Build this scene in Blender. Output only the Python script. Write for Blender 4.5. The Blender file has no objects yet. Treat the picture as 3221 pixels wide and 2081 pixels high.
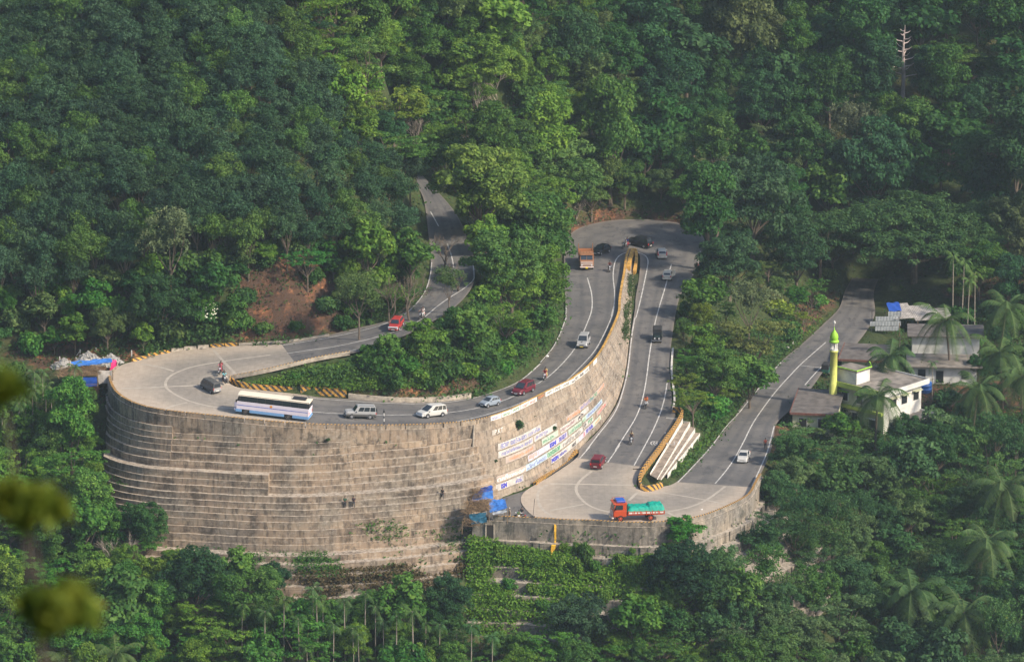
EXPO = 0.58
import bpy, bmesh, math, random
import numpy as np
from mathutils import Vector, Matrix
from mathutils.bvhtree import BVHTree
random.seed(7); rng = np.random.default_rng(7)
R = math.radians
SC = bpy.context.scene
COL = SC.collection
# ------------------------------------------------------------------ camera
FPX = 15131.0; CXP, CYP = 1610.5, 1040.5
CAM = Vector((0, 0, 210)); PITCH = R(15.5)
FW = Vector((0, math.cos(PITCH), -math.sin(PITCH))); UP = Vector((0, math.sin(PITCH), math.cos(PITCH))); RT = Vector((1, 0, 0))
FR = {'A': (300, 1000, 2.979), 'B': (1000, 1100, 2.979), 'C': (1700, 620, 3.968), 'D': (1700, 900, 2.979),
      'E': (1400, 1300, 2.384), 'G': (2300, 800, 2.5885), 'H': (100, 950, 2.979), 'I': (1100, 500, 3.968), 'K': (600, 800, 2.979),
      'L': (0, 1100, 2.979), 'M': (2421, 1064, 2.979), 'N': (1400, 1480, 5.96), 'T': (1540, 1180, 5.676),
      'O': (800, 1564, 2.979), 'V': (0, 0, 0.74014)}
def src(f, x, y):
    o = FR[f]; return o[0] + x / o[2], o[1] + y / o[2]
def ray(px, py):
    return (FW + RT * ((px - CXP) / FPX) - UP * ((py - CYP) / FPX))
def at(f, x, y, z):                      # the point of the plane Z=z seen at a spot of the survey picture
    px, py = src(f, x, y); d = ray(px, py); t = (z - CAM.z) / d.z
    return CAM + d * t
def atD(f, x, y, D):
    px, py = src(f, x, y); d = ray(px, py); return CAM + d * (D / d.y)
def proj(p):                             # back to V pixels
    v = Vector(p) - CAM; w = v.dot(FW)
    return ((CXP + FPX * v.dot(RT) / w) * .74014, (CYP - FPX * v.dot(UP) / w) * .74014)
# ------------------------------------------------------------------ object helpers
def link(o, parent=None):
    COL.objects.link(o)
    if parent is not None: o.parent = parent
    return o
def tag(o, label=None, cat=None, group=None, kind=None):
    if label: o['label'] = label
    if cat: o['category'] = cat; o['kind'] = 'thing'
    if group: o['group'] = group
    if kind: o['kind'] = kind
    return o
def empty(name, loc=(0, 0, 0), rz=0, label=None, cat=None, group=None, rot=None):
    o = bpy.data.objects.new(name, None); COL.objects.link(o); o.location = loc
    o.rotation_euler = rot if rot is not None else (0, 0, rz); o.empty_display_size = .3
    return tag(o, label, cat, group)
def obj(name, verts, faces, mats, parent=None, uvs=None, mi=None, smooth=False):
    me = bpy.data.meshes.new(name); me.from_pydata([tuple(v) for v in verts], [], faces)
    for m in (mats if isinstance(mats, (list, tuple)) else [mats]): me.materials.append(m)
    if mi is not None: me.polygons.foreach_set('material_index', mi)
    if uvs is not None:
        ul = me.uv_layers.new(name='UVMap')
        k = 0
        fl = np.empty(len(me.loops) * 2, 'f')
        for f in faces:
            for v in f: fl[2 * k:2 * k + 2] = uvs[v]; k += 1
        ul.data.foreach_set('uv', fl)
    if smooth: me.polygons.foreach_set('use_smooth', [True] * len(me.polygons))
    me.update()
    return link(bpy.data.objects.new(name, me), parent)
class MB:                                 # collects boxes, tubes, lofts into one mesh
    def __init__(s): s.v = []; s.f = []; s.m = []; s.p = []
    def add(s, vs, fs, mi=0):
        s.p.append(([tuple(v) for v in vs], [tuple(f) for f in fs])); b = len(s.v); s.v += [tuple(v) for v in vs]; s.f += [tuple(i + b for i in f) for f in fs]; s.m += [mi] * len(fs); return s
    def box(s, x0, x1, y0, y1, z0, z1, mi=0, M=None):
        vs = [(x, y, z) for x in (x0, x1) for y in (y0, y1) for z in (z0, z1)]
        if M is not None: vs = [M @ Vector(v) for v in vs]
        return s.add(vs, [(0, 1, 3, 2), (4, 6, 7, 5), (0, 4, 5, 1), (2, 3, 7, 6), (0, 2, 6, 4), (1, 5, 7, 3)], mi)
    def rbox(s, x0, x1, y0, y1, z0, z1, r=.05, mi=0):   # box with chamfered edges
        vs = []
        for (z, i) in ((z0, r), (z0 + r, 0), (z1 - r, 0), (z1, r)):
            vs += [(x0 + i + r, y0 + i, z), (x1 - i - r, y0 + i, z), (x1 - i, y0 + i + r, z), (x1 - i, y1 - i - r, z), (x1 - i - r, y1 - i, z), (x0 + i + r, y1 - i, z), (x0 + i, y1 - i - r, z), (x0 + i, y0 + i + r, z)]
        fs = [tuple(range(7, -1, -1)), tuple(range(24, 32))]
        for k in range(3):
            for j in range(8): fs.append((k * 8 + j, k * 8 + (j + 1) % 8, k * 8 + 8 + (j + 1) % 8, k * 8 + 8 + j))
        return s.add(vs, fs, mi)
    def tube(s, pts, rad, n=8, mi=0, cap=True):
        pts = [Vector(p) for p in pts]; rads = rad if isinstance(rad, (list, tuple)) else [rad] * len(pts)
        vs = []; fs = []
        for i, p in enumerate(pts):
            t = (pts[min(i + 1, len(pts) - 1)] - pts[max(i - 1, 0)]).normalized()
            a = t.cross(Vector((0, 0, 1)));
            if a.length < .05: a = t.cross(Vector((0, 1, 0)))
            a.normalize(); b = t.cross(a)
            for k in range(n):
                q = 2 * math.pi * k / n; vs.append(p + (a * math.cos(q) + b * math.sin(q)) * rads[i])
        for i in range(len(pts) - 1):
            for k in range(n): fs.append((i * n + k, i * n + (k + 1) % n, (i + 1) * n + (k + 1) % n, (i + 1) * n + k))
        if cap: fs += [tuple(range(n - 1, -1, -1)), tuple((len(pts) - 1) * n + k for k in range(n))]
        return s.add(vs, fs, mi)
    def lathe(s, prof, c=(0, 0, 0), n=16, axis='z', mi=0):
        vs = []; fs = []
        for (r, h) in prof:
            for k in range(n):
                q = 2 * math.pi * k / n; a, b = r * math.cos(q), r * math.sin(q)
                vs.append((c[0] + a, c[1] + b, c[2] + h) if axis == 'z' else ((c[0] + a, c[1] + h, c[2] + b) if axis == 'y' else (c[0] + h, c[1] + a, c[2] + b)))
        m = len(prof)
        for i in range(m - 1):
            for k in range(n): fs.append((i * n + k, i * n + (k + 1) % n, (i + 1) * n + (k + 1) % n, (i + 1) * n + k))
        fs += [tuple(range(n - 1, -1, -1)), tuple((m - 1) * n + k for k in range(n))]
        return s.add(vs, fs, mi)
    def each(s, name, mats, parent=None, smooth=False):     # every piece a part of its own
        return [obj(name, v, f, mats, parent, smooth=smooth) for v, f in s.p]
    def build(s, name, mats, parent=None, smooth=False):
        return obj(name, s.v, s.f, mats, parent, mi=s.m, smooth=smooth)
# ------------------------------------------------------------------ materials
M = {}
def nodes(m): m.use_nodes = True; return m.node_tree, m.node_tree.nodes['Principled BSDF']
def nn(nt, t, **k):
    n = nt.nodes.new(t)
    for a, b in k.items():
        if a in n.inputs.keys(): n.inputs[a].default_value = b
        else: setattr(n, a, b)
    return n
def ramp(nt, fac, stops):
    r = nt.nodes.new('ShaderNodeValToRGB'); e = r.color_ramp.elements
    while len(e) < len(stops): e.new(.5)
    for i, (p, c) in enumerate(stops): e[i].position = p; e[i].color = (*c, 1)
    nt.links.new(fac, r.inputs[0]); return r.outputs[0]
def mix(nt, fac, a, b, mode='MIX'):
    n = nt.nodes.new('ShaderNodeMix'); n.data_type = 'RGBA'; n.blend_type = mode
    for i, v in ((0, fac), (6, a), (7, b)):
        if isinstance(v, (int, float)): n.inputs[i].default_value = v
        elif isinstance(v, tuple): n.inputs[i].default_value = (*v, 1)[:4]
        else: nt.links.new(v, n.inputs[i])
    return n.outputs[2]
def coord(nt, which='Object', scale=(1, 1, 1), rot=(0, 0, 0)):
    tc = nt.nodes.new('ShaderNodeTexCoord'); mp = nt.nodes.new('ShaderNodeMapping')
    mp.inputs['Scale'].default_value = scale; mp.inputs['Rotation'].default_value = rot
    nt.links.new(tc.outputs[which], mp.inputs[0]); return mp.outputs[0]
def noise(nt, co, scale, detail=4, rough=.6):
    n = nn(nt, 'ShaderNodeTexNoise', Scale=scale, Detail=detail, Roughness=rough); nt.links.new(co, n.inputs['Vector']); return n.outputs['Fac']
def math_(nt, op, a, b=0.):
    n = nt.nodes.new('ShaderNodeMath'); n.operation = op
    for i, v in enumerate((a, b)):
        if isinstance(v, (int, float)): n.inputs[i].default_value = v
        else: nt.links.new(v, n.inputs[i])
    return n.outputs[0]
def mat(name, col, rough=.7, var=.0, scale=2., metal=0., spec=.4, bump=0.):
    if name in M: return M[name]
    m = bpy.data.materials.new(name); nt, b = nodes(m); M[name] = m
    b.inputs['Roughness'].default_value = rough; b.inputs['Metallic'].default_value = metal; b.inputs['Specular IOR Level'].default_value = spec
    if var:
        co = coord(nt); f = noise(nt, co, scale)
        lo = tuple(c * (1 - var) for c in col); hi = tuple(min(1, c * (1 + var)) for c in col)
        nt.links.new(ramp(nt, f, [(.3, lo), (.7, hi)]), b.inputs['Base Color'])
        if bump:
            bp = nn(nt, 'ShaderNodeBump', Strength=bump, Distance=.05); nt.links.new(f, bp.inputs['Height']); nt.links.new(bp.outputs[0], b.inputs['Normal'])
    else: b.inputs['Base Color'].default_value = (*col, 1)
    return m
def mat_asphalt():
    m = bpy.data.materials.new('asphalt'); nt, b = nodes(m); b.inputs['Roughness'].default_value = .85; b.inputs['Specular IOR Level'].default_value = .3
    co = coord(nt); uv = coord(nt, 'UV')
    f1 = noise(nt, co, .12, 5); f2 = noise(nt, co, 9, 2); f3 = noise(nt, co, .6, 6, .7)
    c = ramp(nt, f1, [(.3, (.092, .088, .086)), (.7, (.15, .139, .130))])
    c = mix(nt, math_(nt, 'MULTIPLY', ramp(nt, f3, [(.56, (0, 0, 0)), (.6, (1, 1, 1))]), .6), c, (.05, .048, .05))
    c = mix(nt, math_(nt, 'MULTIPLY', ramp(nt, noise(nt, coord(nt, 'Object', (1, .35, 1)), .9, 4, .7), [(.58, (0, 0, 0)), (.63, (1, 1, 1))]), .6), c, (.04, .038, .04))
    c = mix(nt, math_(nt, 'MULTIPLY', ramp(nt, noise(nt, coord(nt, 'Object', (1, 1, 1), (0, 0, .5)), .25, 5, .6), [(.52, (0, 0, 0)), (.6, (1, 1, 1))]), .35), c, (.21, .19, .165))
    # dusty verges: by the distance across the carriageway (v runs 0..1)
    sp = nt.nodes.new('ShaderNodeSeparateXYZ'); nt.links.new(uv, sp.inputs[0])
    e = math_(nt, 'ABSOLUTE', math_(nt, 'SUBTRACT', sp.outputs[1], .5))
    ed = ramp(nt, math_(nt, 'ADD', e, math_(nt, 'MULTIPLY', f3, .12)), [(.46, (0, 0, 0)), (.56, (1, 1, 1))])
    c = mix(nt, math_(nt, 'MULTIPLY', ed, .75), c, (.24, .20, .165))
    # wheel tracks
    w = nt.nodes.new('ShaderNodeMath'); w.operation = 'SINE'; nt.links.new(math_(nt, 'MULTIPLY', sp.outputs[1], 25.13), w.inputs[0])
    c = mix(nt, math_(nt, 'MULTIPLY', math_(nt, 'MAXIMUM', w.outputs[0], 0.), .4), c, (.06, .06, .065))
    c = mix(nt, .14, c, ramp(nt, f2, [(.3, (.03, .03, .03)), (.7, (.26, .25, .24))]))
    nt.links.new(c, b.inputs['Base Color']); M['asphalt'] = m
def mat_slab():
    m = bpy.data.materials.new('concrete_slab'); nt, b = nodes(m); b.inputs['Roughness'].default_value = .85; b.inputs['Specular IOR Level'].default_value = .3
    co = coord(nt); uv = coord(nt, 'UV'); f1 = noise(nt, co, .13, 5); f3 = noise(nt, co, 1.2, 5)
    sp = nt.nodes.new('ShaderNodeSeparateXYZ'); nt.links.new(uv, sp.inputs[0])
    e = math_(nt, 'ABSOLUTE', math_(nt, 'SUBTRACT', sp.outputs[1], .42))
    e = math_(nt, 'ADD', e, math_(nt, 'MULTIPLY', math_(nt, 'SUBTRACT', f1, .5), .5))
    c = ramp(nt, e, [(.08, (.22, .195, .165)), (.26, (.30, .26, .21)), (.42, (.44, .36, .28))])
    c = mix(nt, .28, c, ramp(nt, f3, [(.3, (.14, .125, .11)), (.7, (.42, .37, .32))]))
    br = nn(nt, 'ShaderNodeTexBrick', Scale=1., offset=0.); br.inputs['Mortar Size'].default_value = .012
    br.inputs['Brick Width'].default_value = .9; br.inputs['Row Height'].default_value = .9
    br.inputs['Color1'].default_value = (1, 1, 1, 1); br.inputs['Color2'].default_value = (.9, .9, .9, 1); br.inputs['Mortar'].default_value = (.6, .6, .6, 1)
    nt.links.new(co, br.inputs['Vector']); c = mix(nt, .6, c, br.outputs[0], 'MULTIPLY')
    nt.links.new(c, b.inputs['Base Color']); M['slab'] = m
def mat_wall(name, base, dark, warm, joints=3.2, row=.92):
    m = bpy.data.materials.new(name); nt, b = nodes(m); b.inputs['Roughness'].default_value = .9; b.inputs['Specular IOR Level'].default_value = .2
    co = coord(nt, 'Object', (1, 1, .16)); cz = coord(nt, 'Object'); uv = coord(nt, 'UV')
    st = noise(nt, co, 1.7, 5, .65); bl = noise(nt, cz, .16, 4); fn = noise(nt, cz, 2.2, 5, .7)
    c = ramp(nt, bl, [(.40, base), (.56, warm)])
    c = mix(nt, ramp(nt, st, [(.47, (0, 0, 0)), (.66, (.8, .8, .8))]), c, dark)
    c = mix(nt, math_(nt, 'MULTIPLY', ramp(nt, fn, [(.5, (0, 0, 0)), (.66, (1, 1, 1))]), .5), c, (.50, .44, .37))
    c = mix(nt, ramp(nt, noise(nt, cz, .35, 6, .75), [(.52, (0, 0, 0)), (.64, (.8, .8, .8))]), c, dark)
    br = nn(nt, 'ShaderNodeTexBrick', Scale=1., offset=.5); br.inputs['Mortar Size'].default_value = .03; br.inputs['Mortar Smooth'].default_value = .6
    br.inputs['Brick Width'].default_value = joints; br.inputs['Row Height'].default_value = row
    br.inputs['Color1'].default_value = (1, 1, 1, 1); br.inputs['Color2'].default_value = (.68, .67, .69, 1); br.inputs['Mortar'].default_value = (.42, .4, .38, 1)
    nt.links.new(uv, br.inputs['Vector']); c = mix(nt, .85, c, br.outputs[0], 'MULTIPLY')
    # dust and bleached cement on every upward face
    g = nt.nodes.new('ShaderNodeNewGeometry'); sx = nt.nodes.new('ShaderNodeSeparateXYZ'); nt.links.new(g.outputs['Normal'], sx.inputs[0])
    c = mix(nt, math_(nt, 'MULTIPLY', math_(nt, 'GREATER_THAN', sx.outputs[2], .6), ramp(nt, fn, [(.42, (.1, .1, .1)), (.58, (.9, .9, .9))])), c, (.45, .39, .32))
    nt.links.new(c, b.inputs['Base Color'])
    bp = nn(nt, 'ShaderNodeBump', Strength=.5, Distance=.06); nt.links.new(fn, bp.inputs['Height']); nt.links.new(bp.outputs[0], b.inputs['Normal'])
    M[name] = m
def mat_stripe(name, freq, slant, duty=.5, a=(.56, .285, .04), k=(.045, .038, .034), worn=.6, chev=False):
    m = bpy.data.materials.new(name); nt, b = nodes(m); b.inputs['Roughness'].default_value = .75
    sp = nt.nodes.new('ShaderNodeSeparateXYZ'); nt.links.new(coord(nt, 'UV'), sp.inputs[0])
    v = sp.outputs[1]
    if chev: v = math_(nt, 'ABSOLUTE', v)
    s = math_(nt, 'FRACT', math_(nt, 'ADD', math_(nt, 'MULTIPLY', sp.outputs[0], freq), math_(nt, 'MULTIPLY', v, slant)))
    f = math_(nt, 'GREATER_THAN', s, duty); co = coord(nt); n = noise(nt, co, 3.5, 5, .7)
    c = mix(nt, f, a, k)
    c = mix(nt, math_(nt, 'MULTIPLY', ramp(nt, n, [(.55, (0, 0, 0)), (.62, (1, 1, 1))]), worn), c, (.33, .28, .22))
    nt.links.new(c, b.inputs['Base Color']); M[name] = m
def mat_ground():
    m = bpy.data.materials.new('earth'); nt, b = nodes(m); b.inputs['Roughness'].default_value = .95; b.inputs['Specular IOR Level'].default_value = .1
    co = coord(nt); f1 = noise(nt, co, .09, 6, .65); f2 = noise(nt, co, 1.1, 6, .7)
    c = ramp(nt, f1, [(.38, (.03, .055, .016)), (.55, (.045, .06, .022)), (.7, (.10, .07, .035))])
    c = mix(nt, .45, c, ramp(nt, f2, [(.35, (.02, .03, .01)), (.65, (.09, .10, .04))]))
    at_ = nt.nodes.new('ShaderNodeAttribute'); at_.attribute_name = 'bare'
    red = mix(nt, ramp(nt, noise(nt, co, .35, 5, .7), [(.5, (0, 0, 0)), (.62, (1, 1, 1))]), (.085, .052, .036), ramp(nt, f2, [(.4, (.15, .075, .045)), (.56, (.24, .105, .055)), (.68, (.48, .22, .10))]))
    c = mix(nt, at_.outputs['Fac'], c, red)
    nt.links.new(c, b.inputs['Base Color']); M['earth'] = m
    bp = nn(nt, 'ShaderNodeBump', Strength=.8, Distance=.3); nt.links.new(f2, bp.inputs['Height']); nt.links.new(bp.outputs[0], b.inputs['Normal'])
mat_asphalt(); mat_slab(); mat_ground()
mat_wall('wall_concrete', (.26, .22, .175), (.08, .066, .054), (.39, .295, .21))
mat_wall('wall_smooth', (.30, .25, .195), (.13, .105, .083), (.38, .30, .225), 5.5, 1.)
mat_wall('wall_low', (.22, .20, .175), (.075, .072, .06), (.33, .28, .22), 3., 1.3)
mat_stripe('stripe', .95, 1.1); mat_stripe('stripe_small', 1.9, 1.2, .45, worn=.6); mat_stripe('chevron', 1.6, 1.3, .5, chev=True)
mat('yellow_paint', (.50, .28, .06), .8, .5, 1.2); mat('white_paint', (.74, .72, .68), .7, .15, 2); mat('line_paint', (.50, .48, .45), .7, .38, 1.3)
mat('kerb_concrete', (.36, .31, .25), .9, .35, 1.5, bump=.3); mat('slab_joint', (.37, .325, .27), .85, .15, 1.)
mat('recess_shade', (.03, .025, .022), .9)
# ------------------------------------------------------------------ the road, section by section
SEC0 = 0
SEC = [  # frame, inner edge, frame, outer edge, level
 ('G', 985, 190, 'G', 1200, 200, -7.0), ('G', 925, 300, 'G', 1160, 320, -6.6), ('G', 875, 440, 'G', 1170, 490, -6.2), ('G', 740, 575, 'G', 1090, 640, -5.7), ('G', 590, 715, 'G', 960, 790, -5.3),
 ('G', 400, 875, 'G', 790, 905, -4.8), ('G', 240, 1055, 'G', 650, 1090, -4.2), ('G', 90, 1225, 'G', 490, 1255, -3.7), ('D', 1800, 1255, 'D', 2210, 1290, -3.1),
 ('E', 2030, 200, 'E', 2460, 215, -2.5), ('E', 1880, 365, 'E', 2400, 385, -1.9), ('E', 1735, 512, 'E', 2310, 552, -1.3),
 ('E', 1625, 550, 'E', 2260, 640, -.9), ('E', 1560, 574, 'E', 2090, 728, -.6), ('E', 1505, 584, 'E', 1850, 812, -.4), ('E', 1465, 574, 'E', 1480, 846, -.2),
 ('E', 1443, 550, 'E', 1100, 826, -.1), ('E', 1435, 520, 'E', 760, 812, 0), ('E', 1442, 480, 'E', 592, 700, .1), ('E', 1455, 450, 'E', 590, 592, .25), ('E', 1470, 420, 'E', 800, 462, .5),
 ('E', 1478, 398, 'E', 985, 332, .85), ('D', 1080, 1560, 'D', 370, 1515, 1.0), ('D', 1170, 1400, 'D', 490, 1410, 1.25), ('D', 1262, 1235, 'D', 605, 1275, 1.6),
 ('D', 1238, 1100, 'D', 712, 1115, 2.0), ('D', 1225, 960, 'D', 765, 970, 2.4), ('D', 1212, 800, 'D', 803, 805, 2.8), ('D', 1218, 620, 'D', 828, 625, 3.2),
 ('D', 1240, 430, 'D', 850, 432, 3.6), ('D', 1275, 220, 'D', 885, 222, 4.0), ('C', 1760, 1200, 'C', 1190, 1240, 4.2), ('C', 1900, 985, 'C', 1225, 1050, 4.4),
 ('C', 2010, 800, 'C', 1240, 900, 4.5), ('C', 2060, 620, 'C', 1245, 790, 4.6), ('C', 2000, 450, 'C', 1235, 720, 4.7), ('C', 1800, 345, 'C', 1205, 690, 4.8),
 ('C', 1500, 290, 'C', 1175, 675, 4.9), ('C', 1180, 275, 'C', 1150, 670, 5.0), ('C', 850, 295, 'C', 1115, 678, 5.1), ('C', 520, 370, 'C', 1085, 700, 5.2),
 ('C', 350, 490, 'C', 1060, 760, 5.35), ('C', 300, 680, 'C', 1045, 850, 5.5), ('C', 295, 900, 'C', 1025, 990, 5.7), ('C', 300, 1100, 'C', 995, 1150, 6.0),
 ('C', 312, 1300, 'C', 970, 1320, 6.35), ('D', 238, 265, 'D', 720, 275, 6.8), ('D', 180, 450, 'D', 660, 425, 7.25), ('D', 90, 615, 'D', 580, 590, 7.7),
 ('D', 0, 725, 'D', 495, 715, 8.1), ('B', 1985, 215, 'D', 375, 830, 8.5), ('B', 1890, 285, 'D', 240, 925, 8.9), ('B', 1770, 345, 'B', 2383, 300, 9.3),
 ('B', 1640, 395, 'B', 2190, 392, 9.7), ('B', 1480, 440, 'B', 1980, 500, 10.0), ('B', 1300, 470, 'B', 1760, 605, 10.4), ('B', 1110, 488, 'B', 1520, 680, 10.8),
 ('B', 910, 492, 'B', 1260, 714, 11.2), ('B', 700, 488, 'B', 1000, 730, 11.6), ('B', 480, 472, 'B', 740, 737, 11.9), ('B', 260, 455, 'B', 480, 738, 12.2),
 ('B', 0, 440, 'B', 200, 736, 12.55), ('A', 1980, 722, 'A', 1970, 1022, 13.0), ('A', 1800, 700, 'A', 1650, 1000, 13.3), ('A', 1620, 682, 'A', 1350, 970, 13.6),
 ('A', 1450, 665, 'A', 1020, 935, 13.85), ('A', 1335, 648, 'A', 740, 905, 14.1), ('A', 1270, 620, 'A', 500, 865, 14.3), ('A', 1247, 603, 'A', 330, 805, 14.5),
 ('A', 1245, 588, 'A', 215, 725, 14.7), ('A', 1255, 573, 'A', 158, 620, 14.9), ('A', 1272, 558, 'A', 162, 530, 15.05), ('A', 1295, 548, 'A', 225, 450, 15.2),
 ('A', 1330, 540, 'A', 345, 408, 15.35), ('A', 1400, 527, 'A', 560, 345, 15.6), ('A', 1500, 510, 'A', 800, 300, 15.9), ('A', 1600, 488, 'A', 1060, 272, 16.2),
 ('A', 1730, 458, 'A', 1400, 258, 16.55), ('A', 1872, 420, 'A', 1742, 242, 16.95), ('A', 2060, 375, 'A', 2050, 188, 17.4), ('V', 765, 830, 'V', 748, 784, 17.5),
 ('V', 850, 815, 'V', 828, 764, 18.1), ('V', 930, 786, 'V', 895, 748, 18.8), ('V', 1000, 752, 'V', 948, 722, 19.5), ('V', 1062, 712, 'V', 985, 685, 20.2),
 ('V', 1100, 665, 'V', 1000, 640, 20.9), ('V', 1106, 615, 'V', 1003, 595, 21.6), ('V', 1092, 565, 'V', 998, 550, 22.1), ('V', 1072, 515, 'V', 993, 505, 22.6),
 ('V', 1045, 475, 'V', 985, 460, 23.0), ('V', 1008, 435, 'V', 965, 425, 23.4), ('V', 975, 400, 'V', 935, 395, 23.8), ('V', 940, 370, 'V', 900, 366, 24.2)]
NS = len(SEC)
SP = [at(s[0], s[1], s[2], s[6]) for s in SEC]; SQ = [at(s[3], s[4], s[5], s[6]) for s in SEC]
def catmull(P, i, t):
    a, b, c, d = P[max(i - 1, 0)], P[i], P[min(i + 1, len(P) - 1)], P[min(i + 2, len(P) - 1)]
    return .5 * ((2 * b) + (c - a) * t + (2 * a - 5 * b + 4 * c - d) * t * t + (3 * b - a - 3 * c + d) * t ** 3)
def fine(P, sub=6):
    out = []
    for i in range(len(P) - 1):
        for k in range(sub): out.append(catmull(P, i, k / sub))
    out.append(P[-1]); return out
SUB = 6
FP, FQ = fine(SP, SUB), fine(SQ, SUB)
def sidx(i): return i * SUB
I_LC0, I_LC1, I_UC0, I_UC1 = 11, 21, 62, 78      # rows where slabs begin and end
I_TIP = 39; I_LEND = 72
NA = 10
def road_patch(name, i0, i1, m, dz=0.):
    vs = []; fs = []; uv = []; L = 0.
    for r in range(sidx(i0), sidx(i1) + 1):
        p, q = FP[r], FQ[r]
        if r > sidx(i0): L += ((p + q) / 2 - (FP[r - 1] + FQ[r - 1]) / 2).length
        for k in range(NA + 1):
            t = k / NA; w = p.lerp(q, t); vs.append((w.x, w.y, w.z + dz)); uv.append((L, t))
    n = NA + 1
    for r in range(sidx(i1) - sidx(i0)):
        for k in range(NA): fs.append((r * n + k, r * n + k + 1, (r + 1) * n + k + 1, (r + 1) * n + k))
    # keep normals up
    vv = [Vector(v) for v in vs]; f2 = []
    for f in fs:
        nrm = (vv[f[1]] - vv[f[0]]).cross(vv[f[2]] - vv[f[0]]) + (vv[f[2]] - vv[f[0]]).cross(vv[f[3]] - vv[f[0]])
        f2.append(f if nrm.z > 0 else f[::-1])
    o = obj(name, vs, f2, m, None, uv, smooth=True); tag(o, kind='structure'); return o, vv, f2
RO = [road_patch('road', 0, I_LC0, M['asphalt']), road_patch('road_slab', I_LC0, I_LC1, M['slab']), road_patch('road', I_LC1, I_UC0, M['asphalt']),
      road_patch('road_slab', I_UC0, I_UC1, M['slab']), road_patch('road', I_UC1, NS - 1, M['asphalt'])]
# paved apron in front of the shacks, beside the lower bend
apx = [('E', 985, 332), ('E', 800, 462), ('E', 590, 592), ('E', 592, 700), ('E', 660, 770), ('E', 760, 812), ('E', 600, 808), ('E', 330, 792), ('E', 250, 700), ('E', 300, 660), ('E', 400, 640), ('E', 580, 584), ('E', 700, 530), ('E', 860, 400), ('E', 1000, 285)]
apv = [at(f, x, y, .25 if y < 600 else .02) for f, x, y in apx]
apv = [v - Vector((0, 0, .02)) for v in apv]
o = obj('road_apron', apv, [tuple(range(len(apv)))[::-1]], M['asphalt']); tag(o, kind='structure')
me = o.data; me.calc_loop_triangles()
if me.polygons[0].normal.z < 0: me.flip_normals()
ul = me.uv_layers.new(name='UVMap')
for l in me.loops: ul.data[l.index].uv = (apv[l.vertex_index].x, .5)
BV = []; BF = []
for (_, vv, ff) in RO:
    b = len(BV); BV += vv; BF += [tuple(i + b for i in f) for f in ff]
b = len(BV); BV += apv; BF.append(tuple(range(b, b + len(apv))))
ROAD = BVHTree.FromPolygons(BV, BF)
def drop(f, x, y, zf=0.):                  # where the line of sight meets the road
    px, py = src(f, x, y); h = ROAD.ray_cast(CAM, ray(px, py).normalized())
    if h[0] is not None: return h[0]
    d = ray(px, py); best = None           # just off the tarmac: level of the nearest road edge
    for D in np.arange(640, 830, 1.5):
        q = CAM + d * (D / d.y); n = ROAD.find_nearest(q)
        if best is None or n[3] < best[0]: best = (n[3], n[0].z)
    return at(f, x, y, best[1])
def roadz(x, y):
    h = ROAD.ray_cast(Vector((x, y, 100)), Vector((0, 0, -1))); return None if h[0] is None else h[0].z
# --- ribbons of paint
def chaikin(P, n=2):
    for _ in range(n):
        Q = [P[0]]
        for a, b in zip(P, P[1:]): Q += [a.lerp(b, .25), a.lerp(b, .75)]
        P = Q + [P[-1]]
    return P
def resamp(P, step):
    out = [P[0]]; acc = 0.
    for a, b in zip(P, P[1:]):
        L = (b - a).length
        if L < 1e-6: continue
        d = step - acc
        while d <= L: out.append(a.lerp(b, d / L)); d += step
        acc = (L - (d - step))
    if (out[-1] - P[-1]).length > .05: out.append(P[-1])
    return out
def ribbon(mb, P, w, dz):
    P = resamp(chaikin(P), .8)
    vs = []
    for i, p in enumerate(P):
        t = P[min(i + 1, len(P) - 1)] - P[max(i - 1, 0)]; t.z = 0; t.normalize(); s = Vector((-t.y, t.x, 0)) * w / 2
        for q in (p - s, p + s):
            z = roadz(q.x, q.y); vs.append((q.x, q.y, (z if z is not None else p.z) + dz))
    fs = [(2 * i, 2 * i + 2, 2 * i + 3, 2 * i + 1)[::-1] for i in range(len(P) - 1)]
    vv = [Vector(v) for v in vs]
    fs = [f if (vv[f[1]] - vv[f[0]]).cross(vv[f[2]] - vv[f[0]]).z > 0 else f[::-1] for f in fs]
    mb.add(vs, fs)
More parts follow.
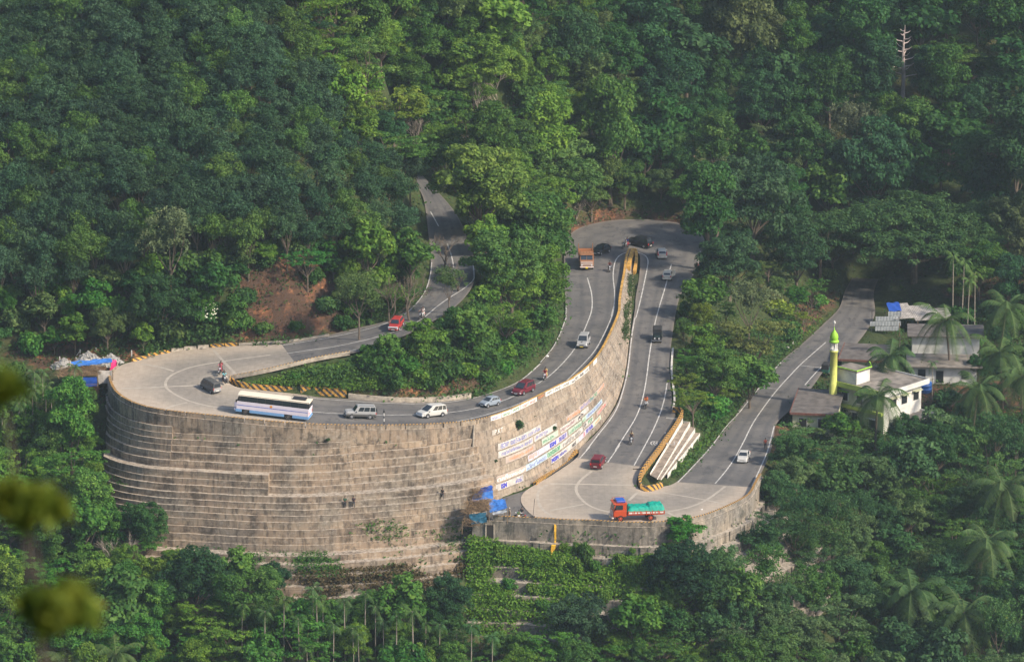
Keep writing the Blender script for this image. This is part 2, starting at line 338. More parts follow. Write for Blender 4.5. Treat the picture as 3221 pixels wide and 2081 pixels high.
LINES = [
 ('D', [(2265, 700), (2140, 840), (2050, 950), (1950, 1070), (1850, 1200), (1740, 1310), (1650, 1435), (1570, 1540)], 'E', [(1745, 515)]),
 ('G', [(770, 715), (660, 810), (555, 903), (480, 985), (400, 1070), (310, 1180), (230, 1290), (160, 1400), (100, 1530)], 'E', [(2140, 390), (2025, 525)]),
 ('G', [(555, 903), (720, 920)], None, []), ('D', [(2050, 952), (2225, 960)], None, []),
 ('G', [(752, 898), (680, 970), (600, 1062)], None, []),
 ('D', [(2190, 1310), (2160, 1430), (2130, 1540)], 'E', [(2384, 365), (2300, 545)]),
 ('C', [(1095, 682), (1010, 712), (950, 760), (917, 850), (903, 1000), (925, 1150), (927, 1330), (868, 1540)], 'D', [(697, 150), (680, 260), (620, 400), (560, 520), (500, 620), (400, 730), (280, 850), (150, 950), (0, 1040)]),
 ('B', [(2085, 420), (2000, 452), (1800, 540), (1500, 630), (1200, 690), (900, 714), (600, 727), (300, 730), (0, 728)], 'A', [(1970, 1012)]),
 ('C', [(1215, 690), (1310, 722), (1345, 782), (1340, 850), (1300, 1050), (1250, 1280), (1185, 1540)], 'D', [(890, 270), (862, 420), (845, 560), (830, 700), (812, 830), (780, 960), (740, 1090), (700, 1180), (640, 1270), (540, 1390), (430, 1535)]),
 ('E', [(1085, 250), (1010, 335)], None, []),
 ('C', [(1635, 837), (1610, 920), (1570, 1085), (1500, 1310), (1435, 1540)], 'D', [(1070, 370), (1040, 520), (1015, 680), (1000, 820), (975, 980), (940, 1120), (890, 1240), (820, 1350), (700, 1535)]),
 ('E', [(1310, 235), (1220, 365)], None, []),
 ('D', [(1187, 905), (1165, 1050), (1120, 1200), (1050, 1360), (955, 1535)], 'E', [(1417, 390)]),
 ('C', [(1995, 672), (1985, 760), (1960, 850), (1900, 970)], None, []),
 ('C', [(585, 1005), (610, 1090), (640, 1200), (648, 1320), (640, 1420), (598, 1540)], 'D', [(460, 290), (400, 440), (330, 575), (240, 690), (100, 830), (0, 895)]),
 ('B', [(2085, 300), (2040, 325), (1850, 430), (1720, 480), (1530, 540), (1220, 590), (940, 608), (540, 612), (250, 598), (0, 582)], 'A', [(2020, 880)]),
 ('C', [(322, 1340), (318, 1540)], 'D', [(242, 290), (210, 380), (170, 480), (110, 590), (0, 712)]),
 ('B', [(2085, 128), (1950, 250), (1850, 318), (1700, 378), (1550, 428), (1400, 463), (1220, 490), (950, 507), (700, 502), (400, 487), (0, 454)], 'A', [(1980, 740)]),
 ('K', [(862, 850), (1200, 797), (1600, 714), (1780, 667), (2000, 572), (2120, 460), (2210, 330), (2250, 180), (2258, 75)], None, []),
 ('K', [(900, 927), (1250, 882), (1550, 822), (1770, 767), (1980, 702)], None, []),
 ('K', [(975, 1010), (1250, 962), (1550, 892)], None, []), ('K', [(2090, 652), (2200, 582), (2340, 457)], 'I', [(1555, 1540), (1550, 1400), (1535, 1260)]),
 ('I', [(1010, 660), (1110, 840)], None, []), ('I', [(1215, 1050), (1270, 1200), (1300, 1350), (1300, 1540)], None, [])]
mb = MB()
for f1, a, f2, b2 in LINES:
    ribbon(mb, [drop(f1, x, y) for x, y in a] + [drop(f2, x, y) for x, y in b2], .17, .016)
tag(mb.build('road_markings', M['line_paint']), kind='structure')
BANDS = [('A', [(1640, 345), (1400, 375), (1200, 405), (1000, 435), (850, 470), (720, 525), (660, 580), (655, 640), (690, 680), (800, 745), (930, 795), (1120, 835), (1300, 845)]),
 ('A', [(1110, 300), (1200, 410), (1320, 540)]), ('A', [(430, 430), (600, 455), (735, 498)]), ('A', [(240, 660), (640, 645), (960, 630)]), ('A', [(560, 885), (720, 820), (860, 790)]), ('A', [(1230, 950), (1310, 870)]),
 ('E', [(1100, 430), (1010, 500), (975, 560), (1000, 620), (1060, 680), (1150, 720), (1250, 740)]), ('E', [(775, 530), (710, 560), (690, 620), (705, 690), (770, 755), (870, 800)]),
 ('E', [(790, 526), (1400, 537)]), ('E', [(1440, 592), (1380, 650)]), ('E', [(1650, 740), (1850, 700), (1980, 640), (2100, 545)]), ('E', [(790, 725), (1040, 680)]),
 ('E', [(1560, 580), (1900, 635), (2130, 685)]), ('E', [(1670, 740), (1790, 810)]), ('E', [(1215, 825), (1260, 790)])]
mb = MB()
for f, a in BANDS: ribbon(mb, [drop(f, x, y) for x, y in a], .42, .008)
tag(mb.build('slab_joints', M['slab_joint']), kind='structure')
mat('worn_white', (.58, .55, .50), .9, .35, 1.1)
# ------------------------------------------------------------------ terrain
def inpoly(P, x, y):
    c = False; n = len(P)
    for i in range(n):
        x1, y1 = P[i][:2]; x2, y2 = P[i - 1][:2]
        if (y1 > y) != (y2 > y) and x < (x2 - x1) * (y - y1) / (y2 - y1) + x1: c = not c
    return c
def edges(i0, i1, st=1):
    out = []
    for i in range(i0, i1, st): out += [tuple(SP[i]), tuple(SQ[i])]
    return out
SH = [(-95, 686, 13.5), (-200, 688, 13), (-75, 682, 14), (-64, 680.5, 14.6), (-59, 680, 14.9), (-66, 690, 16), (-80, 692, 17), (-66, 700, 26), (-66, 720, 38), (-66, 755, 57), (-66, 820, 92), (-66, 900, 132), (-120, 720, 40), (-120, 800, 80), (-120, 900, 130),
 (-48, 686, 16.2), (-45, 690, 19), (-34, 690.5, 17.5), (-34, 695, 22.5), (-34, 700, 27), (-34, 717, 37), (-34, 750, 56), (-34, 800, 85), (-34, 900, 138), (-24, 712, 29), (-24, 740, 40), (-20, 760, 40), (-26, 770, 55), (-14, 790, 36), (-15, 830, 62), (-10, 900, 104), (-50, 697, 25), (-50, 720, 38),
 (0, 770, 22), (2, 800, 36), (5, 840, 56), (5, 900, 90), (8, 812, 16), (14, 818, 12), (24, 820, 10), (30, 835, 18), (30, 860, 34), (30, 910, 62), (38, 812, 8), (44, 806, 4), (60, 812, -2), (60, 835, 10), (60, 870, 32), (60, 920, 60), (95, 815, 4), (95, 850, 20), (95, 920, 55), (-150, 1300, 300), (150, 1300, 240), (0, 1300, 280), (-300, 1000, 170), (300, 1000, 80), (0, 1050, 160), (-100, 1000, 180), (100, 1000, 95)]
LO = [(51, 762, -6), (60, 752, -6.2), (70, 748, -6.5), (60, 736, -7), (50, 742, -6), (42, 722, -5.6), (48, 705, -8.5), (62, 705, -11), (82, 705, -12), (82, 735, -8), (100, 735, -8), (70, 785, -6), (95, 785, -5), (95, 765, -6), (62, 775, -6.4),
 (42, 694, -6), (46, 678, -14), (40, 664, -13), (33, 648, -15), (15, 642, -15), (0, 640, -15), (-15, 636, -14), (-30, 634, -14), (-45, 634, -15), (-61, 640, -12), (-80, 640, -9), (75, 668, -19), (110, 670, -20),
 (-62, 672, 9), (-62, 660, 1), (-68, 667, 5), (-82, 667, 4), (-110, 667, 4), (-63, 650, -6), (-90, 650, -5), (24, 760, 2.5), (-110, 700, 25), (-300, 700, 25), (300, 700, -10)]
for x in (-110, -70, -30, 10, 50, 110): LO += [(x, 618, -24), (x, 598, -34), (x, 560, -46)]
LO += edges(0, 39) + [(-10, 700, 8), (0, 720, 7), (5, 745, 7)]
UPN = edges(40, NS, 1) + [(-57, 676, 14.9)]
for x in (-110, -60, 0, 60): UPN += [(x, 640, 8)]
SHARED = edges(34, 43)
def tps_fit(P):
    P = np.array(P, float); seen = {}; keep = []
    for i, p in enumerate(P):
        k = (round(p[0] / 1.5), round(p[1] / 1.5))
        if k not in seen: seen[k] = 1; keep.append(i)
    P = P[keep]; X = P[:, :2] / 100.; n = len(X)
    d = np.linalg.norm(X[:, None] - X[None], axis=2); K = np.where(d > 0, d * d * np.log(d + 1e-12), 0) + np.eye(n) * 2e-4
    A = np.zeros((n + 3, n + 3)); A[:n, :n] = K; A[:n, n] = 1; A[:n, n + 1:] = X; A[n, :n] = 1; A[n + 1:, :n] = X.T
    w = np.linalg.solve(A, np.concatenate([P[:, 2], [0, 0, 0]])); return X, w
def tps_eval(T, x, y):
    X, w = T; q = np.stack([x, y], 1) / 100.; out = np.empty(len(q))
    for s in range(0, len(q), 20000):
        d = np.linalg.norm(q[s:s + 20000, None] - X[None], axis=2); K = np.where(d > 0, d * d * np.log(d + 1e-12), 0)
        out[s:s + 20000] = K @ w[:-3] + w[-3] + q[s:s + 20000] @ w[-2:]
    return out
TL = tps_fit(SH + SHARED + LO); TU = tps_fit(SH + SHARED + UPN)
# the upper ground ends at the wall line
def outn(i, P=FQ, Q=FP):
    t = P[min(i + 2, len(P) - 1)] - P[max(i - 2, 0)]; t.z = 0; t.normalize(); n = Vector((-t.y, t.x, 0))
    if n.dot(P[i] - Q[i]) < 0: n = -n
    return n
UB = [(FQ[i] - outn(i) * .8)[:2] for i in range(sidx(I_TIP), sidx(I_LEND) + 1, 3)]
UB = [(UB[0][0], 1400)] + UB + [(-60, 680), (-75, 682), (-110, 686.5), (-500, 690), (-500, 1400)]
xs = np.concatenate([np.arange(-400, -90, 14), np.arange(-90, 92, 1.0), np.arange(94, 400, 14)])
ys = np.concatenate([np.arange(-30, 590, 12), np.arange(590, 880, 1.0), np.arange(880, 1400, 10)])
GX, GY = np.meshgrid(xs, ys); gx, gy = GX.ravel(), GY.ravel()
def inpoly_np(P, x, y):
    c = np.zeros(len(x), bool); n = len(P)
    for i in range(n):
        x1, y1 = P[i]; x2, y2 = P[i - 1]
        with np.errstate(divide='ignore', invalid='ignore'):
            c ^= ((y1 > y) != (y2 > y)) & (x < (x2 - x1) * (y - y1) / ((y2 - y1) if y2 != y1 else 1e-9) + x1)
    return c
def ground_np(x, y):
    up = inpoly_np(UB, x, y); z = np.where(up, tps_eval(TU, x, y), tps_eval(TL, x, y))
    front = np.interp(y, [-40, -2, 3, 60, 200, 330, 470, 590], [222, 208.3, 206.5, 165, 60, -40, -60, -38])
    t = np.clip((600 - y) / 40, 0, 1); return z * (1 - t) + front * t
# ------------------------------------------------------------------ the great stepped retaining wall
WALL = empty('retaining_wall', (FQ[sidx(61)].x, FQ[sidx(61)].y, -6), 0, 'huge curved grey stone retaining wall in stepped courses that carries the upper road bend', 'retaining wall')
WOFF = -Vector(WALL.location)
def build_at(mb_, name, mats, parent, smooth=False):
    off = Vector(parent.location); v = [(a - off.x, b - off.y, c - off.z) for a, b, c in mb_.v]
    return obj(name, v, mb_.f, mats, parent, uvs=getattr(mb_, 'uv', None), mi=mb_.m, smooth=smooth)
class UVB(MB):
    def __init__(s): super().__init__(); s.uv = []
    def quad(s, a, b, c, d, ua, ub, uc, ud, mi=0):
        n = len(s.v); s.v += [tuple(p) for p in (a, b, c, d)]; s.uv += [ua, ub, uc, ud]; s.f.append((n, n + 1, n + 2, n + 3)); s.m.append(mi)
QI = list(range(sidx(I_LEND), sidx(I_TIP) - 1, -1))       # from the left end of the bend to the tip of the wedge
QU = [FQ[i].copy() for i in QI]; QN = [outn(i) for i in QI]
for _ in range(6): QN = [((QN[max(i - 1, 0)] + QN[i] + QN[min(i + 1, len(QN) - 1)]) / 3).normalized() for i in range(len(QN))]
QL = [0.]
for a, b in zip(QU, QU[1:]): QL.append(QL[-1] + (b - a).length)
def q_at(u):
    u = max(0, min(QL[-1] - 1e-4, u)); i = int(np.searchsorted(QL, u)) - 1; i = max(0, min(i, len(QU) - 2))
    t = (u - QL[i]) / max(1e-6, QL[i + 1] - QL[i]); return QU[i].lerp(QU[i + 1], t), QN[i].lerp(QN[i + 1], t).normalized()
def u_of(f, x, y):
    p = drop(f, x, y); return min(range(len(QU)), key=lambda i: (QU[i].xy - p.xy).length)
JOINT = [0.] + [QL[u_of(*j)] for j in (('A', 735, 905), ('A', 1640, 995), ('B', 310, 730), ('B', 985, 728), ('B', 1430, 690))]
XCL = -59.0
def outset(u, d, z):
    p, n = q_at(u); w = p + n * d
    if z < 11 and w.x < XCL: w.x = XCL
    w.z = z; return w
_r = random.Random(4); LEV = [14.2]
while LEV[-1] > -12: LEV.append(LEV[-1] - (_r.uniform(.78, 1.1) if LEV[-1] > -4 else _r.uniform(1.1, 1.5)))
LED = [_r.uniform(.14, .46) for _ in LEV]; SPK = [min(range(len(LEV)), key=lambda i: abs(LEV[i] - q)) for q in (4.6, -3.4, 7.4)]
def stepped(mb_, u0, u1, zt_of, base):
    zmin = min(zt_of(u0), zt_of(u1)); prof = []; d = .62; li = next(i for i in range(len(LEV)) if LEV[i] <= zmin - 1.5); lev = LEV[li]; z = lev
    prof.append((d, None, lev)); da = .62 + sum(LED[2:li]); n_ = 0; ex = 0.
    rel = 0.
    while z > base:
        n_ += 1; rel += LED[li]; ex += ((1.3 if u0 >= JOINT[2] - 1 else .2) if li == SPK[0] else (1.6 if li == SPK[1] else (1.1 if (li == SPK[2] and u0 < JOINT[2] - 1) else 0.)))
        if z < -4: ex += .9
        f = min(1, n_ / 7.); f = f * f * (3 - 2 * f)
        d = .62 + rel + (da - .62) * f + ex
        prof.append((d, z, LEV[li + 1])); li += 1; z = LEV[li]
    n = max(1, int((u1 - u0) / 1.5)); us = [u0 + (u1 - u0) * k / n for k in range(n + 1)]
    for a, b in zip(us, us[1:]):
        pa, pb = outset(a, 0, zt_of(a)), outset(b, 0, zt_of(b)); prev = None
        for k, (d, zt, zb) in enumerate(prof):
            za, zb_ = (zt, zt) if zt is not None else (zt_of(a), zt_of(b))
            jit = lambda u, s: .02 * math.sin(u * 1.7 + s * 2.1) + .02 * math.sin(u * 5.3 + s)
            ja, jb = (jit(a, k), jit(b, k)) if k else (0, 0)
            ta, tb = outset(a, d, za + ja), outset(b, d, zb_ + jb); ba, bb = outset(a, d, zb - .1), outset(b, d, zb - .1)
            mb_.quad(ta, ba, bb, tb, (a, -k), (a, -k - 1), (b, -k - 1), (b, -k))
            if k == 0: mb_.quad(outset(a, 0, za), ta, tb, outset(b, 0, zb_), (a, .3), (a, .1), (b, .1), (b, .3))
            else: mb_.quad(outset(a, prof[k - 1][0], za + ja), ta, tb, outset(b, prof[k - 1][0], zb_ + jb), (a, .3), (a, .1), (b, .1), (b, .3))
    for u in (u0, u1):            # end faces of the panel
        for k, (d, zt, zb) in enumerate(prof):
            z1 = zt if zt is not None else zt_of(u)
            mb_.quad(outset(u, 0, z1), outset(u, d, z1), outset(u, d, zb - .1), outset(u, 0, zb - .1), (u, -k), (u + d, -k), (u + d, -k - 1), (u, -k - 1))
zt_of = lambda u: q_at(u)[0].z
w1 = UVB()
for a, b in zip(JOINT, JOINT[1:]): stepped(w1, a, b, zt_of, -9)
build_at(w1, 'stepped_face', M['wall_concrete'], WALL)
# right-hand face: battered, from the joint to the tip, its foot along the lower arm of the road
base_px = [('E', 185, 690, 0), ('E', 300, 665, 0), ('E', 400, 640, 0), ('E', 520, 592, .1), ('E', 640, 545, .25), ('E', 780, 455, .5), ('E', 900, 370, .7), ('E', 1015, 262, 1.0), ('D', 480, 1405, 1.2), ('D', 560, 1330, 1.35), ('D', 670, 1180, 1.9), ('D', 740, 1040, 2.2),
 ('D', 788, 880, 2.7), ('D', 812, 740, 3.0), ('D', 826, 600, 3.3), ('D', 840, 450, 3.6), ('D', 855, 300, 3.9), ('C', 1140, 1420, 4.0), ('C', 1150, 1250, 4.2), ('C', 1165, 1080, 4.4), ('C', 1165, 900, 4.6), ('C', 1150, 760, 4.8), ('C', 1135, 690, 4.9)]
BL = resamp(chaikin([at(*b) for b in base_px], 2), .5); UJ = JOINT[-1]
BLn = [0.]
for a, b in zip(BL, BL[1:]): BLn.append(BLn[-1] + (b - a).length)
NCOU = 10
def rpt(u, v, off=0.):            # v = 0 at the coping, NCOU at the foot
    p, n = q_at(u); s = (u - UJ) / (QL[-1] - UJ); bl = min(BLn[-1] - 1e-3, s * BLn[-1]); i = int(bl / BLn[-1] * (len(BL) - 1))
    i = max(0, min(len(BL) - 2, int(np.searchsorted(BLn, bl)) - 1)); t = (bl - BLn[i]) / max(1e-6, BLn[i + 1] - BLn[i]); b = BL[i].lerp(BL[i + 1], t)
    top = p + n * .62; f = v / NCOU; k = min(math.floor(v + 1e-6), NCOU - 1); fr = v - k
    g = (k + fr * .5) / NCOU
    w = Vector((top.x + (b.x - top.x) * g, top.y + (b.y - top.y) * g, top.z + (b.z - .15 - top.z) * f))
    if off: 
        w += Vector((n.x, n.y, .25)) * off
    return w
w2 = UVB(); us = [UJ + (QL[-1] - UJ) * k / 90 for k in range(91)]
for a, b in zip(us, us[1:]):
    for k in range(NCOU):
        w2.quad(rpt(a, k + 1e-5), rpt(a, k + .999), rpt(b, k + .999), rpt(b, k + 1e-5), (a, k), (a, k + 1), (b, k + 1), (b, k))
        if k < NCOU - 1: w2.quad(rpt(a, k + .999), rpt(a, k + 1.00001), rpt(b, k + 1.00001), rpt(b, k + .999), (a, k + .9), (a, k + 1), (b, k + 1), (b, k + .9))
    w2.quad(q_at(a)[0], rpt(a, 1e-5), rpt(b, 1e-5), q_at(b)[0], (a, .4), (a, .2), (b, .2), (b, .4))
pp, pn = q_at(UJ)
w2.quad(pp - pn, rpt(UJ, 0), rpt(UJ, 9.99), Vector((pp.x - pn.x, pp.y - pn.y, 0)), (0, 0), (1, 0), (1, 9), (0, 9))
build_at(w2, 'battered_face', M['wall_smooth'], WALL)
m5 = MB(); m5.tube([rpt(UJ, v, .05) for v in (0, 3, 6, 9.9)], .12, 6); build_at(m5, 'drain_pipe', M['kerb_concrete'], WALL)
RW = []                                  # projected grid of the battered face, for the painted writing
for i in range(0, 301):
    u = UJ + (QL[-1] - UJ) * i / 300
    for v in np.arange(0, NCOU + .01, .1): RW.append((*proj(rpt(u, v)), u, v))
RW = np.array(RW)
def uv_of(f, x, y):
    px, py = src(f, x, y); k = np.argmin((RW[:, 0] - px * .74014) ** 2 + (RW[:, 1] - py * .74014) ** 2); return RW[k, 2], RW[k, 3]
# parapet blocks: each a part of its wall
def block(name, parent, pts, nrm, h, th, side, top, gap=0., u0=0., inner=None, dz=0.):
    b = UVB(); o = Vector(parent.location); L = u0; prev = None
    mats = [side, top, inner or side]
    ring = []
    for i, (p, n) in enumerate(zip(pts, nrm)):
        if i: L += (p - pts[i - 1]).length
        a = p + n * .06; c = p + n * (.06 + th); z0 = p.z - .05 + dz; hh = h if not callable(h) else h(i / max(1, len(pts) - 1)); ring.append((Vector((a.x, a.y, z0)), Vector((a.x, a.y, p.z + hh + dz)), Vector((c.x, c.y, p.z + hh + dz)), Vector((c.x, c.y, z0 - .25)), L, hh))
    for A, B in zip(ring, ring[1:]):
        la, lb = A[4], B[4]
        b.quad(A[0], B[0], B[1], A[1], (la, 0), (lb, 0), (lb, B[5]), (la, A[5]), 2)
        b.quad(A[1], B[1], B[2], A[2], (la, -th / 2), (lb, -th / 2), (lb, th / 2), (la, th / 2), 1)
        b.quad(A[2], B[2], B[3], A[3], (la, 1), (lb, 1), (lb, 0), (la, 0), 0)
    for A in (ring[0], ring[-1]): b.quad(A[0], A[1], A[2], A[3], (0, 0), (0, h if not callable(h) else 1), (th, .5), (th, 0), 0)
    return build_at(b, name, mats, parent)
u = 0.3; nb = 0; PB = []
while u < QL[-1] - 1.:
    L = 2.75 if u > 4 else 1.3
    if u + L > QL[-1] - .3: L = QL[-1] - .3 - u
    sg = [q_at(u + L * k / 3) for k in range(4)]
    right = u > UJ + 3.; tip = u > UJ + 62
    side = M['wall_concrete'] if not right else (M['white_paint'] if (u < UJ + 50 and nb % 9 != 5) else M['wall_smooth'])
    PB.append((u, L)); block('parapet_block', WALL, [p for p, n in sg], [n for p, n in sg], .68, .38, side, M['stripe_small'] if not right else M['yellow_paint'], u0=u)
    u += L + .16; nb += 1
# painted panels and lettering on the battered face
def sheet_on(name, u0, u1, v0, v1, m, off=.03, parent=WALL):
    b = UVB(); n = max(2, int((u1 - u0) / 1.))
    for i in range(n):
        a, c = u0 + (u1 - u0) * i / n, u0 + (u1 - u0) * (i + 1) / n
        b.quad(rpt(a, v0, off), rpt(a, v1, off), rpt(c, v1, off), rpt(c, v0, off), (a, 0), (a, 1), (c, 1), (c, 0))
    return build_at(b, name, m, parent)
def text_mesh(body, size=1., bold=0.):
    cu = bpy.data.curves.new('t', 'FONT'); cu.body = body; cu.size = size; cu.offset = bold; cu.resolution_u = 2
    o = bpy.data.objects.new('t', cu); COL.objects.link(o); bpy.context.view_layer.update()
    dg = bpy.context.evaluated_depsgraph_get(); me = bpy.data.meshes.new_from_object(o.evaluated_get(dg)); bpy.data.objects.remove(o)
    bm = bmesh.new(); bm.from_mesh(me); bmesh.ops.triangulate(bm, faces=bm.faces)
    for _ in range(2):
        es = [e for e in bm.edges if e.calc_length() > size * .35]
        if es: bmesh.ops.subdivide_edges(bm, edges=es, cuts=1)
    bmesh.ops.triangulate(bm, faces=bm.faces)
    vs = [tuple(v.co) for v in bm.verts]; bm.verts.index_update(); fs = [tuple(v.index for v in f.verts) for f in bm.faces]; bm.free(); return vs, fs
def text_on(body, u0, u1, v0, v1, m, bold=.02, off=.05, parent=WALL):
    vs, fs = text_mesh(body, 1., bold)
    if not vs: return
    x0, x1 = min(v[0] for v in vs), max(v[0] for v in vs); y0, y1 = min(v[1] for v in vs), max(v[1] for v in vs)
    o = Vector(parent.location); b = MB()
    b.add([rpt(u0 + (u1 - u0) * (v[0] - x0) / (x1 - x0), v1 - (v1 - v0) * (v[1] - y0) / (y1 - y0), off) for v in vs], fs)
    return build_at(b, 'painted_lettering', m, parent)
mat('sign_white', (.45, .42, .385), .85, .25, .9); mat('sign_pink', (.40, .325, .28), .85, .2, .9); mat('sign_lilac', (.44, .41, .46), .85, .22, .9); mat('sign_sky', (.35, .43, .47), .85, .22, .9); mat('sign_mint', (.38, .44, .36), .85, .2, .9)
mat('ink_blue', (.05, .05, .38), .8, .3, 3.); mat('ink_pale_blue', (.16, .17, .40), .8, .3, 3.); mat('ink_black', (.04, .04, .045), .8); mat('ink_green', (.03, .22, .10), .8); mat('ink_red', (.55, .08, .07), .8); mat('ink_brown', (.22, .10, .12), .8); mat('ink_white', (.7, .66, .6), .8); mat('ink_orange', (.65, .25, .10), .8)
def panel(a, b, m, rows=1., dv=0.):
    (u0, v0), (u1, v1) = uv_of(*a), uv_of(*b); v = round((v0 + v1) / 2 - .5 + dv); sheet_on('painted_panel', u0, u1, v + .06, v + .93, M[m]); return u0, u1, v
def writing(a, b, txt, ink, bold=.02, row=None):
    (u0, v0), (u1, v1) = uv_of(*a), uv_of(*b); v = row if row is not None else round((v0 + v1) / 2 - .5); text_on(txt, u0, u1, v + .18, v + .84, M[ink], bold)
def both(a, b, m, items):
    u0, u1, v = panel(a, b, m)
    for x0, x1, txt, ink, bo in items: text_on(txt, u0 + (u1 - u0) * x0, u0 + (u1 - u0) * x1, v + .18, v + .84, M[ink], bo)
both(('T', 150, 1320), ('T', 905, 960), 'sign_white', [(.05, .22, 'ഭാര', 'ink_pale_blue', .01), (.25, .62, 'യല 5-ാം ധാന', 'ink_pale_blue', .02), (.66, .98, 'വാർഷിക', 'ink_pale_blue', .01)])
both(('T', 160, 1450), ('T', 780, 1210), 'sign_white', [(.08, .68, 'സുവർണ്ണമഹാ', 'ink_pale_blue', .02), (.72, .97, 'ജൂബിലി', 'ink_pale_blue', .01)])
both(('T', 800, 1170), ('T', 1190, 900), 'sign_white', [(.05, .6, 'കേരളം', 'ink_pale_blue', .0)])
both(('T', 290, 1520), ('T', 820, 1320), 'sign_pink', [(.1, .9, 'സമ്മേളനം കോഴി', 'ink_orange', .0)])
both(('T', 940, 1200), ('T', 1230, 1000), 'sign_mint', [(.05, .7, 'മലപ്പുറം', 'ink_green', .0)])
both(('T', 1250, 940), ('T', 1760, 560), 'sign_white', [(.02, .38, 'മുജാഹിദ്', 'ink_brown', .02), (.48, .82, 'ദ്വിദിനം', 'ink_black', .04)])
both(('T', 680, 1430), ('T', 1380, 990), 'sign_lilac', [(.02, .2, 'യുവ', 'ink_orange', .0), (.52, .68, 'ISM', 'ink_blue', .05), (.76, .97, 'മതേതര', 'ink_blue', .02)])
both(('T', 1400, 960), ('T', 1710, 720), 'sign_mint', [(.05, .95, 'പതിനാലാം സംഗ', 'ink_green', .0)])
both(('T', 1715, 700), ('T', 2000, 410), 'sign_sky', [(.05, .95, 'വിജയിപ്പിക്കുക', 'ink_pale_blue', .02)])
both(('T', 1790, 500), ('T', 2045, 150), 'sign_pink', [(.02, .45, 'മഹാ', 'ink_green', .02), (.5, .95, 'റാലി', 'ink_orange', .0)])
both(('T', 1340, 720), ('T', 1860, 330), 'sign_pink', [(.02, .5, 'കോഴിക്കോട്', 'ink_orange', .01), (.55, .95, 'ജില്ല', 'ink_pale_blue', .0)])
both(('T', 1000, 1420), ('T', 1290, 1210), 'sign_mint', [(.1, .9, 'മലയോര', 'ink_green', .02)])
both(('T', 1290, 1190), ('T', 1850, 740), 'sign_white', [(.02, .5, 'രാഷ്ട്രീയ മാറ്റ', 'ink_black', .0), (.6, .78, 'PDP', 'ink_black', .02), (.84, .98, 'PDP', 'ink_green', .02)])
both(('T', 1900, 700), ('T', 2070, 430), 'sign_pink', [(.1, .9, 'വരിക', 'ink_red', .0)])
both(('T', 1095, 1490), ('T', 1580, 1130), 'sign_white', [(.02, .24, 'MSM', 'ink_blue', .05), (.27, .52, 'സമ്മേളനം', 'ink_blue', .02), (.72, .88, 'വയനാട്', 'ink_black', .02)])
both(('T', 1585, 1080), ('T', 1840, 890), 'sign_lilac', [(.28, .5, 'SSF', 'ink_red', .02), (.54, .97, 'സമര സംഗമം', 'ink_blue', .03)])
both(('T', 1850, 860), ('T', 1980, 700), 'sign_mint', [(.2, .8, 'നഗരി', 'ink_orange', 0)])
both(('E', 610, 410), ('E', 760, 330), 'sign_sky', [(.05, .95, 'പ്രതിഷേധ', 'ink_pale_blue', .01)])
both(('E', 390, 480), ('E', 600, 400), 'sign_pink', [(.02, .98, 'വഴിയോര', 'ink_white', .03)])
both(('N', 905, 320), ('N', 1465, 150), 'sign_white', [(.22, .42, 'ISM', 'ink_blue', .05), (.72, .96, 'ക്യാമ്പ്', 'ink_blue', .0)])
writing(('T', 60, 1070), ('T', 245, 1030), 'IIP.KT', 'ink_white', .01)
names = ['സ്വാഗതം', 'മലബാർ', 'കേരള', 'റാലി', 'ജയ്', 'യുവജന', 'ചുരം', 'മേള', 'നന്ദി', 'വയനാട്', 'ധർണ്ണ', 'ജാഥ', 'സംഗമം', 'കോളനി']
inks = ['ink_pale_blue', 'ink_green', 'ink_green', 'ink_red', 'ink_red', 'ink_orange', 'ink_black', 'ink_black', 'ink_black', 'ink_black', 'ink_black', 'ink_black', 'ink_black', 'ink_black']
k = 0
for u, L in PB:
    if u > UJ + 3 and k < 14:
        vs, fs = text_mesh(names[k], 1., .01); x0, x1 = min(v[0] for v in vs), max(v[0] for v in vs); y0, y1 = min(v[1] for v in vs), max(v[1] for v in vs); b = MB(); out = []
        for v in vs:
            p, n = q_at(u + L * (.12 + .74 * (v[0] - x0) / (x1 - x0))); w = p + n * (.06 + .38 + .02); w.z = p.z + .08 + .5 * (v[1] - y0) / (y1 - y0); out.append(w)
        b.add(out, fs); build_at(b, 'painted_lettering', M[inks[k]], WALL); k += 1
# ------------------------------------------------------------------ lower bend: its wall, parapet and chevron kerb
def run_pts(pts, step=1.): return resamp(chaikin(pts, 2), step)
def normals(P, ref):                     # horizontal normals pointing away from ref
    out = []
    for i, p in enumerate(P):
        t = P[min(i + 1, len(P) - 1)] - P[max(i - 1, 0)]; t.z = 0; t.normalize(); n = Vector((-t.y, t.x, 0))
        r = ref(p) if callable(ref) else ref
        if n.dot(p - r) < 0: n = -n
        out.append(n)
    return out
LQ = [at('E', 205, 792, 0), at('E', 330, 794, 0), at('E', 480, 800, 0), at('E', 600, 806, 0)] + [FQ[i] for i in range(sidx(17), sidx(10), -3)]
LQ = run_pts(LQ, 1.); ctr = at('E', 1300, 660, 0); LN = normals(LQ, ctr)
for _ in range(4): LN = [((LN[max(i - 1, 0)] + LN[i] + LN[min(i + 1, len(LN) - 1)]) / 3).normalized() for i in range(len(LN))]
LW = empty('retaining_wall', tuple(LQ[30] - Vector((0, 0, 6))), 0, 'weathered dark grey terraced wall below the parapet of the lowest bend, half overgrown', 'retaining wall')
b = UVB(); prof = [(.62, None, -2.7), (1.5, -2.7, -4.2), (2.9, -4.2, -5.7), (4.6, -5.7, -7.2), (6.3, -7.2, -8.7), (8., -8.7, -10.2), (9.7, -10.2, -11.7), (11.4, -11.7, -13.2), (13, -13.2, -15)]
ul = 0.
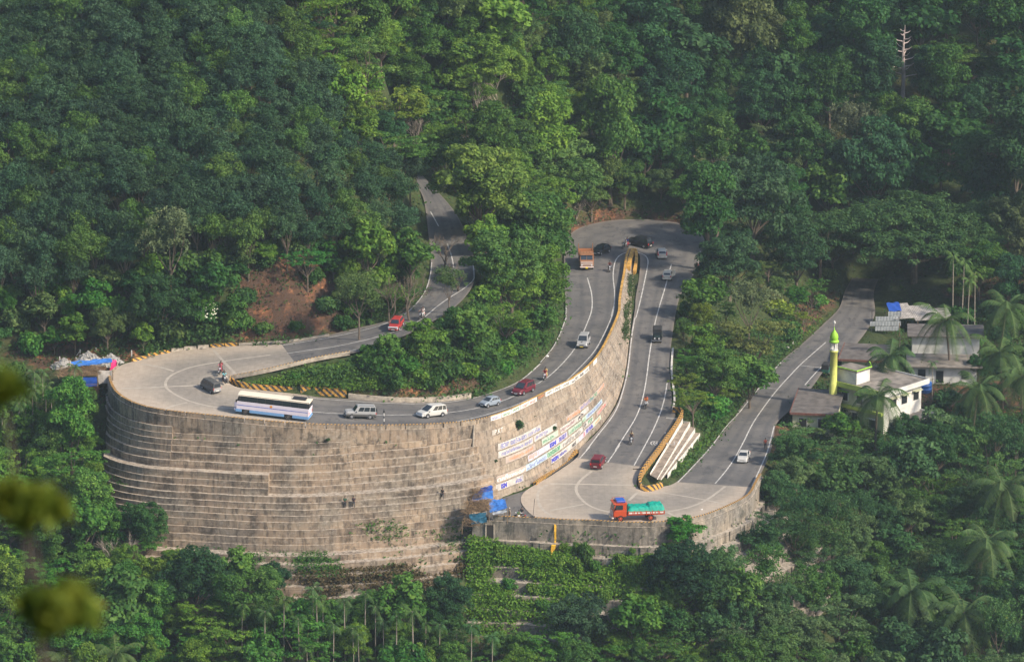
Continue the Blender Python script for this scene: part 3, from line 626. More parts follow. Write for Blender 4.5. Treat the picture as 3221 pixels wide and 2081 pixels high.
for i in range(len(LQ) - 1):
    dl = (LQ[i + 1] - LQ[i]).length
    for k, (d, zt, zb) in enumerate(prof):
        js = .12 * math.sin(i * .4 + k * 3) + .08 * math.sin(i * 1.3 + k)
        za, zb2 = (LQ[i].z, LQ[i + 1].z) if zt is None else (zt + LQ[i].z, zt + LQ[i + 1].z)
        A, B, C, D = [LQ[j] + LN[j] * (d + js * (k > 0)) for j in (i, i, i + 1, i + 1)]
        A.z = za; B.z = LQ[i].z + zb - .2; C.z = LQ[i + 1].z + zb - .2; D.z = zb2
        b.quad(A, B, C, D, (ul, -k), (ul, -k - 1), (ul + dl, -k - 1), (ul + dl, -k))
        pd = prof[k - 1][0] - .2 if k else 0.
        E_, F_ = LQ[i] + LN[i] * pd, LQ[i + 1] + LN[i + 1] * pd; E_.z = za; F_.z = zb2
        b.quad(E_, A, D, F_, (ul, .2), (ul, .3), (ul + dl, .3), (ul + dl, .2))
    ul += dl
WLOW = b; build_at(b, 'terraced_face', M['wall_low'], LW)
k = 3
while k < len(LQ) - 3:
    block('parapet_block', LW, LQ[k:k + 4], LN[k:k + 4], .7, .38, M['wall_low'], M['stripe_small'], u0=k * 1.); k += 3
LWB = BVHTree.FromPolygons([Vector(v) for v in WLOW.v], WLOW.f)
def on_lw(f, x, y):
    px, py = src(f, x, y); h = LWB.ray_cast(CAM, ray(px, py).normalized()); return h[0] if h[0] is not None else at(f, x, y, -3)
dd = MB(); c = on_lw('E', 337, 880); dd.box(c.x - .5, c.x + .5, c.y - .08, c.y + .2, c.z - 1., c.z + .9); build_at(dd, 'doorway', M['recess_shade'], LW)  # solid dark box proud of the wall; its colour paints the recess shade
dd = MB(); dd.box(c.x - .68, c.x - .5, c.y - .14, c.y + .2, c.z - 1.1, c.z + 1.05); dd.box(c.x + .5, c.x + .68, c.y - .14, c.y + .2, c.z - 1.1, c.z + 1.05); build_at(dd, 'door_frame', M['kerb_concrete'], LW)
def ridge(name, px, h, th, side, top, label, cat, inner=None, ref=None, zs=None, flip=False, step=1.):
    pts = run_pts([drop(*p) if len(p) == 3 else at(*p) for p in px], step); o = empty(name, tuple(pts[len(pts) // 2]), 0, label, cat)
    nm = normals(pts, ref)
    block('wall_body', o, pts, nm, h, th, side, top, inner=inner); return o
ridge('kerb_wall', [('E', 1000, 292), ('E', 900, 378), ('E', 850, 415), ('E', 780, 468), ('E', 690, 536)], .42, .5, M['chevron'], M['chevron'], 'low kerb wall painted with yellow and black chevrons at the foot of the great wall', 'kerb', inner=M['chevron'], ref=at('E', 1200, 500, 0))
ISL = at('A', 1900, 560, 14.5)
IR = lambda p: ISL
fr = at('A', 2100, 820, 13.)
ridge('island_wall', [('A', 1262, 580), ('A', 1268, 610), ('A', 1320, 640), ('A', 1450, 665), ('A', 1650, 680), ('A', 1860, 692)], .75, .3, M['kerb_concrete'], M['stripe'], 'curved wall striped yellow and black round the nose of the grassy island', 'wall', inner=M['stripe'], ref=at('A', 1500, 900, 14))
ridge('island_wall', [('A', 1925, 702), ('A', 2100, 722), ('A', 2250, 735), ('A', 2355, 742)], 1.25, .3, M['kerb_concrete'], M['stripe'], 'taller straight wall striped yellow and black with a white poster behind the bus', 'wall', inner=M['stripe'], ref=at('A', 2100, 900, 13))
ridge('kerb_wall', [('A', 1275, 553), ('A', 1310, 545), ('A', 1570, 497), ('A', 1870, 424), ('A', 2060, 378), ('A', 2380, 322)], .3, .3, M['kerb_concrete'], M['stripe_small'], 'low worn striped kerb along the upper side of the grassy island', 'kerb', ref=at('A', 1600, 350, 16))
ridge('kerb_wall', [('B', 285, 452), ('B', 500, 474), ('B', 700, 488), ('B', 910, 492), ('B', 1110, 486), ('B', 1300, 468), ('B', 1440, 445)], .65, .4, M['kerb_concrete'], M['kerb_concrete'], 'low grey concrete wall below the red bank opposite the silver cars', 'wall', ref=at('B', 700, 700, 12))
ps = MB(); c = drop('A', 2222, 728); ps.box(c.x - .38, c.x + .38, c.y - .02, c.y + .01, c.z + .55, c.z + 1.1); tag(ps.build('poster', M['sign_white']), 'white torn poster on the tall striped wall behind the bus', 'poster')
ridge('kerb_wall', [('A', 1345, 258), ('A', 1500, 246), ('A', 1740, 236), ('K', 1050, 808), ('K', 1300, 765)], .28, .35, M['kerb_concrete'], M['kerb_concrete'], 'broken stone kerb under the red laterite bank', 'kerb', ref=at('A', 1600, 400, 16))
# concrete barriers on the far side of the bend
bpos = [(345, 480, 408, 368), (487, 592, 358, 340), (600, 700, 335, 318), (712, 825, 314, 298), (832, 945, 296, 286), (960, 1062, 284, 274), (1080, 1205, 272, 262), (1215, 1325, 262, 256)]
blab = ['yellow striped barrier nearest the fence post, leftmost of the row', 'second striped barrier from the fence post on the left bend', 'third striped barrier from the fence post on the left bend', 'fourth striped barrier from the fence post, left of the bare grey one',
        'bare grey barrier with its paint worn off in the row of striped ones', 'striped barrier just right of the bare grey one', 'rubbed striped barrier second from the right end of the row', 'faded striped barrier at the right end of the row']
for (x0, x1, y0, y1), lb in zip(bpos, blab):
    a, c = drop('A', x0, y0), drop('A', x1, y1); d = c - a; L = d.length; ang = math.atan2(d.y, d.x); o = empty('concrete_barrier', tuple(a), ang, lb, 'barrier', 'concrete barriers round the far side of the bend')
    b = UVB(); s = M['kerb_concrete'] if 'bare grey' in lb else M['stripe']
    pr = [(-.28, 0), (-.22, .12), (-.13, .5), (.13, .5), (.22, .12), (.28, 0)]
    for (ya, za), (yb, zb) in zip(pr, pr[1:]): b.quad((0, ya, za), (L, ya, za), (L, yb, zb), (0, yb, zb), (0, ya + za), (L, ya + za), (L, yb + zb), (0, yb + zb))
    b.v += [(0, y, z) for y, z in pr] + [(L, y, z) for y, z in pr]; b.uv += [(0, 0)] * 12; n = len(b.v) - 12; b.f += [tuple(range(n + 5, n - 1, -1)), tuple(range(n + 6, n + 12))]; b.m += [0, 0]
    obj('barrier_body', b.v, b.f, s, o, b.uv)
# ------------------------------------------------------------------ the white stepped wall and its striped parapet beside the lowest bend
pw = run_pts([drop('D', 1240, 1180), drop('D', 1330, 1178)] + [drop('E', 1735, 85), drop('E', 1655, 195), drop('E', 1580, 300), drop('E', 1500, 400), drop('E', 1455, 470), drop('E', 1442, 520), drop('E', 1455, 560), drop('E', 1500, 578), drop('E', 1560, 568), drop('E', 1615, 548)], .8)
o = empty('island_wall', tuple(pw[len(pw) // 2]), 0, 'yellow and black parapet that rounds the nose between the two lowest roads', 'wall')
nm = normals(pw, lambda p: drop('E', 1300, 500) if p.y < drop('E', 1500, 400).y + 1 else p + Vector((-3, -1, 0)))
block('wall_body', o, pw, nm, .75, .36, M['stripe'], M['stripe'], inner=M['stripe'])
sw = empty('stepped_wall', tuple(at('E', 1700, 300, -2)), 0, 'white painted retaining wall in four steps between the two lowest roads', 'retaining wall')
tops = [(('E', 1775, 40, 1.7), ('E', 1530, 450, .35)), (('E', 1838, 60, 1.0), ('E', 1590, 488, .15)), (('E', 1875, 107, .25), ('E', 1618, 492, .0)), (('E', 1912, 145, -.5), ('E', 1668, 450, -.15))]
W_ = UVB(); Ft = UVB(); nz = 14
rows_ = []
for (a, b_) in tops:
    A, B = at(*a), at(*b_); rows_.append([A.lerp(B, t / nz) for t in range(nz + 1)])
rows_[0] = [p + Vector((.15, -.05, .1)) for p in rows_[0]]
bot = [Vector((p.x + .1, p.y - .1, p.z - 1.0)) for p in rows_[3]]
for k in range(4):
    up = rows_[k]; dn = [Vector((p.x + .02, p.y - .02, (rows_[k + 1][i].z if k < 3 else bot[i].z))) for i, p in enumerate(up)]
    for i in range(nz):
        W_.quad(up[i], dn[i], dn[i + 1], up[i + 1], (i, 0), (i, 1), (i + 1, 1), (i + 1, 0))
        if k < 3: Ft.quad(dn[i], rows_[k + 1][i], rows_[k + 1][i + 1], dn[i + 1], (i, 0), (i, 1), (i + 1, 1), (i + 1, 0))
    W_.quad(up[0], dn[0], dn[0] + Vector((-2.5, .6, 0)), up[0] + Vector((-2.5, .6, 0)), (0, 0), (0, 1), (1, 1), (1, 0))
build_at(W_, 'painted_face', M['worn_white'], sw); build_at(Ft, 'tread', mat('tread_concrete', (.25, .20, .155), .95, .4, 1.2), sw)
# ------------------------------------------------------------------ the wedge where the two arms part
ridge('wedge_wall', [('C', 1130, 672, 5.0), ('C', 1100, 760, 5.2), ('C', 1068, 900, 5.5)], .55, .6, M['yellow_paint'], M['yellow_paint'], 'long plain yellow wall end left of the wedge tip under the topmost bend', 'wall', inner=M['yellow_paint'], ref=at('C', 800, 800, 5))
ridge('wedge_wall', [('C', 1205, 682, 4.9), ('C', 1225, 740, 4.75), ('C', 1215, 860, 4.6), ('C', 1195, 960, 4.5)], .6, .5, M['yellow_paint'], M['yellow_paint'], 'short yellow wall right of the wedge tip', 'wall', inner=M['yellow_paint'], ref=at('C', 1500, 800, 4.6))
# roadside stones of the third road and kerb of the middle arm
for x, y, lb in ((2318, 578, 'white kerb stone nearest the viewer beside the lowest road'), (2365, 540, 'white kerb stone behind the nearest one beside the lowest road')):
    p = drop('D', x, y); o = MB(); o.rbox(-.45, .45, -.25, .25, -.05, .3, .06); q = o.build('kerb_stone', M['white_paint']); q.location = p; q.rotation_euler = (0, 0, .9); tag(q, lb, 'kerb stone', 'white kerb stones')
ridge('kerb_wall', [('D', 1228, 590), ('D', 1218, 700), ('D', 1215, 820), ('D', 1230, 940), ('D', 1245, 1030), ('D', 1240, 1120), ('D', 1225, 1165)], .25, .3, M['kerb_concrete'], M['worn_white'], 'low pale kerb on the outer edge of the middle road', 'kerb', ref=at('D', 900, 900, 2.5))

# ------------------------------------------------------------------ the ground sheet, tucked under roads and walls
gz = ground_np(gx, gy)
NOI = np.sin(gx * .31 + gy * .17) * np.cos(gy * .23 - gx * .11) * .5 + np.sin(gx * .9) * np.cos(gy * .83) * .18
for i in np.nonzero((gy > 592) & (gy < 830) & (abs(gx) < 90))[0]:
    x, y = gx[i], gy[i]; lo = None
    for dx, dy in ((0, 0), (1.1, 0), (-1.1, 0), (0, 1.1), (0, -1.1), (1, 1), (-1, 1), (1, -1), (-1, -1)):
        z = roadz(x + dx, y + dy)
        if z is not None:
            lo = z if lo is None else min(lo, z)
    if lo is not None:
        inside = roadz(x, y) is not None
        gz[i] = min(gz[i], lo - (.5 if inside else .06)); NOI[i] = 0
    elif gy[i] < 880: gz[i] += NOI[i] * .8
WB = [BVHTree.FromPolygons([Vector(v) for v in q.v], q.f) for q in (w1, w2, WLOW, Ft)]
for i in np.nonzero((gy > 592) & (gy < 830) & (abs(gx) < 90))[0]:
    for B_ in WB:
        for dx, dy in ((0, 0), (.7, 0), (-.7, 0), (0, .7), (0, -.7)):
            h = B_.ray_cast(Vector((gx[i] + dx, gy[i] + dy, 100)), Vector((0, 0, -1)))
            if h[0] is not None and h[0].z - .5 < gz[i]: gz[i] = h[0].z - .5
gz[(gy >= 830) & (gy < 880)] += 1.2 * NOI[(gy >= 830) & (gy < 880)]
nx, ny = len(xs), len(ys)
I = np.arange(nx * ny).reshape(ny, nx)
F = np.stack([I[:-1, :-1], I[:-1, 1:], I[1:, 1:], I[1:, :-1]], -1).reshape(-1, 4)
me = bpy.data.meshes.new('ground'); me.vertices.add(nx * ny); me.vertices.foreach_set('co', np.stack([gx, gy, gz], 1).ravel())
me.loops.add(F.size); me.loops.foreach_set('vertex_index', F.ravel()); me.polygons.add(len(F)); me.polygons.foreach_set('loop_start', np.arange(0, F.size, 4))
me.update(); me.polygons.foreach_set('use_smooth', [True] * len(F)); me.materials.append(M['earth'])
GROUND = link(bpy.data.objects.new('ground', me)); tag(GROUND, kind='structure')
GB = BVHTree.FromPolygons([Vector(v) for v in zip(gx, gy, gz)], F.tolist())
def gnd(x, y):
    h = GB.ray_cast(Vector((x, y, 400)), Vector((0, 0, -1))); z = h[0].z if h[0] is not None else -30
    r = roadz(x, y); return z if r is None else max(z, r)
BARE = [[(540, 640), (700, 570), (790, 620), (860, 700), (800, 775), (640, 790), (545, 800)], [(800, 905), (960, 925), (1130, 905), (1120, 870), (960, 885), (820, 870)],
 [(1320, 520), (1400, 480), (1620, 500), (1600, 525), (1480, 505), (1400, 520), (1320, 560)], [(1870, 700), (1950, 670), (1945, 715), (1830, 800), (1800, 800)],
 [(0, 820), (160, 780), (330, 790), (320, 835), (240, 860), (100, 860)], [(140, 895), (245, 895), (245, 935), (140, 930)], [(1800, 980), (1850, 980), (1930, 1080), (1990, 1120), (1900, 1130), (1790, 1060)],
 [(2100, 900), (2384, 880), (2384, 960), (2200, 960), (2100, 940)], [(230, 750), (290, 730), (300, 820), (230, 820)], [(500, 580), (560, 600), (540, 640), (480, 630)], [(2200, 660), (2384, 640), (2384, 700), (2200, 690)]]
bare = np.zeros(nx * ny, 'f')
for i in np.nonzero((gy > 600) & (gy < 900) & (abs(gx) < 90))[0]:
    u, v = proj((gx[i], gy[i], gz[i]))
    if any(inpoly(b, u, v) for b in BARE): bare[i] = 1.
a_ = me.attributes.new('bare', 'FLOAT', 'POINT'); a_.data.foreach_set('value', bare)
# ------------------------------------------------------------------ buildings, shacks and roadside things
mat('wall_white', (.60, .585, .55), .85, .2, .6); mat('wall_cream', (.42, .43, .29), .85, .25, .6); mat('wall_green', (.42, .52, .10), .7, .1, 1.); mat('lime', (.26, .52, .03), .6, .1, 3.); mat('minaret_yellow', (.52, .53, .13), .75, .18, .7)
mat('roof_slab', (.20, .175, .15), .95, .5, .6); mat('roof_dark', (.12, .105, .095), .9, .4, .9); mat('dark_window', (.02, .022, .025), .3); mat('brown_band', (.16, .12, .105), .9, .15, 1.)
mat('tin', (.42, .44, .46), .5, .25, 1.5, .3); mat('tin_rust', (.33, .30, .27), .7, .35, 1.2); mat('tarp_blue', (.045, .17, .50), .5, .3, 1.6, bump=.5); mat('tarp_deep', (.02, .08, .38), .5, .2, 1.6); mat('tarp_teal', (.015, .10, .17), .5, .3, 2.); mat('cloth_pink', (.72, .03, .16), .8, .15, 3.)
mat('thatch', (.25, .165, .09), .95, .5, 5., bump=1.); mat('wood', (.20, .135, .08), .9, .4, 3.); mat('laterite', (.42, .19, .095), .95, .3, 2.); mat('rubble', (.30, .285, .265), .95, .45, 4., bump=1.); mat('post_concrete', (.50, .48, .43), .9, .15, 4.)
mat('pipe_yellow', (.72, .40, .03), .6, .2, 3.); mat('tank_blue', (.03, .13, .42), .4); mat('steel_dark', (.05, .05, .055), .6); mat('red_tile', (.17, .075, .055), .9, .3, 3.)
def frame_at(p, ang):
    return Matrix.Translation(p) @ Matrix.Rotation(ang, 4, 'Z')
# mosque with minaret
def mosque():
    g = at('M', 1062, 925, -7.3)             # the corner nearest the viewer
    e = empty('mosque', (g.x, g.y, g.z), R(47), 'cream and white two storey building with lime green trim and a slim yellow minaret', 'mosque')
    W1, D1, H1 = 9.4, 9.6, 7.5               # x runs along the white right-hand face, y along the cream left-hand face
    m = MB(); m.box(.02, W1, .02, D1, -2, H1 - .45); m.build('wall', M['wall_cream'], e)
    m = MB(); m.box(.03, W1 + .02, -.02, .018, -2, H1 - .46); m.box(W1 + .001, W1 + .02, .02, D1, -2, H1 - .46); m.build('side_wall', M['wall_white'], e)
    m = MB(); m.box(-.8, W1 + .8, -.8, D1 + .5, H1 - .4, H1 - .12); m.build('roof', M['roof_slab'], e)
    m = MB(); m.box(-.92, -.803, -.8, D1 + .5, H1 - .7, H1 + .1); m.build('roof_edge', M['wall_green'], e)
    m = MB(); m.box(-.92, W1 + .92, -.92, -.803, H1 - .7, H1 + .1); m.box(W1 + .803, W1 + .92, -.8, D1 + .5, H1 - .7, H1 + .1); m.build('roof_edge', M['wall_white'], e)
    m = MB(); m.box(-.6, -.003, 0, D1, 3.5, 3.95); m.build('ledge', M['wall_green'], e)
    m = MB(); m.box(-.06, .01, -.06, D1, -2, .9); m.build('base_band', M['brown_band'], e)
    for y, z, w_, h_ in ((1.2, 4.5, 1.2, 1.3), (4.2, 4.5, 1.2, 1.3), (7.2, 4.5, 1.2, 1.3), (1.6, 1.1, 1.2, 1.3), (5.2, .9, 1.0, 2.0)):
        q = MB(); q.box(-.05, .0, y - .12, y + w_ + .12, z - .12, z + h_ + .12); f = q.build('window', M['wall_white'], e); q = MB(); q.box(-.07, -.052, y, y + w_, z, z + h_); q.build('pane', M['dark_window'], f)
        q = MB(); q.box(-.55, -.052, y - .25, y + w_ + .25, z + h_ + .16, z + h_ + .26); q.build('sunshade', M['lime' if z > 4 else 'wall_white'], f)
    for x, z, w_, h_ in ((1.6, 4.4, 1.5, 1.4), (4.4, 4.4, 1.4, 1.4), (7.4, 4.4, 1.3, 1.4)):
        q = MB(); q.box(x - .12, x + w_ + .12, -.06, -.021, z - .12, z + h_ + .12); f = q.build('window', M['wall_white'], e); q = MB(); q.box(x, x + w_, -.08, -.062, z, z + h_); q.build('pane', M['dark_window'], f)
        q = MB(); q.box(x - .3, x + w_ + .3, -.7, -.062, z + h_ + .16, z + h_ + .26); q.build('sunshade', M['wall_cream'], f)
    m = MB(); m.box(.1, 3.4, 5.6, 9.5, H1 - .118, H1 + 1.9); m.build('upper_room', M['wall_white'], e); m = MB(); m.box(-.1, 3.6, 5.4, 9.7, H1 + 1.902, H1 + 2.05); m.build('upper_roof', M['roof_slab'], e)
    m = MB(); m.tube([(-.1, 9.7, H1 + 2.2), (-.1, 5.4, H1 + 2.2), (3.6, 5.4, H1 + 2.2), (3.7, 6., H1 + 2.9)], .1, 6); m.build('railing', M['lime'], e)
    m = MB(); m.box(2.2, 8.6, -5., -.1, -2, 2.2); m.build('annex', M['wall_cream'], e); m = MB(); m.box(1.7, 9.1, -5.5, -.09, 2.202, 2.38); m.build('annex_roof', M['roof_slab'], e)
    m = MB(); m.box(1.58, 1.698, -5.5, -.1, 2.1, 2.7); m.box(1.58, 9.2, -5.62, -5.502, 2.1, 2.7); m.box(9.102, 9.22, -5.5, -.1, 2.1, 2.7); m.build('annex_edge', M['wall_white'], e)
    X, Y = -1.1, 9.3
    def slim(b):
        b.v = [(X + (a - X) * .68, Y + (c - Y) * .68, z) for a, c, z in b.v]; return b
    b_ = MB(); b_.lathe([(.95, -2), (.95, 7.2), (.85, 7.25), (.85, 12.3), (1.0, 12.35), (1.0, 12.6)], (X, Y, 0), 16); mi_ = slim(b_).build('minaret', M['minaret_yellow'], e, True)
    b_ = MB(); b_.lathe([(.87, 12.6), (.87, 12.8)], (X, Y, 0), 16)
    for k in range(6): a = k * 1.047; b_.box(X + .7 * math.cos(a) - .09, X + .7 * math.cos(a) + .09, Y + .7 * math.sin(a) - .09, Y + .7 * math.sin(a) + .09, 12.8, 13.9)
    slim(b_).build('lantern', M['wall_white'], mi_)
    b_ = MB(); b_.lathe([(1.12, 13.9), (1.15, 14.15), (.8, 14.2), (.95, 14.45), (.98, 14.8), (.8, 15.25), (.45, 15.6), (.14, 15.9), (.06, 16.4)], (X, Y, 0), 16); slim(b_).build('dome', M['lime'], mi_, True)
    b_ = MB(); b_.lathe([(.03, 16.4), (.05, 16.8), (.26, 16.92), (.28, 17.1), (.2, 17.3), (.02, 17.4)], (X, Y, 0), 10); slim(b_).build('finial', M['wall_white'], mi_)
mosque()
def flat_house(name, f, x, y, z, ang, W_, D_, H_, wallm, roofm, label, cat='house', over=.4, wins=(), par=None, roofpx=False):
    p = at(f, x, y, z + (H_ if roofpx else 0)); p.z = z; e = empty(name, p, ang, label, cat)
    m = MB(); m.box(0, W_, 0, D_, -2.5, H_); m.build('wall', M[wallm], e); m = MB(); m.rbox(-over, W_ + over, -over, D_ + over, H_ + .002, H_ + .22, .03); r_ = m.build('roof', M[roofm], e)
    if par: m = MB(); m.box(-over, W_ + over, -over - .12, -over - .003, H_ - .1, H_ + .26); m.box(-over - .12, -over - .003, -over, D_ + over, H_ - .1, H_ + .26); m.build('parapet', M[par], e)
    for (a, zz, w_, h_) in wins:
        q = MB(); q.box(a - .1, a + w_ + .1, -.06, -.003, zz - .1, zz + h_ + .1); f_ = q.build('window', M['post_concrete'], e); q = MB(); q.box(a, a + w_, -.08, -.062, zz, zz + h_); q.build('pane', M['dark_window'], f_)
    return e
flat_house('roadside_house', 'M', 215, 700, -4.9, R(-9), 6.6, 13., 2.9, 'wall_cream', 'roof_dark', 'long low ruined building with a stained dark flat roof beside the lowest road', 'house', .35, [(1., .8, 1.2, 1.4), (4., .8, 1.2, 1.4)], 'red_tile', True)
flat_house('house', 'M', 1330, 420, -6.6, R(-4), 10.5, 6., 2.9, 'wall_white', 'roof_slab', 'long low white house behind the palms, right of the minaret building', 'house', .9, [(1., .9, 1.2, 1.5), (3.9, .2, 1.2, 2.), (8., .9, 1.2, 1.3)])
e2 = flat_house('house', 'M', 1330, 250, -6.6, R(-4), 11., 6., 5., 'wall_white', 'roof_dark', 'white upper storey house with a dark eave behind the long low white house', 'house', .8, [])
flat_house('house', 'G', 900, 855, -5.6, R(-10), 7., 9., 2.2, 'wall_cream', 'roof_dark', 'low shop with a patched dark roof between the lowest road and the minaret building', 'shop', .5, [], 'red_tile', True)
# tin sheds and the sheets before them
def tin_shed():
    p = at('G', 1330, 640, -6.2); e = empty('tin_shed', p, R(14), 'open roadside shed with rusty corrugated roofs and a blue tarpaulin on top', 'shed')
    for k, (x0, x1, y0, z0, z1) in enumerate(((0, 3.6, 0, 2.4, 3.4), (3.3, 7.2, -1.2, 2.2, 3.2), (6.9, 9.8, -2.4, 2.0, 2.8))):
        b = MB(); n = 26
        vs = []; 
        for i in range(n + 1):
            x = x0 + (x1 - x0) * i / n; w_ = .05 * (i % 2); vs += [(x, y0, z0 + w_), (x + .6, y0 + 6., z1 + w_)]
        b.add(vs, [(2 * i, 2 * i + 2, 2 * i + 3, 2 * i + 1) for i in range(n)]); b.build('roof_sheet', M['tin_rust'], e)
    b = MB()
    for x in (0.3, 3.5, 6.8, 9.5):
        for y in (-1.6, 4.): b.tube([(x, y, -1), (x, y, 2.2)], .07, 6)
    b.each('post', M['wood'], e)
    b = MB(); vs = []; 
    for i in range(9):
        for j in range(7): vs.append((-.2 + i * .28 + j * .12, 2.5 + j * .62, 3.1 + j * .08 + .1 * math.sin(i * 1.3 + j)))
    b.add(vs, [(i * 7 + j, i * 7 + 7 + j, i * 7 + 8 + j, i * 7 + j + 1) for i in range(8) for j in range(6)]); b.build('tarpaulin', M['tarp_deep'], e, True)
    return e
tin_shed()
p = at('G', 1130, 625, -5.9); e = empty('tin_fence', p, R(2), 'bright silver metal sheets fixed upright beside the lowest road', 'fence')
for k, (x, z, w_) in enumerate(((0, .9, 5.2), (.9, 1.75, 4.), (.9, .05, 4.), (3.0, 2.6, 2.2))):
    b = MB(); n = int(w_ / .25)
    vs = []
    for i in range(n + 1): vs += [(x + w_ * i / n, .04 * (i % 2), z), (x + w_ * i / n, .04 * (i % 2), z + .8)]
    b.add(vs, [(2 * i, 2 * i + 2, 2 * i + 3, 2 * i + 1) for i in range(n)]); b.build('metal_sheet', M['tin'], e)
b = MB()
for x in (.3, 2.6, 5.): b.tube([(x, .15, -.6), (x, .15, 3.4)], .05, 6)
b.each('post', M['steel_dark'], e)
# blue tank
p = at('M', 1445, 500, -6.8); e = empty('water_tank', p, 0, 'round blue plastic tank beside the white building', 'tank'); b = MB(); b.lathe([(1.2, 0), (1.3, .1), (1.3, .55), (1.36, .6), (1.3, .65), (1.3, 1.15), (1.36, 1.2), (1.3, 1.25), (1.25, 1.6), (.5, 2.), (.45, 2.1)], (0, 0, 0), 18); b.build('tank_body', M['tank_blue'], e, True); b = MB(); b.lathe([(.47, 2.1), (.47, 2.2), (.1, 2.25)], (0, 0, 0), 14); b.build('lid', M['steel_dark'], e)
# grit pile, posts and shack on the left
def mound(f, x, y, z, r, h, label, seed):
    rs = np.random.default_rng(seed); p = at(f, x, y, z); n = 26; vs = [(0, 0, h)]; fs = []
    for k in range(1, 9):
        for i in range(n): a = 6.283 * i / n; rr = r * k / 8 * (1 + .12 * math.sin(3 * a + seed)); vs.append((rr * math.cos(a), rr * .7 * math.sin(a), h * (1 - k / 8) ** 1.1 + rs.normal() * .05 * h - .02 * k))
    fs += [(0, 1 + i, 1 + (i + 1) % n) for i in range(n)]
    for k in range(7): fs += [(1 + k * n + i, 1 + (k + 1) * n + i, 1 + (k + 1) * n + (i + 1) % n, 1 + k * n + (i + 1) % n) for i in range(n)]
    b = MB(); b.add(vs, fs)
    for _ in range(60):
        a = rs.random() * 6.28; q = rs.random(); c = (r * q * math.cos(a), r * .7 * q * math.sin(a), h * (1 - q)); s_ = .08 + .12 * rs.random(); b.lathe([(s_ * .3, -s_ * .6), (s_, 0), (s_ * .4, s_ * .7)], c, 5)
    o = b.build('gravel_pile', M['rubble']); o.location = p; tag(o, label, 'gravel pile')
mound('H', 300, 600, 14.6, 2.2, 1.3, 'leftmost grey gravel heap behind the blue-roofed shack', 1); mound('H', 530, 575, 14.8, 3.2, 1.9, 'largest grey gravel heap behind the blue-roofed shack', 2); mound('H', 740, 575, 14.9, 2.8, 1.5, 'grey gravel heap nearest the road behind the blue-roofed shack', 3)
for x, y, hh, br_, lb in ((455, 510, 1.1, 1, 'leaning concrete fence post with a brace behind the gravel heaps'), (605, 505, 1.3, 0, 'concrete fence post standing behind the largest gravel heap'), (775, 510, 1.2, 0, 'concrete fence post between the gravel heaps and the road'), (937, 535, 1.4, 0, 'concrete fence post at the left end of the striped barriers'), (1092, 478, 1.45, 1, 'tall braced concrete fence post behind the striped barriers'), (262, 545, .6, 0, 'short concrete post left of the gravel heaps')):
    p = drop('H', x, y, 15.2) if False else at('H', x, y, 15.2); b = MB(); b.box(-.08, .08, -.08, .08, -.6, hh)
    if br_: b.tube([(-.9, 0, -.3), (0, 0, hh * .85)], .06, 5)
    o = b.build('fence_post', M['post_concrete']); o.location = p; tag(o, lb, 'fence post', 'concrete fence posts behind the left bend')
def tarp_sheet(name, parent, corners, m, sag=.15, n=10, seed=0):
    A, B, C, D = [Vector(c) for c in corners]; vs = []; rs = np.random.default_rng(seed)
    for i in range(n + 1):
        for j in range(n + 1):
            u, v = i / n, j / n; p = A.lerp(B, u).lerp(D.lerp(C, u), v); p.z -= sag * math.sin(math.pi * u) * math.sin(math.pi * v) * (1 + .5 * math.sin(7 * u + seed)); p += Vector(rs.normal(size=3)) * .05; vs.append(p)
    b = MB(); k = n + 1; b.add(vs, [(i * k + j, (i + 1) * k + j, (i + 1) * k + j + 1, i * k + j + 1) for i in range(n) for j in range(n)]); return b.build(name, m, parent, True)
def straw(name, parent, corners, n, L, m, seed, up=.0):
    rs = np.random.default_rng(seed); A, B, C, D = [Vector(c) for c in corners]; b = MB()
    for _ in range(n):
        u, v = rs.random(2); p = A.lerp(B, u).lerp(D.lerp(C, u), v); d = Vector((rs.normal() * .4 + .8, rs.normal() * .5, rs.normal() * .12 - .02)).normalized(); l = L * (.4 + rs.random()); w_ = Vector((-d.y, d.x, 0)) * .035; q = p + Vector((0, 0, up * rs.random()))
        b.add([q - d * l / 2 - w_, q - d * l / 2 + w_, q + d * l / 2 + w_, q + d * l / 2 - w_], [(0, 1, 2, 3)])
    return b.build(name, m, parent)
# left shack (local: x right, y away)
p = at('H', 330, 780, 14.3); e = empty('shack', p, 0, 'roadside shack roofed with blue tarpaulin and thatch above a red earth bank on the left', 'shack'); e.scale = (1, .5, 1)
tarp_sheet('tarpaulin', e, [(1.4, 2.4, 2.55), (6.7, 2.6, 3.2), (6.3, 4.8, 3.5), (.2, 4.6, 3.0)], M['tarp_blue'], .2, 12, 1)
tarp_sheet('pink_cloth', e, [(6.3, 2.0, 1.9), (7.3, 2.6, 2.8), (7.1, 4.4, 3.3), (6.5, 3.6, 3.25)], M['cloth_pink'], .1, 6, 2)
tarp_sheet('thatch_roof', e, [(-1.4, 0., 1.3), (4.6, 0., 1.5), (4.4, 2.6, 2.6), (-1., 3., 2.1)], M['thatch'], .1, 12, 3); straw('thatch', e, [(-1.7, -.3, 1.3), (4.8, -.3, 1.6), (4.6, 2.8, 2.8), (-1.3, 3.2, 2.2)], 420, 1.3, M['thatch'], 4, .15)
tarp_sheet('side_sheet', e, [(0., -.25, -.3), (4.4, -.25, .0), (4.4, -.1, 1.3), (0, -.1, 1.1)], M['tarp_deep'], .0, 8, 5)
tarp_sheet('plastic_sheet', e, [(4.6, -.1, .3), (7., .6, .2), (6.6, 1.4, 2.2), (4.5, .8, 2.1)], M['tin_rust'], .1, 6, 6)
b = MB()
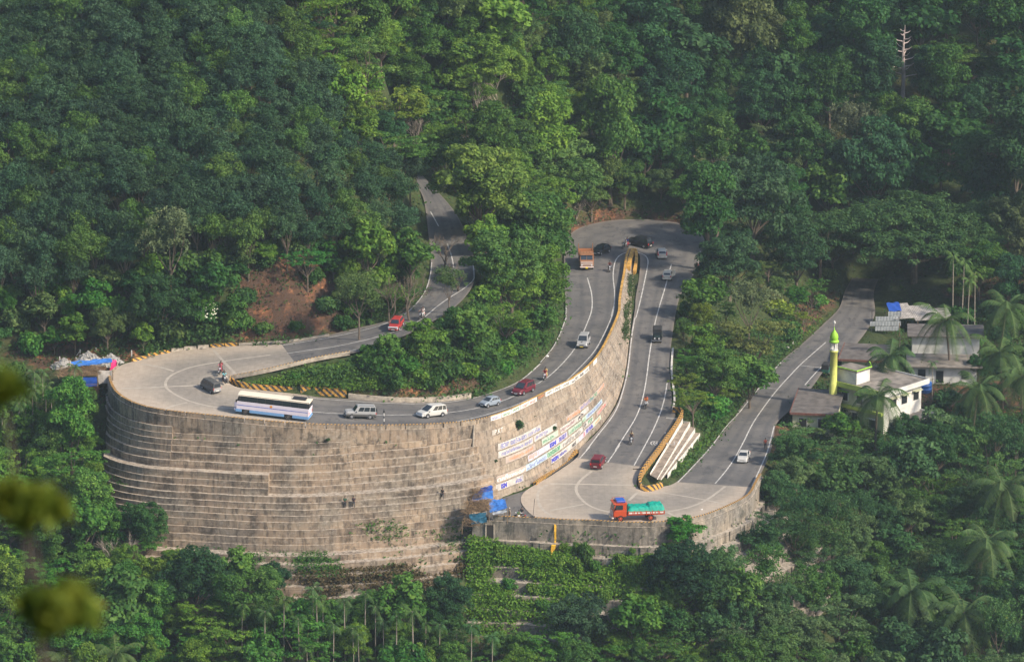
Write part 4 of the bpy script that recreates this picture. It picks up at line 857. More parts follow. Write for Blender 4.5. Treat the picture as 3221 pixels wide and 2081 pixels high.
for x, y in ((.1, -.2), (2.3, -.25), (4.5, -.2), (6.7, .7), (.2, 4.5), (6.3, 4.5)): b.tube([(x, y, -6.), (x, y, 2.2 if y < 1 else 3.)], .06, 6)
b.tube([(.1, -.2, .1), (4.5, -.2, .2)], .05, 6); b.each('post', M['wood'], e)
p = at('H', 440, 850, 12.9); b = MB(); b.rbox(-2.8, 3., -.2, 3.2, -7.5, .9, .3); o = b.build('laterite_bank', M['laterite']); o.location = p; tag(o, 'block of cut red laterite earth under the left shack', 'earth bank')
# shacks beside the lower bend (frame N)
p = at('N', 480, 650, 1.1); e = empty('shack', p, R(4), 'small shack with a torn blue tarpaulin and straw roof against the great wall', 'shack'); e.scale = (1, .5, 1)
tarp_sheet('tarpaulin', e, [(.1, 0, .75), (3.2, 0, .95), (3.25, 1.6, 1.9), (.5, 1.6, 1.5)], M['tarp_blue'], .12, 10, 7); tarp_sheet('tarpaulin', e, [(1.0, 1.6, 1.55), (3.25, 1.6, 1.95), (3.2, 2.8, 2.6), (1.6, 2.6, 2.2)], M['tarp_deep'], .1, 6, 8)
straw('thatch', e, [(.0, -.1, .85), (1.3, 0, .95), (2.8, 2.8, 2.6), (.3, 2.6, 2.)], 200, 1.1, M['thatch'], 9, .1); tarp_sheet('side_sheet', e, [(.3, -.1, .2), (1.2, -.1, .2), (1.2, -.1, .7), (.3, -.1, .7)], M['tarp_deep'], 0, 5, 10)
b = MB()
for x, y in ((.1, 0), (1.7, 0), (3.2, 0), (.4, 2.4), (3.2, 2.6)): b.tube([(x, y, -1.4), (x, y, .8 if y < 1 else 2.1)], .05, 6)
b.each('post', M['wood'], e)
p = at('N', 380, 960, 0.); e = empty('shack', p, R(2), 'larger shack with a straw roof, bright blue awning and hanging teal sheet on the parapet', 'shack')
tarp_sheet('thatch_roof', e, [(-.1, 0, 1.25), (3.4, 0, 1.75), (3.3, 2.4, 2.45), (.6, 2.4, 2.2)], M['thatch'], .12, 12, 11); straw('thatch', e, [(-.5, -.3, 1.2), (3.6, -.1, 1.8), (3.5, 2.6, 2.6), (.2, 2.5, 2.3)], 480, 1.2, M['thatch'], 12, .15)
tarp_sheet('blue_awning', e, [(3.45, 0, 1.4), (6.0, 0, 2.0), (5.75, 2.4, 2.6), (3.4, 2.4, 2.55)], M['tarp_blue'], .25, 12, 13); tarp_sheet('grey_sheet', e, [(4.0, -.3, 1.2), (6.0, -.1, 1.5), (5.9, .3, 1.95), (3.9, .2, 1.5)], M['tin'], .1, 6, 14)
tarp_sheet('teal_sheet', e, [(.9, -.5, -.15), (3.1, -.5, .15), (2.9, -.1, 1.45), (.5, -.1, 1.2)], M['tarp_teal'], 0, 10, 15); straw('hanging_straw', e, [(-.3, -.5, -.5), (2.2, -.5, -.4), (1.8, -.3, .3), (-.2, -.3, .6)], 110, .8, M['thatch'], 16)
b = MB()
for x, y, h_ in ((-.1, -.1, 1.2), (1.2, -.1, 1.4), (3.4, 0, 1.7), (6., 0, 1.95), (5.75, 2.4, 2.55), (.5, 2.3, 2.1), (3.3, 2.4, 2.4)): b.tube([(x, y, -.3), (x, y, h_)], .05, 6)
b.tube([(-.5, -.6, -1.6), (-.45, -.5, .3)], .06, 6); b.tube([(-1.2, .2, .8), (.6, .3, 1.4)], .04, 5); b.tube([(2.8, 1., 3.4), (2.85, 1., 1.8)], .04, 5); b.each('post', M['wood'], e)
# yellow standpipe and painted steps down the lowest wall
c = on_lw('E', 828, 900); b = MB(); n_ = LN[min(range(len(LQ)), key=lambda i: (LQ[i].xy - c.xy).length)]
e = empty('drain_pipe', c, 0, 'bright yellow painted strip and blocks running down the lowest parapet wall', 'drain'); q = [on_lw('E', x, y) - c for x, y in ((828, 822), (828, 880), (829, 940), (826, 965), (815, 985), (812, 1010), (805, 1025), (800, 1080), (798, 1105))]
off = n_ * .25
for (a, d_), w_ in zip(zip(q, q[1:]), (.14, .13, .12, .32, .3, .25, .12, .24)):
    v = [a + off + Vector((-w_, 0, 0)), a + off + Vector((w_, 0, 0)), d_ + off + Vector((w_, 0, 0)), d_ + off + Vector((-w_, 0, 0))]; v2 = [x_ + n_ * .08 for x_ in v]; b.add(v + v2, [(4, 5, 6, 7), (0, 4, 7, 3), (1, 2, 6, 5), (0, 1, 5, 4), (3, 7, 6, 2)])
b.build('pipe', M['pipe_yellow'], e); b = MB(); b.rbox(-.6, .7, -.35, .1, -1.55, -1.4, .04); b.build('bracket', M['pipe_yellow'], e)
# marker post between the cars, with a triangular head
p = drop('B', 620, 722); e = empty('marker_post', p, 0, 'thin black and white striped post with a triangular head by the parapet', 'marker post')
for k in range(5): b = MB(); b.lathe([(.06, k * .42), (.06, k * .42 + .42)], (0, 0, 0), 8); b.build('pole', M['white_paint' if k % 2 == 0 else 'steel_dark'], e) if False else None
b = MB(); [b.lathe([(.06, k * .42), (.06, k * .42 + .419)], (0, 0, 0), 8, mi=k % 2) for k in range(5)]; b.build('pole', [M['white_paint'], M['steel_dark']], e); b = MB(); b.add([(-.2, -.03, 2.1), (.2, -.03, 2.1), (0, -.03, 2.75), (-.2, .03, 2.1), (.2, .03, 2.1), (0, .03, 2.75)], [(0, 1, 2), (5, 4, 3), (0, 3, 4, 1), (1, 4, 5, 2), (2, 5, 3, 0)]); b.build('sign_plate', M['steel_dark'], e)
# square mirror sign near the shop
p = drop('N', 1640, 960); e = empty('road_sign', p, 0, 'small dark square sign on a thin leaning pole near the lowest parapet', 'sign'); b = MB(); b.tube([(-.25, -.5, -3.6), (0, 0, .2), (.3, .3, 3.4)], .035, 6); b.build('pole', M['steel_dark'], e); b = MB(); b.box(-.35, .35, -.03, .03, .35, .9); b.build('sign_plate', M['steel_dark'], e)
# white painted mark on the middle road, litter
def lit(f, x, y, r_, m, label, cat, name):
    p = drop(f, x, y); b = MB(); rs = np.random.default_rng(int(x)); vs = [(r_ * math.cos(a) * (.7 + .5 * rs.random()), r_ * math.sin(a) * (.7 + .5 * rs.random()), .03 + .1 * rs.random()) for a in np.arange(0, 6.28, .7)]; n = len(vs); b.add([(0, 0, .22 * r_ / .3)] + vs + [(v[0] * 1.05, v[1] * 1.05, 0) for v in vs], [(0, 1 + i, 1 + (i + 1) % n) for i in range(n)] + [(1 + i, 1 + n + i, 1 + n + (i + 1) % n, 1 + (i + 1) % n) for i in range(n)]); o = b.build(name, M[m]); o.location = p; tag(o, label, cat)
lit('D', 65, 657, .3, 'white_paint', 'white bag lying on the inner edge of the road below the ivy slope', 'bag', 'plastic_bag'); lit('K', 1197, 773, .28, 'white_paint', 'white stone lying under the red bank beside the upper road', 'stone', 'stone'); lit('A', 255, 745, .2, 'white_paint', 'small white scrap on the concrete of the left bend', 'litter', 'paper_scrap')
lit('E', 1650, 147, .12, 'white_paint', 'tiny white scrap on the middle road beside the striped parapet', 'litter', 'paper_scrap'); lit('E', 1925, 720, .15, 'white_paint', 'white scrap on the concrete near the lowest parapet', 'litter', 'paper_scrap'); lit('H', 765, 640, .1, 'white_paint', 'scrap of paper by the pink cloth of the left shack', 'litter', 'paper_scrap')
b = MB(); vs, fs = text_mesh('അപ', 1., .0); ox = drop('D', 1075, 1455); b.add([(ox.x - .8 + v[0] * 1.6, ox.y - 1.6 + v[1] * 3.2, (roadz(ox.x - .8 + v[0] * 1.6, ox.y - 1.6 + v[1] * 3.2) or ox.z) + .02) for v in vs], fs); o = b.build('road_lettering', M['line_paint']); tag(o, kind='structure')
# ------------------------------------------------------------------ vegetation
FR['S'] = (0, 1564, 2.979)
def mat_leaf(name, trans=.32, yel=.5):
    m = bpy.data.materials.new(name); nt, b = nodes(m); b.inputs['Roughness'].default_value = .55; b.inputs['Specular IOR Level'].default_value = .12
    oi = nt.nodes.new('ShaderNodeObjectInfo'); at_ = nt.nodes.new('ShaderNodeAttribute'); at_.attribute_name = 'tone'
    hs = nt.nodes.new('ShaderNodeHueSaturation'); nt.links.new(oi.outputs['Color'], hs.inputs['Color'])
    nt.links.new(math_(nt, 'ADD', .5, math_(nt, 'MULTIPLY', math_(nt, 'SUBTRACT', .5, at_.outputs['Fac']), .05 * yel * 2)), hs.inputs['Hue'])
    nt.links.new(math_(nt, 'ADD', .62, math_(nt, 'MULTIPLY', at_.outputs['Fac'], .8)), hs.inputs['Value'])
    nt.links.new(hs.outputs[0], b.inputs['Base Color'])
    tr = nt.nodes.new('ShaderNodeBsdfTranslucent'); nt.links.new(hs.outputs[0], tr.inputs[0]); ms = nt.nodes.new('ShaderNodeMixShader'); ms.inputs[0].default_value = trans
    nt.links.new(b.outputs[0], ms.inputs[1]); nt.links.new(tr.outputs[0], ms.inputs[2]); nt.links.new(ms.outputs[0], nt.nodes['Material Output'].inputs[0]); M[name] = m
mat_leaf('leaf'); mat_leaf('frond', .15, .8)
mat('bark', (.13, .10, .075), .9, .4, 3.); mat('bark_pale', (.27, .23, .185), .9, .35, 3.); mat('bark_dark', (.05, .04, .032), .9, .3, 3.); mat('petal', (.62, .62, .5), .8, .1)
def leaf_mesh(name, C, N, S, tone, m, aspect=.6, extra=None):
    n = len(C); N = N / (np.linalg.norm(N, axis=1, keepdims=True) + 1e-9)
    r = rng.normal(size=(n, 3)); T = np.cross(N, r); T /= (np.linalg.norm(T, axis=1, keepdims=True) + 1e-9); B = np.cross(N, T)
    S = S[:, None]; V = np.stack([C - T * S, C + B * S * aspect + N * S * .12, C + T * S, C - B * S * aspect + N * S * .12], 1)
    return quad_mesh(name, V, tone, m)
def quad_mesh(name, V, tone, m):
    n = len(V); me = bpy.data.meshes.new(name); me.vertices.add(n * 4); me.vertices.foreach_set('co', V.astype('f').ravel())
    me.loops.add(n * 4); me.loops.foreach_set('vertex_index', np.arange(n * 4)); me.polygons.add(n); me.polygons.foreach_set('loop_start', np.arange(0, n * 4, 4)); me.update()
    a = me.attributes.new('tone', 'FLOAT', 'FACE'); a.data.foreach_set('value', tone.astype('f')); me.materials.append(m); return me
def sph(n): 
    d = rng.normal(size=(n, 3)); return d / np.linalg.norm(d, axis=1, keepdims=True)
def clump_leaves(CL, dens, leaf, flat=1., lean=.35, hollow=.6, low=-.35):
    Cs, Ns, Ss, Ts = [], [], [], []
    for (x, y, z, r, t) in CL:
        n = max(6, int(dens * r * r)); d = sph(int(n * 1.5)); d = d[d[:, 2] > low][:n]; k = len(d)
        rad = r * (hollow + (1.08 - hollow) * rng.random((k, 1)) ** .7)
        P = np.array([x, y, z]) + d * rad * np.array([1, 1, flat])
        Cs.append(P); Ns.append(d * np.array([1, 1, 1 / max(flat, .4)]) + rng.normal(size=(k, 3)) * .55 + np.array([0, 0, lean])); Ss.append(leaf * (.6 + .8 * rng.random(k)))
        Ts.append(np.clip(t + rng.normal(size=k) * .16, 0, 1))
    return np.concatenate(Cs), np.concatenate(Ns), np.concatenate(Ss), np.concatenate(Ts)
def broad_clumps(Rr, Hh, lobes, per, cr, upper=-.15, core=.35):
    CL = []; L = []
    for i in range(lobes):
        for _ in range(30):
            d = sph(1)[0]
            if d[2] < upper: continue
            p = d * np.array([Rr, Rr, Hh]) * (.62 if i else 0.)
            if all(np.linalg.norm((p - q) / np.array([Rr, Rr, Hh])) > .45 for q in L): break
        L.append(p); lr = Rr * (.36 + .16 * rng.random()); lt = .5 + rng.normal() * .12
        for _ in range(per):
            e = sph(1)[0]; e[2] = abs(e[2]) * .9 - .15
            CL.append((*(p + e * lr * np.array([1, 1, min(1, Hh / Rr)]) * (.75 + .25 * rng.random())), cr * (.7 + .6 * rng.random()), np.clip(lt + rng.normal() * .12, 0, 1)))
    for _ in range(int(lobes * 1.5)):
        e = sph(1)[0] * core; CL.append((*(e * np.array([Rr, Rr, Hh])), cr * 1.5, .35))  # core clumps get a darker tone: inner shade put into leaf colour
    return CL, L
def limbs(mb, L, h0, zc, rt, bend=.3):
    mb.tube([(0, 0, -1.2), (.05, .02, h0 * .5), (0, 0, h0)], [rt * 1.35, rt, rt * .8], 7)
    for p in L:
        p = np.array(p); q = np.array([p[0], p[1], p[2] + zc]); a = np.array([0, 0, h0 * (.75 + .25 * rng.random())]); m1 = a + (q - a) * .5 + np.array([0, 0, -bend * .5]) + rng.normal(size=3) * .2
        mb.tube([a, m1, q], [rt * .5, rt * .32, rt * .12], 5)
PROTO = {}
def proto(kind, crown, trunk, zc, rr): PROTO.setdefault(kind, []).append((crown, trunk, zc, rr))
for v in range(5):        # rubber trees: small upright crowns of fine leaves
    CL, L = broad_clumps(2.9, 3.4, 10, 9, .62, -.45); CL = [(*c[:4], .5 + (c[4] - .5) * .6) for c in CL]; C, N, S, T = clump_leaves(CL, 105, .165, 1., .3)
    tb = MB(); limbs(tb, L, 3., 6.6, .13)
    proto('rubber', leaf_mesh('crown', C + np.array([0, 0, 6.6]), N, S, T, M['leaf'], .5), tb, 6.6, 3.2)
for v in range(6):        # large broadleaf trees
    Rr = 5.; Hh = 4.8 + .6 * (v % 3); CL, L = broad_clumps(Rr, Hh, 13, 12, .82, -.55); C, N, S, T = clump_leaves(CL, 120, .205, .8, .35)
    tb = MB(); limbs(tb, L, 3., 6.8, .26)
    proto('broad', leaf_mesh('crown', C + np.array([0, 0, 6.8]), N, S, T, M['leaf'], .55), tb, 6.8, 5.6)
for v in range(3):        # trees with big bright leaves in loose bunches
    CL, L = broad_clumps(3.6, 3.7, 9, 10, .74, -.5); C, N, S, T = clump_leaves(CL, 62, .29, .8, .5, .4)
    tb = MB(); limbs(tb, L, 2.2, 5.2, .18)
    proto('bigleaf', leaf_mesh('crown', C + np.array([0, 0, 5.2]), N, S, T, M['leaf'], .62), tb, 5.2, 4.)
for v in range(3):        # airy layered crowns
    CL = []; L = []
    for k in range(15):
        a = rng.random() * 6.28; r_ = 4.4 * rng.random() ** .5; z = rng.random() * 3.6 - 1.2 - r_ * .12; L.append((r_ * math.cos(a), r_ * math.sin(a), z))
        for _ in range(9): CL.append((r_ * math.cos(a) + rng.normal() * 1.0, r_ * math.sin(a) + rng.normal() * 1.0, z + rng.normal() * .12, .72, np.clip(.55 + rng.normal() * .16, 0, 1)))
    C, N, S, T = clump_leaves(CL, 62, .2, .34, .9, .2, -1)
    tb = MB(); limbs(tb, L, 4.4, 8., .22)
    proto('layered', leaf_mesh('crown', C + np.array([0, 0, 8.]), N, S, T, M['leaf'], .5), tb, 8., 5.2)
for v in range(3):        # sparse crowns with the branches showing
    CL, L = broad_clumps(3.8, 3.6, 12, 8, .66, -.5, .1); C, N, S, T = clump_leaves(CL, 62, .17, .9, .2, .2, -1)
    tb = MB(); limbs(tb, [tuple(p) for p in L[1::2]], 4.5, 8., .15)
    proto('sparse', leaf_mesh('crown', C + np.array([0, 0, 8.]), N, S, T, M['leaf'], .5), tb, 8., 4.4)
for v in range(3):        # tall creeper-hung trees
    CL, L = broad_clumps(3.3, 6.6, 13, 12, .78, -.7); C, N, S, T = clump_leaves(CL, 115, .2, 1.15, .2)
    tb = MB(); limbs(tb, L[::2], 4., 8., .28)
    proto('tall', leaf_mesh('crown', C + np.array([0, 0, 8.]), N, S, T, M['leaf'], .6), tb, 8., 4.2)
# umbrella-shaped rain tree
CL = []; L = []
for k in range(70):
    a = rng.random() * 6.28; r_ = 14.5 * rng.random() ** .5; z = 4.6 * (1 - (r_ / 15.) ** 2) + rng.normal() * .6 - 1.; L.append((r_ * math.cos(a), r_ * math.sin(a), z - .8))
    for _ in range(15): CL.append((r_ * math.cos(a) + rng.normal() * 1.7, r_ * math.sin(a) + rng.normal() * 1.7, z + rng.normal() * .3, 1.05, np.clip(.5 + rng.normal() * .15, 0, 1)))
C, N, S, T = clump_leaves(CL, 60, .25, .5, .9, .3, -1)
tb = MB(); limbs(tb, L[::9], 4.2, 7., .5, 1.)
proto('rain', leaf_mesh('crown', C + np.array([0, 0, 8.]), N, S, T, M['leaf'], .5), tb, 8., 16.)
for v in range(5):        # shrubs
    CL, L = broad_clumps(1.7, 1.35, 6, 8, .55, -.1, .5); C, N, S, T = clump_leaves(CL, 78, .21, .9, .3)
    tb = MB(); 
    for p in L: tb.tube([(0, 0, -.3), tuple(np.array(p) * .5 + np.array([0, 0, .4])), tuple(np.array(p) + np.array([0, 0, .9]))], [.06, .05, .02], 5)
    proto('shrub', leaf_mesh('foliage', C + np.array([0, 0, .95]), N, S, T, M['leaf'], .6), tb, .95, 2.)
for k in PROTO: PROTO[k] = [(c, t.build(k + '_stem', M['bark']), z, r) for c, t, z, r in PROTO[k]]
for k in PROTO:
    for c, t, z, r in PROTO[k]: COL.objects.unlink(t)
PLACED = []
def plant_at(kind, p, s, col, label, group=None, cat='tree', name='tree', sz=1., v=None, hs=1.):
    c, t, zc, rr = PROTO[kind][v if v is not None else random.randrange(len(PROTO[kind]))]
    e = empty(name, p, random.random() * 6.28, label, cat, group); tag(e, kind='thing'); q_ = random.uniform(.86, 1.16); e.scale = (s * q_, s / q_, s * sz * random.uniform(.92, 1.15))
    a = bpy.data.objects.new('foliage' if kind == 'shrub' else 'crown', c); link(a, e); a.color = (*col, 1)
    b = bpy.data.objects.new('stem' if kind == 'shrub' else 'trunk', t.data); link(b, e); b.name = 'stem' if kind == 'shrub' else 'trunk'
    return e
def ray_ground(vx, vy, h):                # spot whose crown centre, h above the ground, shows at V pixel (vx, vy)
    d = ray(vx / .74014, vy / .74014); D0 = 600. if vy > 1000 else 640.; prev = None
    while D0 < 1100:
        q = CAM + d * (D0 / d.y)
        if abs(q.x) < 130:
            if q.z - h <= GZ(q.x, q.y): return Vector((q.x, q.y, GZ(q.x, q.y)))
        D0 += .8
    return None
_gi = None
from bisect import bisect_right
XS, YS = xs.tolist(), ys.tolist(); GZA = gz.reshape(ny, nx)
def GZ(x, y):
    i = min(max(bisect_right(XS, x) - 1, 0), nx - 2); j = min(max(bisect_right(YS, y) - 1, 0), ny - 2)
    fx = (x - XS[i]) / (XS[i + 1] - XS[i]); fy = (y - YS[j]) / (YS[j + 1] - YS[j])
    return float(GZA[j, i] * (1 - fx) * (1 - fy) + GZA[j, i + 1] * fx * (1 - fy) + GZA[j + 1, i] * (1 - fx) * fy + GZA[j + 1, i + 1] * fx * fy)
SCL = lambda vy: 11200. / (640 + max(0, (1200 - vy)) * .17) * 1.0
KEEP = [[(252, 880), (300, 836), (540, 798), (700, 790), (860, 758), (960, 712), (1000, 640), (990, 560), (985, 430), (1030, 470), (1075, 560), (1108, 650), (1090, 700), (1000, 752), (870, 800), (700, 842), (545, 885), (810, 905), (1000, 930), (1130, 915), (1230, 860), (1290, 790), (1325, 690), (1320, 560), (1330, 520), (1480, 492), (1620, 520), (1634, 600), (1580, 690), (1560, 780), (1565, 960), (1600, 955), (1635, 1010), (1560, 1110), (1640, 1050), (1760, 930), (1900, 770), (1945, 705), (2020, 740), (2000, 830), (1890, 880), (1800, 980), (1800, 1060), (1752, 1140), (1735, 1180), (1705, 1280), (1660, 1300), (1640, 1230), (1530, 1240), (1530, 1285), (1330, 1290), (1120, 1400), (1060, 1360), (700, 1385), (660, 1310), (560, 1285), (370, 1245), (330, 1190), (252, 1150), (236, 900)],
 [(1932, 750), (1960, 750), (2000, 820), (2150, 890), (2145, 1000), (2000, 1000), (1950, 980), (1870, 960), (1930, 890)], [(2020, 735), (2110, 700), (2180, 710), (2130, 790), (2030, 800)], [(140, 835), (265, 835), (265, 925), (140, 925)], [(2110, 820), (2240, 830), (2230, 900), (2130, 900)]]
def covers(vx, vy, rp, tol=1):
    n = 0
    for k in range(10):
        a = k * .628
        if any(inpoly(K, vx + rp * .85 * math.cos(a), vy + rp * .8 * math.sin(a)) for K in KEEP): n += 1
    if any(inpoly(K, vx, vy) for K in KEEP): n += 5
    return n > tol
PXL = []                                   # (x, y, r) of all crowns so far, in V pixels
def hero(kind, vx, vy, Rm, col, label, cat='tree', name=None, group=None, sz=1., v=None, keep=True):
    c, t, zc, rr = PROTO[kind][0]; s = Rm / rr; p = ray_ground(vx, vy, zc * s * sz)
    if p is None: return None
    PXL.append((vx, vy, Rm * SCL(vy)))
    nm = name or {'rubber': 'rubber_tree', 'broad': 'broadleaf_tree', 'bigleaf': 'broadleaf_tree', 'layered': 'layered_tree', 'sparse': 'sparse_tree', 'rain': 'rain_tree', 'tall': 'tall_tree', 'shrub': 'shrub'}[kind]
    return plant_at(kind, p, s, col, label, group, cat, nm, sz, v)
def jit(c, a=.18, h=.1):
    f = 1 + random.uniform(-a, a); return (c[0] * f * (1 + random.uniform(-h, h)), c[1] * f, c[2] * f * (1 + random.uniform(-h, h)))
def fill(poly, kinds, Rm, cols, label, group, name, cat='tree', dens=.78, tries=6000, tol=1, cap=400, sz=1.):
    x0, x1 = min(p[0] for p in poly), max(p[0] for p in poly); y0, y1 = min(p[1] for p in poly), max(p[1] for p in poly); n = 0
    for _ in range(tries):
        if n >= cap: break
        vx, vy = random.uniform(x0, x1), random.uniform(y0, y1)
        if not inpoly(poly, vx, vy): continue
        Rr = random.uniform(*Rm); rp = Rr * SCL(vy)
        if any(abs(vx - a) < (rp + b) * dens and ((vx - a) ** 2 + ((vy - y) * 1.45) ** 2) < ((rp + b) * dens) ** 2 for a, y, b in PXL[::-1]): continue
        if covers(vx, vy, rp, tol): continue
        kind = random.choice(kinds); c, t, zc, rr = PROTO[kind][0]; s = Rr / rr; p = ray_ground(vx, vy, zc * s * sz)
        if p is None or any(roadz(p.x + a_, p.y + b_) is not None for a_, b_ in ((0, 0), (1.2, 0), (-1.2, 0), (0, 1.2), (0, -1.2))): continue
        col = jit(random.choice(cols)); plant_at(kind, p, s, col, label, group, cat, name, sz); PXL.append((vx, vy, rp)); n += 1
    return n
DK = (.038, .112, .026); BD = (.030, .092, .034); MG = (.066, .150, .028); LG = (.115, .22, .028); YG = (.15, .225, .03); OL = (.095, .155, .042); PO = (.12, .16, .07); BG = (.065, .19, .028)
H = [
 ('layered', 915, 245, 6.6, YG, 'bright yellow-green spreading tree above the top of the upper road'), ('layered', 850, 150, 5.6, (.10, .19, .04), 'light green layered tree uphill of the yellow-green spreading one'),
 ('broad', 1085, 100, 5.6, MG, 'tall domed green tree left of the dip at the top of the picture'), ('broad', 1330, 120, 7.4, (.05, .12, .04), 'broad round-headed tree high on the middle of the hillside'),
 ('broad', 1115, 430, 8.4, (.12, .20, .035), 'yellowish green tree arching over the right side of the upper road'), ('broad', 1200, 500, 7.6, (.10, .18, .035), 'wide olive green tree between the upper road and the topmost bend'),
 ('broad', 1300, 410, 7.2, (.09, .175, .04), 'rounded green tree left above the topmost bend'), ('broad', 1165, 610, 6.4, (.08, .17, .035), 'green tree below the wide olive one, above the ivy slope'),
 ('sparse', 1400, 245, 4.6, (.13, .19, .045), 'thin yellowish tree in the dark middle of the forest'), ('broad', 1560, 200, 7., BD, 'dark bluish tree right of the thin yellowish one'),
 ('broad', 1755, 470, 8.6, (.042, .092, .036), 'huge dark domed tree right above the topmost bend'), ('broad', 1700, 610, 6.2, (.038, .09, .034), 'lower dark crown leaning over the outer edge of the topmost bend'), ('broad', 1855, 600, 6., (.035, .09, .032), 'dark green tree above the thorn bank of the lowest road'),
 ('rain', 2130, 555, 16.5, (.055, .12, .035), 'very wide dark umbrella-shaped tree spreading over the lowest road'), ('sparse', 1985, 300, 6.6, (.11, .135, .07), 'pale olive tree standing out on the right hillside'),
 ('bigleaf', 1640, 690, 4.2, (.09, .19, .03), 'bright leafy tree at the edge of the middle road below the bend'), ('sparse', 1745, 700, 5., PO, 'greyish tree behind the bright leafy one between the two right-hand roads'),
 ('layered', 1755, 800, 5.8, (.14, .17, .045), 'flat-topped yellowish tree between the two right-hand roads'), ('layered', 1680, 775, 4.2, (.11, .16, .04), 'small flat-topped tree left of the yellowish one'), ('broad', 1665, 870, 4.6, (.075, .165, .03), 'dark bushy tree beside the kerb of the middle road'), ('bigleaf', 1745, 885, 4.3, (.08, .18, .03), 'green bushy tree above the grass bank of the lowest road'),
 ('sparse', 395, 575, 5.6, PO, 'pale greyish tree at the lower left edge of the rubber plantation'), ('broad', 375, 700, 5.2, (.04, .10, .03), 'dark rounded tree behind the barriers of the left bend'), ('bigleaf', 500, 670, 3.8, (.05, .14, .03), 'leafy tree left of the red laterite bank'),
 ('bigleaf', 855, 590, 4.6, LG, 'bright green tree left of the upper road'), ('bigleaf', 955, 590, 4.4, (.08, .17, .03), 'light green tree crowding the left edge of the upper road'), ('layered', 715, 615, 3.2, (.05, .20, .04), 'small vivid green tree above the laterite bank'),
 ('broad', 1590, 1335, 5.3, (.020, .062, .024), 'big dark tree in front of the lowest parapet wall'), ('bigleaf', 1590, 1238, 2.7, (.055, .20, .022), 'vivid green creeper-covered tree top against the lowest wall'), ('bigleaf', 1480, 1450, 4.4, (.075, .18, .025), 'bright green tree at the bottom right of the terraces'),
 ('broad', 1345, 1470, 4.4, (.035, .085, .035), 'dark dense tree below the terraces with overgrown steps'), ('bigleaf', 935, 1410, 4.4, (.075, .18, .028), 'bright big-leaved tree before the lowest courses of the great wall'), ('broad', 1045, 1400, 3.8, (.03, .09, .03), 'slim dark tree right of the big-leaved one'),
 ('broad', 455, 1345, 5.6, (.028, .082, .026), 'dark green tree before the lower left of the great wall'), ('bigleaf', 275, 1420, 5.6, (.07, .16, .032), 'light green round tree left of the dark one at the foot of the wall'), ('broad', 635, 1345, 3.0, (.025, .08, .028), 'small dark conical tree touching the foot of the great wall'), ('broad', 330, 1225, 4., (.045, .125, .03), 'green tree overlapping the left end of the lowest wall courses'),
 ('bigleaf', 1955, 1000, 2.9, (.085, .20, .03), 'fresh green tree before the flat-roofed house by the lowest road'), ('broad', 2110, 1015, 3.6, (.035, .10, .03), 'dark spreading tree before the white building'), ('layered', 1870, 1000, 3.0, (.08, .14, .04), 'small feathery tree before the ruined roof beside the lowest road')]
for k, x, y, r_, c, lb in H: hero(k, x, y, r_, c, lb)
W0 = hero('shrub', 478, 748, 2.6, (.06, .16, .03), 'shrub covered in white blossom behind the striped barriers', 'shrub', 'flowering_shrub')
d = sph(260); d = d[d[:, 2] > -.1]; fm = leaf_mesh('blossom', d * np.array([1.75, 1.75, 1.5]) + np.array([0, 0, .95]), d + rng.normal(size=d.shape) * .3, np.full(len(d), .10), np.full(len(d), .5), M['petal'], .9)
link(bpy.data.objects.new('blossom', fm), W0)
for q in ((2105, 110, 42), (2103, 160, 46), (2103, 215, 40), (1120, 250, 45), (1160, 215, 35), (968, 312, 28), (1990, 185, 25)): PXL.append(q)
PLN = [(-60, -70), (600, -70), (700, 60), (760, 200), (800, 330), (955, 400), (975, 500), (900, 530), (640, 560), (430, 560), (300, 600), (180, 640), (-60, 660)]
nA = fill(PLN, ['rubber'], (2.7, 3.5), [(.043, .098, .045), (.048, .108, .045), (.041, .092, .043), (.085, .17, .033), (.046, .102, .043)], 'dark bluish green tree in the dense plantation on the upper left hillside', 'plantation trees on the upper left hillside', 'rubber_tree', dens=.54, tries=14000, cap=298)
LB = [(-50, 640), (300, 600), (440, 560), (640, 560), (900, 530), (1000, 560), (995, 640), (950, 700), (860, 745), (790, 740), (780, 640), (680, 580), (560, 620), (540, 790), (340, 810), (300, 760), (150, 800), (-50, 830)]
nB = fill(LB, ['bigleaf', 'broad', 'shrub'], (1.9, 3.4), [MG, BG, LG, DK, OL], 'mixed green tree in the band of scrub below the plantation', 'mixed trees below the plantation', 'broadleaf_tree', dens=.62, tries=3000)
BACK = [(590, -70), (2440, -70), (2440, 640), (2350, 660), (2290, 640), (1880, 640), (1700, 560), (1560, 500), (1400, 470), (1320, 520), (1290, 700), (1180, 700), (1110, 640), (1040, 450), (990, 400), (960, 380), (800, 330), (700, 100)]
R1 = [(590, -70), (1250, -70), (1500, 200), (1650, 420), (1560, 500), (1400, 480), (1320, 520), (1290, 700), (1180, 700), (1110, 640), (1040, 450), (960, 380), (800, 330), (700, 100)]
nC = fill(R1, ['broad', 'tall', 'bigleaf', 'layered', 'broad'], (3.0, 7.2), [MG, LG, OL, DK, (.07, .16, .04), (.12, .22, .03)], 'green forest tree on the middle hillside above the topmost bend', 'forest trees on the middle hillside', 'forest_tree', dens=.5, tries=7000)
nD = fill(BACK, ['broad', 'tall', 'broad', 'bigleaf', 'layered', 'tall'], (3.4, 8.2), [DK, BD, MG, (.04, .105, .034), DK, (.10, .14, .05)], 'dark green forest tree on the shaded right hillside', 'forest trees on the right hillside', 'forest_tree', dens=.5, tries=9000)
